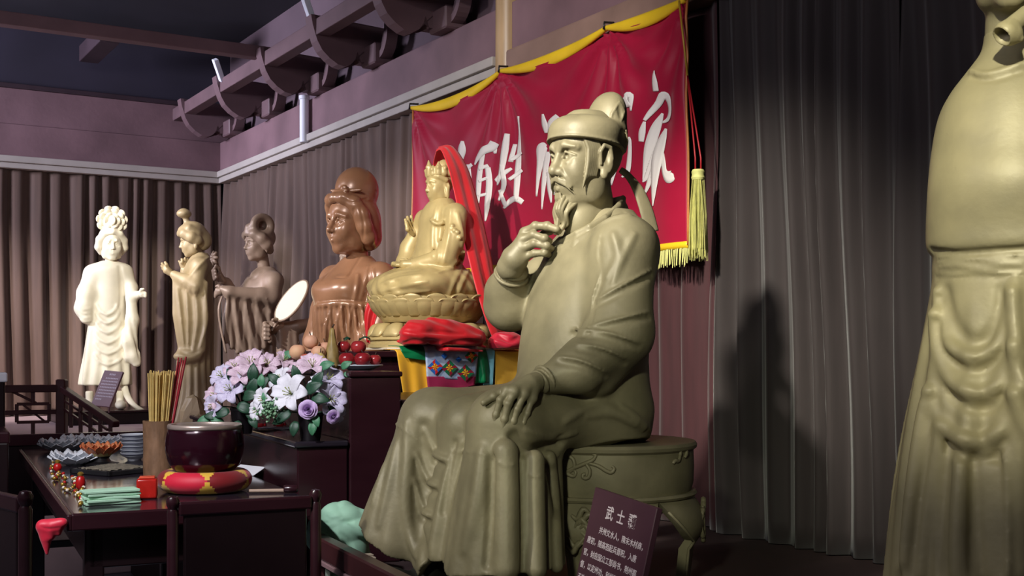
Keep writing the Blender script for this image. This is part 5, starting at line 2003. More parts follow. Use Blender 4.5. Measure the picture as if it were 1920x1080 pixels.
# --- lady half hidden behind the bust, holding a round fan
def fan_lady():
    Y = 7.75
    fr = Frame(664, Y, DAIS, WALLANG + .1)
    th = thing('standing_lady', 'dark lady hidden behind the bust with only arm and round fan showing', 'statue', fr.o, fr.ang)
    zz = lambda y: EYE + (HOR - y) / FPX * Y - DAIS
    p = fr.p
    m = M_GREYBR
    S = Sculpt((-.30, -.30, -.02), (.60, .34, zz(500)), .009, fr)
    S.loft([(0, 0, 0, .22, .23), (.4, 0, 0, .18, .19), (zz(640), 0, 0, .13, .15), (zz(590), 0, 0, .12, .145), (zz(560), 0, 0, .11, .15), (zz(540), -.01, 0, .07, .09), (zz(528), -.02, 0, .05, .055)], k=.02,
           fold=lambda a, Z: np.clip((zz(620) - Z) / .2, 0, 1) * .008 * np.sin(a * 16))
    S.chain([(-.01, .14, zz(556)), (.06, .18, zz(600)), p(600, 606, .17), p(560, 612, .14), p(530, 612, .10)], [.055, .055, .048, .038, .030], k=.03, kk=.02)
    for i in range(5):
        a = p(505 + 12 * i, 622, .10 + .01 * i)
        b = p(500 + 14 * i, 668, .10 + .01 * i)
        S.chain([a, b], [.020, .028], k=.02)
    S.chain([p(505, 625, .08), p(540, 618, .10), p(560, 614, .13)], [.03, .035, .035], k=.02)
    S.mesh('robe', m, th)
    hc = np.array([.02, 0, zz(488)])
    lady_head(fr, th, hc, .21, m, None, .006)
    A = Sculpt(hc + np.array([-.2, -.15, -.12]), hc + np.array([.16, .15, .2]), .007, fr)
    A.ell(hc + [-.04, 0, .05], (.09, .085, .09), .02)
    A.ell(hc + [-.02, 0, .13], (.05, .05, .04), .02)
    A.ell(hc + [.07, 0, -.03], (.06, .06, .10), .01, op='cut')
    A.mesh('hair', m, th)
    w = p(510, 614, .09)
    L = Sculpt(w - .16, w + .16, .005, fr)
    J = [[p(508, 606 + 6 * i, .08), p(497 - i * .5, 607 + 7 * i, .09), p(498, 611 + 8 * i, .12), p(505, 612 + 8 * i, .135)] for i in range(4)] + [[p(516, 606, .10), p(518, 600, .13), p(512, 600, .14)]]
    hand(L, J, [.015] * 5, [p(525, 612, .10), p(511, 615, .085)], .008, [.034, .042])
    L.mesh('hand', m, th)
    fan = thing('round_fan', 'pale oval fan held up beside the copper bust', 'fan', fr.wor(p(523, 600, .14)), 0)
    o = fr.wor(p(523, 600, .14))
    c = fr.wor(p(546, 566, .15))
    up = (c - o) / np.linalg.norm(c - o)
    n = np.array([-.62, -.72, .30]); n -= up * np.dot(n, up); n /= np.linalg.norm(n)
    sd = np.cross(up, n)
    bm = bmesh.new()
    M = mtx(c - o - n * .006, sd, up, n)
    pts = [(.098 * math.cos(a), .150 * math.sin(a) * (1 + .06 * math.sin(a))) for a in np.linspace(0, 2 * math.pi, 40, endpoint=False)]
    bm_prism(bm, pts, .012, M)
    from_bm('fan_leaf', bm, mat('pale fan silk', srgb(226, 222, 190), .6, var=.04), fan)
    bm = bmesh.new()
    M2 = mtx(c - o, sd, up, n)
    bm_tube(bm, [M2 @ Vector((x, y, 0)) for x, y in pts], .008, 8, closed=True)
    from_bm('rim', bm, m, fan, sm=True)
    bm = bmesh.new()
    bm_tube(bm, [(0, 0, 0) - up * .08, c - o - up * .14], .009, 8)
    from_bm('handle', bm, m, fan, sm=True)


fan_lady()
# ------------------------------------------------------------------ altar cabinets, offering table and what lies on them
UF = np.array([-0.426, 0.905, 0.0])
VF = np.array([0.905, 0.426, 0.0])
FANG = math.atan2(VF[1], VF[0])
M_LACQ = mat('dark maroon lacquer', srgb(48, 22, 28), 0.25, spec=0.5, var=0.12, scale=3, stretch=(1, 1, 4))
M_LACQD = mat('near black lacquer', srgb(28, 16, 18), 0.3, spec=0.5, var=0.2, scale=3)
M_TOP = mat('glossy dark table top', srgb(44, 38, 46), 0.12, spec=0.6, var=0.15, scale=4)
M_RAIL = mat('dark red brown railing', srgb(62, 30, 32), 0.35, var=0.2, scale=5, stretch=(1, 1, 3))


def fbox(name, o, u0, u1, v0, v1, z0, z1, m, parent=None, bevel=0.006):
    """box in furniture axes from a corner o: v to the right, u away"""
    o = np.asarray(o)
    c = o + VF * (v0 + v1) / 2 + UF * (u0 + u1) / 2
    c = np.array([c[0], c[1], (z0 + z1) / 2])
    return box_obj(name, c, ((v1 - v0) / 2, (u1 - u0) / 2, (z1 - z0) / 2), m, parent, bevel, (VF, UF, Z3))


AC = at(553, 829, 4.4)                       # near corner of the low altar step
ZL, ZT = AC[2], 1.426
th = thing('altar_cabinet', 'low maroon lacquered altar step carrying the lily bouquets', 'cabinet', (AC[0], AC[1], DAIS), FANG)
fbox('body', AC, 0.012, 2.1, 0.012, 0.205, DAIS, ZL - .022, M_LACQ, th)
fbox('top_board', AC, 0, 2.12, 0, 0.205, ZL - .022, ZL, M_TOP, th)
th = thing('altar_cabinet', 'tall dark maroon altar block carrying the fruit plates', 'cabinet', (AC[0] + .2 * VF[0], AC[1] + .2 * VF[1], DAIS), FANG)
fbox('body', AC, 0.008, 2.1, 0.211, 0.415, DAIS, ZT - .02, M_LACQ, th)
fbox('top_board', AC, 0, 2.12, 0.207, 0.42, ZT - .02, ZT, M_LACQ, th)
th = thing('altar_cabinet', 'dark altar step at the scholar\'s knee under the yellow cloth', 'cabinet', (AC[0] + .42 * VF[0], AC[1] + .42 * VF[1], DAIS), FANG)
fbox('body', AC, 0.0, 0.8, 0.425, 0.86, DAIS, 1.30, M_LACQD, th)
fbox('top_board', AC, -.01, 0.81, 0.422, 0.87, 1.30, 1.318, M_LACQD, th)

# table under the seated gilded figure
E0 = at(690, 657, 5.5)
ZB = 1.505


def ebox(name, u0, u1, v0, v1, z0, z1, m, parent=None, bevel=0.005):
    c = E0 + V3 * (v0 + v1) / 2 + U3 * (u0 + u1) / 2
    return box_obj(name, (c[0], c[1], (z0 + z1) / 2), ((v1 - v0) / 2, (u1 - u0) / 2, (z1 - z0) / 2), m, parent, bevel, (V3, U3, Z3))


th = thing('altar_table', 'dark maroon altar table under the gilded figure and coloured cloths', 'table', (E0[0], E0[1], DAIS), ROOM_ANGLE)
ebox('table_top', 0, .98, 0, .86, ZB - .03, ZB, M_LACQ, th)
ebox('apron', .03, .95, .03, .83, ZB - .14, ZB - .03, M_LACQ, th)
for u in (.06, .90):
    for v in (.06, .80):
        ebox('leg', u - .03, u + .03, v - .03, v + .03, DAIS, ZB - .14, M_LACQ, th)
# bust pedestal
th = thing('pedestal', 'dark pedestal block under the copper brown bust', 'pedestal', at(662, 690, 7.06) * [1, 1, 0] + [0, 0, DAIS], ROOM_ANGLE)
c = at(662, 690, 7.06)
box_obj('block', (c[0], c[1], (DAIS + 1.37) / 2), (.27, .27, (1.37 - DAIS) / 2), M_LACQD, th, .006, (V3, U3, Z3))
box_obj('cap', (c[0], c[1], 1.384), (.29, .29, .014), M_LACQ, th, .004, (V3, U3, Z3))
# plinth of the white lady
c = at(206, 770, 9.6)
th = thing('plinth', 'low dark plinth under the brightly lit cream lady', 'plinth', (c[0], c[1], PLAT), ROOM_ANGLE)
box_obj('slab', (c[0] + .05, c[1], PLAT + .045), (.44, .34, .045), M_LACQD, th, .006, (V3, U3, Z3))
box_obj('top_edge', (c[0] + .05, c[1], PLAT + .098), (.45, .35, .008), M_LACQ, th, .003, (V3, U3, Z3))

# ------------------------------------------------------------------ offering table
TC = np.array([-1.352, 3.69, 0])             # near left corner
TW, TL, TZ = .775, 2.72, 1.0
th = thing('offering_table', 'long dark lacquered offering table with a glossy top', 'table', TC, FANG)
fbox('table_top', TC, 0, TL, 0, TW, TZ - .035, TZ, M_TOP, th, .008)
fbox('edge_rail', TC, -.018, 0, -.005, TW + .005, TZ - .05, TZ + .004, M_LACQ, th, .006)
fbox('edge_rail', TC, -.018, TL, -.018, 0, TZ - .05, TZ + .002, M_LACQ, th, .006)
fbox('apron', TC, .05, .075, .05, TW - .05, TZ - .18, TZ - .035, M_LACQD, th)
fbox('apron', TC, .05, TL - .05, .05, .075, TZ - .18, TZ - .035, M_LACQD, th)
for u in (.05, TL - .11):
    for v in (.04, TW - .10):
        fbox('leg', TC, u, u + .06, v, v + .06, 0, TZ - .035, M_LACQD, th)
fbox('stretcher', TC, .06, .09, .1, TW - .1, .22, .27, M_LACQD, th)

# bench beyond its far end
P0 = on_plane(14, 822, (0, 6.35, 0), np.array([0, 1.0, 0]))
th = thing('bench', 'dark wooden bench rail standing across the far end of the table', 'bench', (P0[0], P0[1], 0), FANG)
Pb = np.array([P0[0], P0[1], 0]) - VF * .35
fbox('back_rail', Pb, 0, .05, 0, 1.32, 1.0, 1.06, M_LACQ, th)
fbox('back_board', Pb, .012, .035, .04, 1.28, .62, 1.0, M_LACQD, th)
fbox('seat', Pb, -.02, .36, 0, 1.32, .45, .49, M_LACQD, th)
for v in (.02, 1.26):
    fbox('leg', Pb, 0, .05, v, v + .05, 0, .45, M_LACQD, th)
    fbox('leg', Pb, .30, .35, v, v + .05, 0, .45, M_LACQD, th)
    fbox('post', Pb, 0, .05, v, v + .05, .49, 1.0, M_LACQD, th)


# ------------------------------------------------------------------ chairs
def chair(o, ang, label, zb=1.04, w=.42, knob=True, name='wooden_chair'):
    """back plane through o (floor point under the middle of the back), facing +y of its own axes"""
    th = thing(name, label, 'chair', o, ang)
    A = lambda nm, c, half, m=M_LACQD, b=.006: from_bm_box(nm, c, half, m, th, b)
    A('seat', (0, .23, .46), (w / 2, .22, .022), M_LACQ)
    A('back_panel', (0, 0, (zb + .52) / 2), (w / 2 - .03, .010, (zb - .56) / 2), M_LACQD)
    A('top_rail', (0, 0, zb - .02), (w / 2 - .015, .016, .02), M_LACQ)
    A('bottom_rail', (0, 0, .53), (w / 2 - .015, .014, .02), M_LACQ)
    for sx in (-1, 1):
        bm = bmesh.new()
        x = sx * w / 2
        bm_lathe(bm, [(0, 0), (.017, 0), (.019, .45), (.017, zb - .03), (.013, zb - .02), (.018, zb - .008), (.020, zb + .004), (.014, zb + .016), (0, zb + .02)], 14, (x, 0, 0))
        from_bm('back_post', bm, M_LACQ, th, sm='auto')
        A('leg', (x * .95, .43, .22), (.018, .018, .22))
        A('stretcher', (x * .95, .21, .20), (.011, .20, .014))
    A('stretcher', (0, .43, .26), (w / 2 - .03, .011, .014))
    return th


def from_bm_box(nm, c, half, m, parent, bevel):
    bm = bmesh.new()
    bm_box(bm, c, half, None, bevel, 2)
    return from_bm(nm, bm, m, parent)


m1 = on_plane(324, 950, (0, 3.52, 0), np.array([0, 1.0, 0]))
m2 = m1 + VF * .43
mid = (m1 + m2) / 2
chair((mid[0], mid[1], 0), FANG, 'dark solid-backed chair with round knobs pulled up to the table end', zb=m1[2] + .012, w=.43)
chair((-1.385, 3.2, 0), FANG - 1.25, 'dark chair beside the left edge of the table, cut by the frame', zb=1.13, w=.44)
# tall-backed chair with a white cover at the far left
th = thing('armchair', 'tall dark armchair at the far left edge with a white cover on top', 'chair', (-2.575, 5.35, 0), FANG)
bx = lambda nm, c, half, m: from_bm_box(nm, c, half, m, th, .008)
bx('back_post', (.26, 0, .69), (.03, .03, .69), M_LACQD)
bx('back_post', (-.26, 0, .69), (.03, .03, .69), M_LACQD)
bx('back_panel', (0, 0, .95), (.23, .012, .40), M_LACQD)
bx('white_cover', (0, 0, 1.385), (.30, .04, .022), M_WHITE)
bx('seat', (0, -.25, .47), (.28, .25, .03), M_LACQD)
bx('armrest', (.26, -.24, 1.14), (.03, .24, .025), M_LACQ)
bx('armrest', (-.26, -.24, 1.14), (.03, .24, .025), M_LACQ)
for x in (-.26, .26):
    bx('front_post', (x, -.46, .56), (.026, .026, .56), M_LACQD)


# ------------------------------------------------------------------ railings
def bar(nm, a, b, w, h, m, parent):
    """square bar between two world points"""
    a, b = np.asarray(a, float), np.asarray(b, float)
    d = b - a
    L = np.linalg.norm(d)
    d /= L
    s = np.cross(d, Z3)
    if np.linalg.norm(s) < 1e-3: s = np.array([1.0, 0, 0])
    s /= np.linalg.norm(s)
    t = np.cross(s, d)
    return box_obj(nm, (a + b) / 2, (w / 2, L / 2, h / 2), m, parent, min(w, h) * .12, (s, d, t), seg=1)


cp = at(116, 728, 8.05)
th = thing('railing', 'dark fretwork railing with a corner post before the pink platform', 'railing', (cp[0], cp[1], PLAT))
zt = cp[2]
bar('post', (cp[0], cp[1], PLAT), (cp[0], cp[1], zt + .06), .065, .065, M_RAIL, th)
le = cp - VF * 1.25
bar('top_rail', cp, le, .045, .05, M_RAIL, th)
bar('bottom_rail', (cp[0], cp[1], PLAT + .16), (le[0], le[1], PLAT + .16), .03, .03, M_RAIL, th)
for f in (.18, .53, .88):
    g = cp - VF * f
    for dz0, dz1 in ((.05, .10), (.22, zt - PLAT)):
        bar('baluster', (g[0], g[1], PLAT + (0 if dz0 < .1 else .215)), (g[0], g[1], PLAT + (.10 if dz0 < .1 else zt - PLAT)), .022, .022, M_RAIL, th)
    a, b = g - VF * .10, g + VF * .10
    za, zb_ = PLAT + .095, PLAT + .215
    bar('fret_bar', (a[0], a[1], za), (b[0], b[1], za), .02, .02, M_RAIL, th)
    bar('fret_bar', (a[0], a[1], zb_), (b[0], b[1], zb_), .02, .02, M_RAIL, th)
    bar('fret_bar', (a[0], a[1], za), (a[0], a[1], zb_), .02, .02, M_RAIL, th)
    bar('fret_bar', (b[0], b[1], za), (b[0], b[1], zb_), .02, .02, M_RAIL, th)
    bar('fret_bar', (g[0] - .06, g[1] - .03, zb_), (g[0] + .07, g[1] + .03, za), .014, .014, M_RAIL, th)
g = cp - VF * .16
bar('brace', (cp[0] - VF[0] * .34, cp[1] - VF[1] * .34, zt), (g[0], g[1], PLAT + .22), .018, .018, M_RAIL, th)
# sloping run to the right, with square frets under it
ne = at(218, 796, 7.55)
bar('top_rail', cp + np.array([0, 0, .0]), ne, .05, .04, M_RAIL, th)
dn = np.array([0, 0, -1.0])
for f in (.18, .36, .54, .72, .9):
    g = cp + (ne - cp) * f
    bar('baluster', g, (g[0], g[1], max(g[2] - .22, PLAT)), .022, .022, M_RAIL, th)
for f0, f1, o1 in ((.05, .5, .07), (.3, .85, .07), (.05, .7, .13)):
    a, b = cp + (ne - cp) * f0 + dn * o1, cp + (ne - cp) * f1 + dn * o1
    bar('fret_bar', a, b, .016, .016, M_RAIL, th)

# low rail before the scholar
Q = np.array([-.646, 4.03, 0])
ra = lambda a, z, v=0.03: np.array([Q[0] + UF[0] * a + VF[0] * v, Q[1] + UF[1] * a + VF[1] * v, z])
th = thing('railing', 'low dark maroon rail in front of the seated scholar with a green bag on it', 'railing', ra(.1, DAIS))
bar('top_rail', ra(.13, .835), ra(-1.7, .835), .05, .07, M_RAIL, th)
bar('bead_moulding', ra(.13, .79, .02), ra(-1.7, .79, .02), .035, .016, mat('pale worn moulding', srgb(140, 110, 112), .5), th)
for a in (.10, -.5, -1.1):
    bar('post', ra(a, DAIS), ra(a, .80), .05, .05, M_RAIL, th)
for a in (.0, -.16, -.32):
    bar('fret_bar', ra(a, DAIS), ra(a, .78), .018, .018, mat('pale green lattice', srgb(130, 140, 128), .6), th)


# ------------------------------------------------------------------ hanging cloths on the altar table
def hang(name, label, poly, m, d, group='coloured cloths on the altar table', over=.14, folds=3, amp=.006, seed=0, parent=None, taper=None):
    """poly: (x_left_top, x_right_top, y_top, x_left_bottom, x_right_bottom, y_bottom_left, y_bottom_right)"""
    xl, xr, yt, bl, br, yl, yr = poly
    rnd = random.Random(seed)
    ph = rnd.uniform(0, 6)
    base = on_plane((xl + xr) / 2, yt, E0, -U3, d)
    th = parent if parent is not None else thing(name, label, 'cloth', base, 0, group)
    o = np.array(th.location)
    nu, nv = 22, 18
    bm = bmesh.new()
    def pt(i, j):
        u, v = i / (nu - 1), j / (nv - 1)
        if v < .2 and over > 0:
            w = 1 - v / .2
            q = on_plane(xl + (xr - xl) * u, yt, E0, -U3, d)
            q = np.array([q[0], q[1], ZB]) + U3 * (over * w + (.0 if w > .2 else 0))
            rise = d * .8 + .003 - (1 - w) ** 3 * .004
            return q + np.array([0, 0, rise]) - o
        v2 = (v - .2) / .8 if over > 0 else v
        x = (xl + (xr - xl) * u) * (1 - v2) + (bl + (br - bl) * u) * v2
        y = yt * (1 - v2) + (yl + (yr - yl) * u) * v2
        a = amp * v2 ** .6 * math.sin(folds * 2 * math.pi * u + ph) + amp * .5 * v2 * math.sin(5 * u + 4 * v2 + ph)
        q = on_plane(x, y, E0, -U3, d + a + .002)
        if v2 == 0 and over > 0: q = np.array([q[0], q[1], ZB + d * .8])
        return q - o
    bm_grid(bm, pt, nu, nv)
    ob = from_bm('cloth' if parent is None else name, bm, m, th, sm=True)
    md = ob.modifiers.new('thickness', 'SOLIDIFY')
    md.thickness = .003
    md.offset = 0
    return th, pt, o


M_YEL = mat('orange yellow cloth', srgb(240, 176, 32), .7, var=.06, scale=6, sheen=.2)
M_YEL2 = mat('golden cloth', srgb(226, 172, 48), .7, var=.06, scale=6, sheen=.2)
M_GREEN = mat('emerald satin', srgb(10, 120, 70), .4, var=.15, scale=6)
M_LBLUE = mat('pale blue cloth', srgb(140, 214, 228), .6, var=.06)
M_RED = mat('bright red satin', srgb(206, 22, 34), .5, var=.08, scale=5, sheen=.2)
M_REDP = mat('pinkish red silk', srgb(222, 40, 66), .45, var=.08, scale=5, sheen=.2)
M_MAROONC = mat('raspberry cloth', srgb(160, 36, 78), .6, var=.1)
M_WPRINT = mat('white blue printed cloth', srgb(206, 220, 236), .65, var=.12, scale=40, col2=srgb(150, 176, 214))
hang('yellow_cloth', 'orange yellow cloth hanging at the altar table\'s near corner', (743, 803, 656, 758, 808, 752, 762), M_YEL, .006, seed=1, folds=2)
hang('golden_cloth', 'golden cloth hanging behind the scholar\'s chest', (928, 990, 656, 928, 992, 745, 745), M_YEL2, .006, seed=2, folds=1.5, amp=.003)
hang('blue_cloth', 'narrow pale blue cloth between the green and golden cloths', (900, 928, 655, 906, 924, 722, 722), M_LBLUE, .012, seed=3, folds=1)
hang('green_cloth', 'emerald green satin right of the embroidered cloth', (880, 912, 657, 886, 921, 720, 716), M_GREEN, .020, seed=4, folds=1.5, amp=.012)
hang('green_cloth', 'small emerald corner peeping out under the red heap', (752, 800, 658, 760, 800, 671, 676), M_GREEN, .026, seed=5, folds=1, amp=.004)
thw, ptw, ow = hang('embroidered_cloth', 'white blue cloth with bright star diamonds and a raspberry hem', (797, 897, 656, 800, 892, 708, 714), M_WPRINT, .030, seed=6, folds=1.0, amp=.004)
hang('hem_band', None, (800, 892, 706, 804, 890, 745, 722), M_MAROONC, .031, over=0, seed=6, folds=2, amp=.003, parent=thw)
# diamonds: quartered squares with a star
COLS = [srgb(220, 40, 40), srgb(240, 200, 30), srgb(20, 110, 70), srgb(40, 110, 200), srgb(150, 20, 50)]
MC = [mat('patch dye %d' % i, c, .6, var=.05) for i, c in enumerate(COLS)]
for (x, y, r, cs) in ((816, 688, 15, (0, 1, 3)), (843, 690, 15.5, (4, 1, 2)), (873, 699, 16, (4, 1, 2)), (884, 668, 13, (0, 1, 2)), (860, 674, 6, (3, 3, 3)), (833, 667, 6, (3, 3, 3))):
    c0 = on_plane(x, y, E0, -U3, .046)
    for k in range(12):
        a0, a1 = math.pi / 6 * k, math.pi / 6 * (k + 1)
        def D(a, rr):
            s = rr / (abs(math.cos(a)) + abs(math.sin(a)))
            return on_plane(x + s * math.cos(a), y - s * math.sin(a), E0, -U3, .0445)
        bm = bmesh.new()
        n1 = .5 if k % 2 else .32
        V = [bm.verts.new(Vector(q - ow)) for q in (c0 - np.array(U3) * 0, D(a0, r * .5), D(a1, r * .5))]
        bm.faces.new(V)
        f = from_bm('star_point', bm, MC[cs[1] if k % 2 else cs[0]], thw)
        bm = bmesh.new()
        V = [bm.verts.new(Vector(q - ow)) for q in (D(a0, r * .5), D(a0, r), D(a1, r), D(a1, r * .5))]
        bm.faces.new(V)
        from_bm('diamond_patch', bm, MC[cs[0] if k % 3 == 0 else cs[2]], thw)

# red folded cloth heaped on the table edge
def heap(name, label, px, py, Y, half, m, ridges, ang=ROOM_ANGLE, k=.03, base=None, extra=()):
    o = at(px, py, Y)
    if base is not None: o[2] = base
    fr = Frame(px, Y, o[2], ang)
    th = thing(name, label, 'cloth', fr.o, ang)
    hx, hy, hz = half
    S = Sculpt((-hx * 1.35, -hy * 1.5, -.05), (hx * 1.35, hy * 1.5, hz * 1.9), .0042, fr)
    S.ell((0, 0, hz * .35), (hx, hy, hz * .75), k)
    for e in extra: S.ell(e[0], e[1], k)
    S.disp(lambda X, Y_, Z: .004 * np.sin(X * 60 + 40 * Z) * np.cos(Y_ * 45 + 50 * Z) + .003 * np.sin(120 * Z + 30 * X))
    S.cutfn(lambda X, Y_, Z: -Z * np.ones_like(X + Y_))
    for pts, r, op in ridges: S.ridge(pts, r, op=op)
    S.mesh('cloth', m, th)
    return th


heap('red_cloth', 'bright red satin heaped at the front of the lotus base', 828, 656, 5.66, (.215, .085, .10), M_RED, [
    ([(745, 640), (790, 652), (850, 640), (910, 650)], 4, 'add'), ([(750, 625), (820, 632), (900, 632)], 4, 'add'), ([(770, 655), (840, 655), (905, 658)], 4, 'add'),
    ([(748, 648), (775, 640), (810, 648)], 3, 'cut'), ([(830, 648), (870, 640), (905, 642)], 3, 'cut'), ([(760, 618), (800, 622), (870, 626)], 3, 'cut')],
    base=ZB + .030, extra=(((-.14, -.03, .05), (.08, .06, .055)), ((.13, -.02, .035), (.09, .06, .04)), ((-.05, 0, .08), (.14, .06, .04))))
heap('pink_cloth', 'pinkish red silk heap between lotus base and the scholar', 950, 655, 5.85, (.10, .07, .075), M_REDP, [
    ([(930, 640), (950, 648), (975, 642)], 4, 'add'), ([(935, 628), (955, 640), (972, 632)], 3, 'cut')], base=ZB + .012)


# ------------------------------------------------------------------ red veil over the gilded figure
def strip(name, parent, o, left, right, m, sag=.012, folds=3, thick=.004, n=40, w=14):
    Lc, Rc = catmull(left, 8), catmull(right, 8)
    k = min(len(Lc), len(Rc))
    bm = bmesh.new()
    def pt(i, j):
        u, v = i / (w - 1), j / (k - 1)
        q = Lc[j] * (1 - u) + Rc[j] * u
        d = np.cross(Rc[j] - Lc[j], Lc[min(j + 1, k - 1)] - Lc[max(j - 1, 0)])
        d = d / (np.linalg.norm(d) + 1e-9)
        return q + d * sag * math.sin(folds * 2 * math.pi * u + 2 * v) * (.3 + .7 * v) - o
    bm_grid(bm, pt, w, k)
    ob = from_bm(name, bm, m, parent, sm=True)
    ob.modifiers.new('thickness', 'SOLIDIFY').thickness = thick
    return ob


B = buddha_fr
bp = lambda x, y, l: B.wor(B.p(x, y, l))
M_VEIL = mat('red gauze veil', srgb(216, 30, 40), .5, var=.08, scale=4, sheen=.3)
o = bp(838, 277, 0)
th = thing('red_veil', 'red veil draped over the crowned head and falling to the table', 'veil', o)
strip('veil', th, o, [bp(817, 283, .0), bp(828, 281, .05), bp(842, 315, .11), bp(852, 355, .13), bp(864, 410, .18), bp(876, 465, .23), bp(899, 555, .30), bp(924, 628, .33), bp(940, 646, .30)],
      [bp(824, 274, -.05), bp(849, 273, .0), bp(874, 306, .05), bp(890, 350, .09), bp(906, 410, .14), bp(920, 471, .19), bp(934, 545, .24), bp(958, 612, .27), bp(976, 636, .25)], M_VEIL, folds=2.2, sag=.008)
strip('veil_lining', th, o, [bp(818, 281, -.03), bp(812, 310, -.12), bp(816, 345, -.12), bp(822, 395, -.12)],
      [bp(845, 276, -.06), bp(838, 310, -.13), bp(838, 345, -.13), bp(838, 395, -.13)], M_VEIL, sag=.006, folds=1.5)
o = bp(702, 600, -.30)
th = thing('red_scarf', 'red scarf end hanging down left of the lotus base', 'scarf', o)
strip('scarf', th, o, [bp(716, 548, -.33), bp(692, 562, -.33), bp(683, 590, -.33), bp(686, 640, -.33)],
      [bp(722, 556, -.25), bp(712, 575, -.28), bp(704, 600, -.30), bp(694, 645, -.32)], M_RED, sag=.010, folds=1.5)

# yellow covered stand seen through the stool's arch
c = at(1078, 1000, 4.95)
th = thing('covered_stand', 'small stand under a yellow cloth behind the drum stool', 'stand', (c[0], c[1], DAIS), ROOM_ANGLE)
box_obj('box', (c[0], c[1], DAIS + .13), (.09, .07, .13), M_LACQD, th, .004, (V3, U3, Z3))
box_obj('yellow_cover', (c[0], c[1], DAIS + .20), (.098, .078, .09), M_YEL, th, .012, (V3, U3, Z3))
box_obj('red_fringe', (c[0], c[1], DAIS + .10), (.099, .079, .012), M_RED, th, .003, (V3, U3, Z3))

# ------------------------------------------------------------------ green bag and small box behind the low rail
fr = Frame(640, 4.25, DAIS, 0.0)
th = thing('green_bag', 'crumpled mint green cloth bag lying behind the low rail', 'bag', fr.o)
S = Sculpt((-.16, -.14, -.02), (.16, .14, .32), .004, fr)
P = lambda x, y, d=0.0: fr.loc(at(x, y, 4.25 + d))
S.chain([P(605, 1000), P(640, 985), P(672, 990)], [.058, .075, .05], k=.04, kk=.03)
S.cap(P(640, 1010), P(640, 1075), .09, .11, .05)
S.disp(lambda X, Y, Z: .007 * np.abs(np.sin(X * 34 + Z * 25)) + .006 * np.abs(np.sin(Z * 40 - X * 22 + Y * 18)) - .006)
S.chain([P(596, 985), P(620, 968), P(648, 974), P(680, 966)], [.020, .026, .022, .012], k=.02)
S.chain([P(680, 968), P(690, 985), P(700, 1003)], [.018, .02, .012], k=.02)
S.cutfn(lambda X, Y, Z: -Z * np.ones_like(X + Y))
for pts, r, op in (([(590, 990), (620, 978), (660, 978)], 3, 'cut'), ([(600, 1000), (630, 1010), (650, 1030)], 4, 'add'), ([(650, 985), (670, 1000), (690, 1008)], 4, 'add'),
                   ([(640, 1000), (655, 1015), (664, 1035)], 3, 'cut'), ([(610, 968), (622, 974), (640, 970)], 2.5, 'cut')):
    S.ridge(pts, r, op=op)
S.mesh('cloth', mat('mint green cloth', srgb(156, 200, 172), .75, var=.06, scale=6), th)
c = at(672, 1048, 4.05)
th = thing('cardboard_box', 'small pale cardboard box between green bag and robe hem', 'box', (c[0], c[1], DAIS), .5)
bm = bmesh.new()
bm_box(bm, (0, 0, .055), (.05, .04, .055), None, .003, 1)
from_bm('carton', bm, mat('pale cardboard', srgb(150, 136, 118), .8, var=.06), th)
bm = bmesh.new()
bm_box(bm, (0, .0, .113), (.05, .015, .0025), None, .001, 1)
from_bm('flap', bm, mat('pale cardboard', srgb(150, 136, 118), .8), th)
# pink cloth on the table corner
c = TC + np.array([.02, 0, TZ])
th = thing('pink_rag', 'crimson pink rag hanging from the table\'s near left corner', 'cloth', c)
fr = Frame(98, 3.62, .9, 0.0)
S = Sculpt((-.10, -.06, -.12), (.10, .08, .10), .003, fr)
P = lambda x, y, d=0.0: fr.loc(at(x, y, 3.66 + d))
S.chain([P(80, 985), P(98, 985), P(118, 980)], [.018, .020, .014], k=.012)
S.chain([P(82, 990), P(86, 1010), P(88, 1038)], [.020, .017, .005], k=.012)
S.chain([P(100, 988), P(96, 1005)], [.020, .012], k=.012)
S.chain([P(112, 982), P(110, 1000)], [.014, .008], k=.012)
S.ridge([(76, 988), (90, 992), (110, 990)], 2, op='cut')
ob = S.mesh('cloth', M_REDP, th)
ob.location = fr.o - c
# ------------------------------------------------------------------ things on the offering table
ZTOP = TZ + .0005


def on_table(px, py):
    q = on_level(px, py, TZ)
    return np.array([q[0], q[1], ZTOP])


# cushion with coloured wedges and the bronze bowl on it
M_BOWL = mat('dark plum bronze bowl', srgb(46, 14, 26), .16, metal=.3, spec=.6, var=.15, scale=3)
M_RIM = mat('worn bright bowl rim', srgb(190, 172, 160), .3, metal=.6, var=.2, scale=10)
gc = on_table(384, 921)
th = thing('bowl_cushion', 'round cushion of red and yellow diamonds under the bronze bowl', 'cushion', gc, -math.pi / 2 + .30)
prof = [(0, 0), (.10, .0), (.145, .008), (.166, .034), (.160, .062), (.135, .078), (.10, .072), (.07, .062), (0, .058)]
dense = catmull(prof, 4)
MCU = [mat('cushion crimson', srgb(206, 20, 52), .55, var=.06, sheen=.2), mat('cushion yellow', srgb(226, 180, 60), .55, var=.06, sheen=.2), mat('cushion dark red', srgb(130, 14, 22), .55, var=.06, sheen=.2)]
n = 6
seg = 20
tot = n * seg
bm = bmesh.new()
rings = []
for (r, z) in dense:
    rings.append([bm.verts.new((max(r, .0005) * math.cos(2 * math.pi * j / tot), max(r, .0005) * math.sin(2 * math.pi * j / tot), z)) for j in range(tot)])
nr = len(rings)
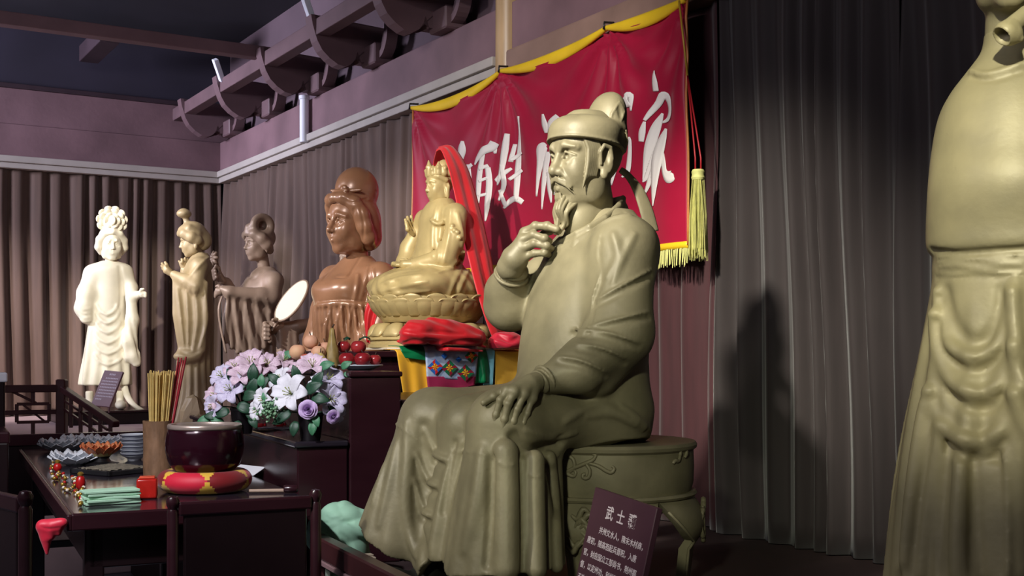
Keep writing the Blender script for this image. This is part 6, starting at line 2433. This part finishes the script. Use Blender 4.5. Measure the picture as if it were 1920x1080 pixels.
for i in range(nr - 1):
    for j in range(tot):
        f = bm.faces.new((rings[i][j], rings[i][(j + 1) % tot], rings[i + 1][(j + 1) % tot], rings[i + 1][j]))
        u = (j % seg) / seg * 2 - 1 + 1 / seg
        v = (i - (nr - 1) * .44) / ((nr - 1) * .40)
        f.material_index = (0 if (j // seg) % 2 else 2) if abs(u) + abs(v) * .85 < 1.0 else 1
me = bpy.data.meshes.new('cover')
bmesh.ops.recalc_face_normals(bm, faces=bm.faces[:])
bm.to_mesh(me)
bm.free()
smooth(me)
for m in MCU: me.materials.append(m)
link_mesh('cover', me, None, th)

bz = np.array([gc[0], gc[1], ZTOP + .061])
th = thing('bronze_bowl', 'dark plum bronze singing bowl with a bright worn rim', 'bowl', bz)
out = [(0, 0), (.06, .0), (.095, .010), (.122, .035), (.135, .075), (.138, .110), (.133, .150), (.127, .165)]
inn = [(.121, .165), (.127, .15), (.131, .11), (.128, .075), (.115, .038), (.09, .016), (.05, .008), (0, .008)]
bm = bmesh.new()
bm_lathe(bm, list(map(tuple, catmull(out, 4))) + list(map(tuple, catmull(inn, 4))), 64)
from_bm('body', bm, M_BOWL, th, sm=True)
bm = bmesh.new()
bm_lathe(bm, [(.122, .166), (.1285, .162), (.1312, .168), (.1305, .176), (.128, .181), (.1245, .1815), (.1215, .178), (.122, .166)], 64)
from_bm('rim', bm, M_RIM, th, sm=True)

# incense tube with joss sticks
ic = on_table(296, 892)
th = thing('incense_tube', 'brown carved bamboo tube holding joss sticks', 'tube', ic)
bm = bmesh.new()
wob = lambda a, z: 1 + .018 * math.sin(5 * a + 60 * z) * math.sin(40 * z + 3 * a)
bm_lathe(bm, [(0, 0), (.056, 0), (.058, .03), (.057, .12), (.059, .215), (.060, .222), (.052, .222), (.050, .02), (0, .02)], 40, wob=wob)
from_bm('tube', bm, mat('brown bamboo', srgb(128, 96, 70), .55, var=.25, scale=30, stretch=(1, 1, .4), bump=.3, bscale=60), th, sm='auto')
rnd = random.Random(8)
MJ = mat('yellow joss stick', srgb(216, 186, 112), .8, var=.15, scale=30)
MJR = mat('red joss stick', srgb(150, 28, 40), .7, var=.1)
gname = 'joss sticks in the bamboo tube'
for i in range(64):
    a, r = rnd.uniform(0, 6.28), .026 * math.sqrt(rnd.uniform(0, 1))
    red = i >= 58
    base = ic + np.array([r * math.cos(a), r * math.sin(a), .022])
    hgt = rnd.uniform(.385, .405) if not red else rnd.uniform(.43, .46)
    lean = np.array([.018 + 1.15 * r * math.cos(a), 1.0 * r * math.sin(a), 0])
    if red:
        lean = np.array([.05 + .05 * rnd.random(), .01, 0])
        base = ic + np.array([.01 + .02 * rnd.random(), -.02 + .03 * rnd.random(), .022])
    bm = bmesh.new()
    bm_tube(bm, [(0, 0, 0), lean + np.array([0, 0, hgt])], .0026 if not red else .0030, 5)
    ob = from_bm('joss_stick', bm, MJR if red else MJ)
    ob.location = base
    tag(ob, 'red joss stick leaning out of the brown bamboo tube' if red else 'yellow joss stick standing in the brown bamboo tube', 'incense stick', 'red ' + gname if red else 'yellow ' + gname)

# red glass candle cube
c = on_table(276, 934)
th = thing('candle_box', 'red glass candle cube beside the cushion', 'candle', c, .25)
bm = bmesh.new()
bm_box(bm, (0, 0, .034), (.034, .034, .034), None, .008, 3)
from_bm('glass', bm, mat('red glass', srgb(186, 34, 26), .25, spec=.6, var=.2, scale=20), th, sm='auto')
bm = bmesh.new()
bm_box(bm, (0, 0, .071), (.026, .026, .003), None, .002, 1)
from_bm('wax', bm, mat('orange wax', srgb(216, 80, 50), .5), th)

# stack of mint green paper bundles
c = on_table(208, 944)
MG = mat('mint green paper', srgb(176, 216, 186), .75, var=.06, scale=10)
for i in range(5):
    bm = bmesh.new()
    bm_box(bm, (0, 0, .004), (.088 - .003 * (i % 2), .042, .0042), None, .0015, 1)
    for v in bm.verts: v.co.z += .004 * math.sin(v.co.x * 30 + i) * (v.co.x > 0) * .4
    ob = from_bm('paper_bundle', bm, MG)
    ob.location = c + np.array([.004 * math.sin(3 * i), .003 * math.cos(4 * i), .0095 * i + .0005])
    ob.rotation_euler = (0, 0, FANG + .1 + .07 * math.sin(2.3 * i))
    tag(ob, ('lowest', 'second lowest', 'middle', 'second highest', 'topmost')[i] + ' mint green paper bundle of the stack by the red candle', 'paper', 'mint green paper bundles')

# square ash tray with grey stone bed
c = on_table(214, 886)
th = thing('stone_tray', 'black square tray with a grey granular stone bed', 'tray', c, FANG + .55)
bm = bmesh.new()
w = .125
for sx, sy, hx, hy in ((0, -1, w, .01), (0, 1, w, .01), (-1, 0, .01, w), (1, 0, .01, w)):
    bm_box(bm, (sx * (w - .01), sy * (w - .01), .010), (hx, hy, .010), None, .003, 1)
bm_box(bm, (0, 0, .006), (w - .012, w - .012, .006))
o = from_bm('frame', bm, mat('black stone', srgb(34, 34, 36), .4, var=.2), th)
o['kind'] = 'stuff'
bm = bmesh.new()
rnd = random.Random(3)
bm_grid(bm, lambda i, j: (-.105 + .21 * i / 30, -.105 + .21 * j / 30, .018 + .006 * rnd.random() + .014 * math.sin(i * .105) * math.sin(j * .105) + 0 * math.sin(i * .2) ), 31, 31)
from_bm('ash_bed', bm, mat('grey ash gravel', srgb(120, 112, 96), .9, var=.35, scale=60), th, sm=True)

# orange lotus bowl on a dark stand
c = on_table(190, 872)


def lotus(name, label, c, r, h, n, m, m2=None, rings=2, cat='bowl', group=None, tip=.25, stand=True, rz=0.0):
    th = thing(name, label, cat, c, rz, group)
    z0 = 0.0
    if stand:
        bm = bmesh.new()
        bm_lathe(bm, [(0, 0), (r * .95, 0), (r * .98, .008), (r * .55, .016), (r * .42, .03), (r * .5, .04), (0, .04)], 28)
        from_bm('stand', bm, mat('black lacquer stand', srgb(22, 20, 22), .3), th, sm='auto')
        z0 = .036
    bm = bmesh.new()
    bm_lathe(bm, [(0, z0), (r * .45, z0), (r * .72, z0 + h * .35), (r * .80, z0 + h * .75), (r * .74, z0 + h * .75), (r * .4, z0 + h * .2), (0, z0 + h * .15)], 28)
    from_bm('cup', bm, m2 or m, th, sm='auto')
    first = {}
    for q in range(rings):
        for k in range(n):
            a0 = 2 * math.pi * (k + .5 * q) / n
            if q not in first:
                bm = bmesh.new()
                def pt(i, j):
                    u, v = i / 4 * 2 - 1, j / 6
                    wd = math.sin(math.pi * (.12 + .86 * v)) ** .7 * (math.pi / n) * 1.15
                    rr = r * (.44 + (.56 + .08 * q) * math.sin(v * math.pi / 2) ** 1.1) + r * tip * .4 * v ** 3
                    rr -= r * .05 * (1 - u * u)
                    a = u * wd
                    return (rr * math.cos(a), rr * math.sin(a), z0 + .004 + h * (v ** 1.1) * (1 - .15 * q) - .12 * h * u * u * v)
                bm_grid(bm, pt, 5, 7)
                ob = from_bm('petal', bm, m, th, sm=True)
                ob.modifiers.new('thickness', 'SOLIDIFY').thickness = .003
                first[q] = ob
            else:
                ob = first[q].copy()
                COL.objects.link(ob)
            ob.rotation_euler = (0, 0, a0)
    return th


lotus('lotus_bowl', 'orange red lotus bowl with pale rims on a black stand', c, .078, .06, 12, mat('orange glaze petal', srgb(206, 82, 44), .35, var=.3, scale=14, col2=srgb(226, 150, 100)),
      mat('yellow green glaze', srgb(190, 170, 110), .4))
M_GLASS = mat('frosted white glass petal', srgb(232, 236, 242), .35, var=.04, trans=.1)
for (x, y, r, lb) in ((112, 846, .078, 'frosted white glass lotus at the left edge of the cluster'), (142, 872, .085, 'frosted white glass lotus nearest the bead string'),
                      (150, 838, .075, 'frosted white glass lotus left of the orange bowl'), (200, 840, .075, 'frosted white glass lotus behind the orange bowl')):
    lotus('glass_lotus', lb, on_table(x, y), r, .062, 10, M_GLASS, cat='candle holder', group='frosted glass lotus holders', stand=False, rz=x * .1, tip=.6, rings=3)

# stacks of pale bowls behind the tube
M_CHINA = mat('grey white china', srgb(200, 204, 212), .3, var=.05)
c = on_table(252, 862)
for i in range(6):
    th = thing('china_bowl', ('lowest', 'second', 'third', 'fourth', 'fifth', 'topmost')[i] + ' grey white bowl of the stack behind the bamboo tube', 'bowl', c + np.array([0, 0, .017 * i]), 0, 'stacked china bowls')
    bm = bmesh.new()
    bm_lathe(bm, [(0, 0), (.03, 0), (.032, .006), (.058, .022), (.064, .034), (.061, .034), (.05, .022), (.02, .010), (0, .010)], 32)
    from_bm('bowl', bm, M_CHINA, th, sm='auto')
    bm = bmesh.new()
    bm_lathe(bm, [(.060, .025), (.0625, .0255), (.0638, .0285), (.061, .028), (.060, .025)], 32)
    from_bm('dark_band', bm, mat('dark blue band', srgb(40, 42, 66), .4), th)
c = on_table(238, 838)
for i in range(4):
    bm = bmesh.new()
    bm_lathe(bm, [(0, 0), (.06, 0), (.085, .010), (.088, .014), (.085, .0145), (.06, .005), (0, .005)], 32)
    ob = from_bm('china_plate', bm, M_CHINA, sm='auto')
    ob.location = c + np.array([0, 0, .0135 * i])
    tag(ob, ('lowest', 'second', 'third', 'topmost')[i] + ' pale plate of the stack farther behind the bamboo tube', 'plate', 'stacked china plates')

# string of beads with red charms
th = thing('bead_string', 'tangled string of gold and white beads with red charms', 'beads', on_table(130, 905))
o = np.array(th.location)
rnd = random.Random(11)
path = catmull([(100, 868), (97, 884), (102, 902), (112, 892), (124, 900), (118, 914), (128, 922), (140, 912), (136, 900), (148, 908), (156, 920), (150, 932), (140, 926), (152, 940), (150, 952)], 5)
MB = [mat('pearl bead', srgb(226, 214, 196), .2), mat('gold bead', srgb(176, 140, 60), .25, metal=.6), mat('red bead', srgb(176, 24, 24), .3)]
for i, (x, y) in enumerate(path):
    q = on_table(x + rnd.uniform(-2, 2), y + rnd.uniform(-2, 2)) - o
    r = rnd.uniform(.0055, .0085)
    bm = bmesh.new()
    bmesh.ops.create_icosphere(bm, subdivisions=2, radius=r)
    ob = from_bm('bead', bm, MB[(0, 1, 0, 1, 1, 2)[i % 6]], th, sm=True)
    ob.location = q + np.array([0, 0, r + .004 * rnd.random()])
for (x, y, h) in ((108, 884, .035), (151, 918, .05)):
    q = on_table(x, y) - o
    bm = bmesh.new()
    bm_lathe(bm, [(0, 0), (.008, 0), (.016, .008), (.018, h * .5), (.014, h - .006), (.008, h), (0, h)], 16, q)
    from_bm('charm', bm, MB[2], th, sm='auto')
    bm = bmesh.new()
    bm_lathe(bm, [(0, h), (.010, h), (.012, h + .008), (.006, h + .014), (0, h + .015)], 12, q)
    from_bm('charm_cap', bm, MB[1], th, sm='auto')

# folded white papers right of the bowl
for (x, y, w, l, rz, lb) in ((474, 888, .06, .085, .4, 'white folded leaflet right of the bronze bowl'), (497, 876, .06, .07, .9, 'grey white card leaning behind the folded leaflet')):
    c = on_table(x, y)
    bm = bmesh.new()
    a = bm_grid(bm, lambda i, j: ((i - 4) / 4 * w, (j - 3) / 3 * l, .002 + .030 * (1 - abs(i - 4) / 4)), 9, 7)
    ob = from_bm('leaflet', bm, mat('white paper', srgb(232, 232, 236), .6, var=.03))
    ob.modifiers.new('thickness', 'SOLIDIFY').thickness = .0015
    ob.location = c
    ob.rotation_euler = (0, 0, FANG + rz)
    tag(ob, lb, 'paper')
c = on_table(505, 925)
th = thing('striker', 'small wooden bowl striker with pale handle lying near the table edge', 'mallet', c, .12)
bm = bmesh.new()
bm_tube(bm, [(-.07, 0, .009), (.07, 0, .009)], [.006, .007], 10)
from_bm('handle', bm, mat('pale wood', srgb(176, 150, 130), .5), th, sm='auto')
bm = bmesh.new()
bm_tube(bm, [(.05, 0, .0145), (.055, 0, .0145), (.095, 0, .0145), (.10, 0, .0145)], [.010, .014, .014, .010], 12)
from_bm('head', bm, M_LACQ, th, sm='auto')

# ------------------------------------------------------------------ fruit on the tall altar block
def fruit_at(px, py, Y):
    return at(px, py, Y)


M_PEACH = mat('peach skin', srgb(234, 170, 140), .6, var=.10, scale=8, col2=srgb(232, 186, 140))
M_PEACHR = mat('ruddy peach skin', srgb(206, 100, 78), .6, var=.15, scale=8)
M_PEAR = mat('yellow green pear skin', srgb(206, 184, 110), .55, var=.12, scale=8)
M_APPLE = mat('dark red apple skin', srgb(146, 22, 36), .22, spec=.6, var=.25, scale=10, col2=srgb(190, 60, 60))
M_LEAF = mat('dark green leaf', srgb(36, 74, 52), .5, var=.3, scale=20)
M_LEAF2 = mat('fresh green leaf', srgb(70, 130, 92), .5, var=.25, scale=20)
M_STEM = mat('brown stem', srgb(70, 52, 36), .7)
FY = 4.92


def plate(px, label):
    q = on_level(px, 692, ZT)
    c = np.array([(px - 960) / FPX * FY, FY, ZT + .0005])
    th = thing('fruit_plate', label, 'plate', c)
    bm = bmesh.new()
    bm_lathe(bm, [(0, 0), (.05, 0), (.058, .004), (.088, .016), (.092, .019), (.088, .0205), (.056, .009), (0, .007)], 40)
    from_bm('dish', bm, mat('grey blue china plate', srgb(150, 164, 176), .3, var=.05), th, sm='auto')
    bm = bmesh.new()
    bm_tube(bm, [(.0905 * math.cos(t), .0905 * math.sin(t), .0195) for t in np.linspace(0, 2 * math.pi, 36, endpoint=False)], .0022, 6, closed=True)
    from_bm('rim', bm, mat('pale plate rim', srgb(196, 204, 210), .3), th, sm=True)
    return c


pc = plate(676, 'grey blue plate of dark red apples near the lotus base')
pc2 = plate(590, 'grey blue plate of peaches half hidden by the lilies')


def fruit(name, label, px, py, r, m, Y=FY, group=None, apple=False, leaf=False, pear=False):
    c = fruit_at(px, py, Y)
    th = thing(name, label, name, c, random.Random(px).uniform(0, 6), group)
    prof = []
    for i in range(17):
        a = -math.pi / 2 + math.pi * i / 16
        rr, z = r * math.cos(a), r * math.sin(a) * (.92 if apple else .95)
        if apple:
            rr *= 1.0 + .05 * math.sin(a)
            z -= r * .25 * math.exp(-(rr / r / .30) ** 2) * (1 if a > 0 else -.6)
        elif pear:
            if a > 0: rr *= 1 - .35 * math.sin(a); z *= 1.35
        else:
            z -= r * .12 * math.exp(-(rr / r / .25) ** 2) * (1 if a > 0 else 0)
        prof.append((max(rr, 0 if i in (0, 16) else .0008), z))
    bm = bmesh.new()
    bm_lathe(bm, prof, 24, wob=None if apple or pear else (lambda a, z: 1 - .05 * math.exp(-((a - math.pi) / .25) ** 2)))
    from_bm('flesh', bm, m, th, sm=True)
    bm = bmesh.new()
    zt = prof[-1][1]
    bm_tube(bm, [(0, 0, zt - .004), (.002, .001, zt + .006), (.006, .002, zt + .016)], [.0022, .0018, .0024], 6)
    from_bm('stem', bm, M_STEM, th, sm=True)
    if leaf:
        bm = bmesh.new()
        bm_grid(bm, lambda i, j: ((i / 6) * .045 + .004, (j - 2) / 2 * .016 * math.sin(math.pi * min(i / 6 + .05, 1)), zt + .012 + .012 * math.sin(i / 6 * 3) - .003 * abs(j - 2)), 7, 5)
        o = from_bm('leaf', bm, M_LEAF, th, sm=True)
        o.modifiers.new('thickness', 'SOLIDIFY').thickness = .001
    return th


G = 'peaches on the half hidden plate'
fruit('peach', 'large pale peach at the left of the peach plate', 558, 660, .034, M_PEACH, FY, G)
fruit('peach', 'peach on top of the pile, left of the golden gourd', 583, 641, .031, M_PEACH, FY, G)
fruit('peach', 'peach right below the topmost one, touching the golden gourd', 597, 661, .030, M_PEACH, FY - .03, G)
fruit('peach', 'small pale peach behind the pile beside the golden gourd', 609, 652, .026, M_PEACH, FY + .04, G)
fruit('peach', 'ruddy peach low in the middle of the pile', 574, 674, .026, M_PEACHR, FY - .05, G)
fruit('pear', 'yellow green pear low beside the golden gourd', 601, 677, .027, M_PEAR, FY - .07, None, pear=True)
G = 'apples on the plate by the lotus base'
fruit('apple', 'glossy dark red apple at the left front of its plate', 650, 674, .033, M_APPLE, FY - .04, G, apple=True)
fruit('apple', 'glossy dark red apple at the middle front of its plate', 680, 674, .034, M_APPLE, FY - .04, G, apple=True)
fruit('apple', 'dark red apple on top of the two front apples', 672, 651, .032, M_APPLE, FY + .01, G, apple=True, leaf=True)
fruit('apple', 'small dark red apple at the right end of the plate', 703, 675, .026, M_APPLE, FY, G, apple=True)
fruit('apple', 'red apple at the back of the plate with green leaves', 645, 650, .028, M_APPLE, FY + .06, G, apple=True, leaf=True)
# golden gourd-like ornament: knobbly and pointed
c = fruit_at(623, 690, FY)
c[2] = ZT + .001
th = thing('golden_gourd', 'knobbly golden green pointed gourd between peaches and apples', 'gourd', c)
bm = bmesh.new()
bm_lathe(bm, [(0, 0), (.022, .0), (.032, .02), (.030, .05), (.024, .085), (.017, .12), (.011, .15), (.009, .165), (.004, .172), (0, .173)], 28, wob=lambda a, z: 1 + .09 * math.sin(6 * a + 40 * z) + .05 * math.sin(90 * z))
from_bm('body', bm, mat('golden green rind', srgb(158, 134, 76), .5, var=.25, scale=30), th, sm=True)
bm = bmesh.new()
bm_tube(bm, [(0, 0, .17), (.003, 0, .18), (.008, 0, .187)], [.004, .003, .004], 6)
from_bm('stem', bm, M_STEM, th, sm=True)


# ------------------------------------------------------------------ lily bouquets
def lily_mesh(rnd, r, open_=1.0):
    bm = bmesh.new()
    for k in range(6):
        a0 = 2 * math.pi * k / 6 + rnd.uniform(-.08, .08)
        wd = r * (.30 if k % 2 else .38)
        ln = r * rnd.uniform(.92, 1.08)
        def pt(i, j):
            v, u = i / 7, (j - 2) / 2
            x = ln * (.06 + .94 * math.sin(v * math.pi / 2 * open_) ** .9) * v ** .25
            z = ln * (.42 * math.sin(v * 2.2) - .28 * v ** 3)
            w = wd * math.sin(math.pi * (.10 + .90 * v) ** .85) ** .75 if v < 1 else 0.002 * r
            z += .10 * ln * u * u * math.sin(math.pi * v)
            y = u * w
            return (x * math.cos(a0) - y * math.sin(a0), x * math.sin(a0) + y * math.cos(a0), z + .01 * r * (k % 2))
        bm_grid(bm, pt, 8, 5)
    return bm


def rose_mesh(r):
    bm = bmesh.new()
    for q, (n, rr, h, op) in enumerate(((3, .22, 1.05, .1), (3, .40, 1.0, .25), (4, .60, .92, .45), (5, .80, .78, .75), (6, .98, .58, 1.0))):
        for k in range(n):
            a0 = 2 * math.pi * k / n + q * .9
            def pt(i, j):
                v, u = i / 6, (j - 3) / 3
                a = a0 + u * math.pi / n * 1.35
                R = r * rr * (.30 + .70 * math.sin(min(v * 1.5, 1.57)) + op * .30 * v ** 3 - .10 * u * u * v) + r * .02 * u
                return (R * math.cos(a), R * math.sin(a), r * (h * v - op * .32 * v ** 4 - .12 * u * u * v))
            bm_grid(bm, pt, 7, 7)
    return bm


M_LIL = [mat('lilac pink lily petal', srgb(222, 186, 208), .55, var=.08, scale=14, col2=srgb(236, 214, 226), sheen=.2), mat('white lily petal', srgb(232, 230, 238), .55, var=.04, scale=14, sheen=.2),
         mat('lavender lily petal', srgb(206, 194, 228), .55, var=.08, scale=14, col2=srgb(226, 220, 240), sheen=.2), mat('violet rose petal', srgb(212, 184, 228), .55, var=.12, scale=14)]
M_STAM = mat('green yellow stamen', srgb(150, 160, 80), .6)
M_POT = mat('black pot', srgb(20, 16, 20), .4)


def orient(o, d):
    o.rotation_euler = Vector([float(x) for x in d]).to_track_quat('Z', 'Y').to_euler()


def bouquet(name, label, px, py, v_off, lilies, leaves, roses, seed, Y):
    rnd = random.Random(seed)
    base = at(px, 0, Y)
    base[2] = ZL + .0005
    th = thing(name, label, 'bouquet', base)
    bm = bmesh.new()
    bm_lathe(bm, [(0, 0), (.036, 0), (.038, .006), (.047, .09), (.051, .095), (.051, .103), (.045, .103), (.04, .09), (0, .085)], 28)
    from_bm('pot', bm, M_POT, th, sm='auto')
    ctr = base + np.array([0, 0, .13])
    proto = {}
    for (x, y, r, mi, dy) in lilies:
        p = at(x, y, Y + dy)
        d = p - ctr
        d = d / np.linalg.norm(d) + np.array([0, -.95, .12])
        d /= np.linalg.norm(d)
        key = (mi, rnd.randrange(2))
        if key not in proto:
            ob = from_bm('lily_flower', lily_mesh(rnd, 1.0), M_LIL[mi], th, sm=True)
            ob.modifiers.new('thickness', 'SOLIDIFY').thickness = .015
            bm = bmesh.new()
            for k in range(6):
                a = 2 * math.pi * k / 6
                bm_tube(bm, [(0, 0, .05), (.12 * math.cos(a), .12 * math.sin(a), .35), (.2 * math.cos(a), .2 * math.sin(a), .52)], [.02, .014, .03], 5)
            st = from_bm('stamens', bm, M_STAM, ob, sm=True)
            st['kind'] = 'stuff'
            proto[key] = ob
        else:
            src = proto[key]
            ob = src.copy()
            COL.objects.link(ob)
            for ch in src.children:
                c2 = ch.copy()
                COL.objects.link(c2)
                c2.parent = ob
        r *= 1.22
        ob.scale = (r, r, r)
        orient(ob, d)
        ob.location = p - base - d * r * .35
        bm = bmesh.new()
        q = p - base - d * r * .3
        bm_tube(bm, catmull([(0, 0, .095), np.array([q[0] * .4, q[1] * .4, q[2] * .6 + .04]), q], 4), .0028, 5)
        from_bm('stem', bm, M_LEAF, th, sm=True)
    for (x, y, r, mi, dy) in roses:
        p = at(x, y, Y + dy)
        d = p - ctr
        d = d / np.linalg.norm(d) + np.array([0, -.9, .1])
        ob = from_bm('rose_flower', rose_mesh(1.0), M_LIL[mi], th, sm=True)
        ob.scale = (r, r, r)
        orient(ob, d)
        ob.location = p - base - d / np.linalg.norm(d) * r * .5
    lp = {}
    for (x, y, l, mi, dy, ang) in leaves:
        p = at(x, y, Y + dy)
        if mi not in lp:
            bm = bmesh.new()
            def pt(i, j):
                v, u = i / 7, (j - 2) / 2
                w = .30 * math.sin(math.pi * (.06 + .94 * v) ** .8) ** .8 if v < 1 else .004
                return (v, u * w, .12 * math.sin(v * 3) - .10 * v * v + .10 * abs(u) * w * 2)
            bm_grid(bm, pt, 8, 5)
            ob = from_bm('leaf', bm, (M_LEAF, M_LEAF2)[mi], th, sm=True)
            ob.modifiers.new('thickness', 'SOLIDIFY').thickness = .012
            lp[mi] = ob
        else:
            ob = lp[mi].copy()
            COL.objects.link(ob)
        a = math.radians(ang)
        X = Vector((math.cos(a), rnd.uniform(-.35, .1), math.sin(a))).normalized()
        Zv = Vector((0, -1, .35)) - X * X.dot(Vector((0, -1, .35)))
        Zv.normalize()
        Yv = Zv.cross(X)
        ob.matrix_local = Matrix(((X.x, Yv.x, Zv.x, 0), (X.y, Yv.y, Zv.y, 0), (X.z, Yv.z, Zv.z, 0), (0, 0, 0, 1))) @ Matrix.Diagonal((l, l, l, 1))
        ob.location = p - base
    return th, base


rnd = random.Random(21)
LA = [(400, 742, .052, 0, -.02), (428, 728, .058, 2, -.06), (396, 762, .045, 2, -.03), (470, 676, .060, 0, -.02), (440, 684, .048, 0, .02), (500, 680, .052, 0, .0), (412, 702, .048, 2, .0),
      (520, 696, .046, 0, .03), (535, 672, .040, 0, .06), (452, 700, .046, 0, -.05)]
lvA = [(440, 735, .075, 0, -.05, 40), (455, 745, .08, 0, -.06, 10), (470, 740, .08, 0, -.05, 70), (445, 760, .08, 0, -.07, -20), (430, 770, .07, 0, -.05, 200), (485, 730, .07, 0, -.03, 50), (465, 765, .07, 0, -.06, -60),
       (410, 780, .06, 0, -.03, 180), (395, 785, .055, 1, -.02, 190), (440, 715, .06, 0, -.03, 120), (500, 712, .06, 0, -.01, 30), (530, 668, .06, 1, .08, 10), (475, 715, .075, 0, -.06, 90), (420, 795, .06, 1, -.04, 160),
       (450, 790, .07, 0, -.05, 240), (470, 780, .06, 0, -.06, 300)]
bouquet('lily_bouquet', 'pot of pink and lilac lilies behind the white ones', 455, 0, 0, LA, lvA, [], 5, 4.86)
LB = [(540, 735, .066, 1, -.06), (585, 680, .055, 0, .02), (560, 690, .050, 0, .05), (618, 705, .052, 2, .0), (622, 748, .056, 2, -.04), (605, 722, .05, 1, -.01), (490, 748, .042, 1, -.03), (523, 708, .045, 1, .02), (630, 772, .038, 2, -.03),
      (478, 770, .034, 1, -.01)]
lvB = [(575, 735, .075, 0, -.07, 30), (585, 745, .07, 0, -.08, -10), (570, 755, .07, 0, -.08, -50), (545, 770, .07, 0, -.06, 220), (520, 765, .06, 0, -.05, 160), (600, 690, .06, 1, .0, 20), (560, 712, .06, 0, -.03, 110), (590, 725, .07, 0, -.05, 60),
       (535, 785, .055, 0, -.05, 200), (590, 778, .05, 1, -.09, -70), (588, 790, .055, 1, -.09, -95), (610, 765, .06, 0, -.05, -30), (555, 790, .06, 0, -.05, 260), (500, 755, .05, 1, -.03, 100), (640, 690, .05, 1, .03, 30), (645, 700, .04, 1, .03, -20),
       (525, 720, .06, 0, -.02, 140), (575, 770, .06, 0, -.07, 300), (490, 725, .05, 1, .0, 90)]
thB, bB = bouquet('lily_bouquet', 'pot of white and lavender lilies at the front of the altar step', 582, 0, 0, LB, lvB, [(577, 768, .029, 3, -.12), (626, 782, .022, 3, -.07)], 6, 4.50)
# fluffy pale green filler
bm = bmesh.new()
for i in range(90):
    q = at(505 + rnd.gauss(0, 11), 770 + rnd.gauss(0, 10), 4.44 + rnd.gauss(0, .02)) - bB
    bmesh.ops.create_icosphere(bm, subdivisions=1, radius=rnd.uniform(.004, .008), matrix=Matrix.Translation(Vector(q)))
o = from_bm('green_filler', bm, mat('pale green filler', srgb(130, 170, 132), .7, var=.2, scale=30), thB, sm=True)
o['kind'] = 'stuff'
# printed sheet and red wrappers under the bouquet
c = on_level(510, 806, ZL)
bm = bmesh.new()
bm_grid(bm, lambda i, j: (-.085 + .17 * i / 8, -.05 + .10 * j / 5, .003 + .004 * math.sin(i * .9 + j)), 9, 6)
ob = from_bm('printed_sheet', bm, mat('white paper with grey print', srgb(222, 226, 234), .6, var=.25, scale=50, col2=srgb(236, 238, 244)), sm=True)
ob.modifiers.new('thickness', 'SOLIDIFY').thickness = .0012
ob.location = np.array([c[0], c[1] + .02, ZL + .002])
ob.rotation_euler = (0, 0, FANG + .2)
tag(ob, 'white printed sheet lying under the white lilies', 'paper')
for x, y, lb in ((487, 790, 'red wrapper by the left end of the printed sheet'), (525, 789, 'red wrapper at the foot of the white lilies')):
    c = on_level(x, y + 14, ZL)
    bm = bmesh.new()
    bm_box(bm, (0, 0, .009), (.016, .010, .009), None, .005, 2)
    bm_tube(bm, [(-.016, 0, .009), (-.026, 0, .012)], [.004, .009], 6)
    bm_tube(bm, [(.016, 0, .009), (.026, 0, .012)], [.004, .009], 6)
    ob = from_bm('candy', bm, M_RED, sm='auto')
    ob.location = np.array([c[0], c[1], ZL + .0065])
    tag(ob, lb, 'candy')

# ------------------------------------------------------------------ small sign before the white lady
a, b, d = at(196, 694, 8.75), at(231, 697, 8.7), at(174, 760, 8.62)
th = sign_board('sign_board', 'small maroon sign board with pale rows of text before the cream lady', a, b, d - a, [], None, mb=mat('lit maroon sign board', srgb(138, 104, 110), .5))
e = (b - a); W = np.linalg.norm(e); e /= W
dn = d - a; dn -= e * np.dot(dn, e); H = np.linalg.norm(dn); dn /= H
nrm = np.cross(e, -dn)
rnd = random.Random(2)
M = mtx(a - (a + dn * H), e, -dn, nrm)
bm = bmesh.new()
for (v, u0, u1, hh) in [(.08, .36, .66, .030)] + [(.20 + .085 * k, .12 if k else .24, .9 if k < 7 else .4, .022) for k in range(8)]:
    u = u0
    while u < u1:
        w = rnd.uniform(.05, .07)
        vs = [bm.verts.new(M @ Vector((W * x, -H * y, .0012))) for x, y in ((u, v), (u, v + hh * 1.6), (u + w, v + hh * 1.6), (u + w, v))]
        bm.faces.new(vs)
        u += w + .022
ob = from_bm('lettering', bm, M_LETTER, th)
ob['kind'] = 'stuff'
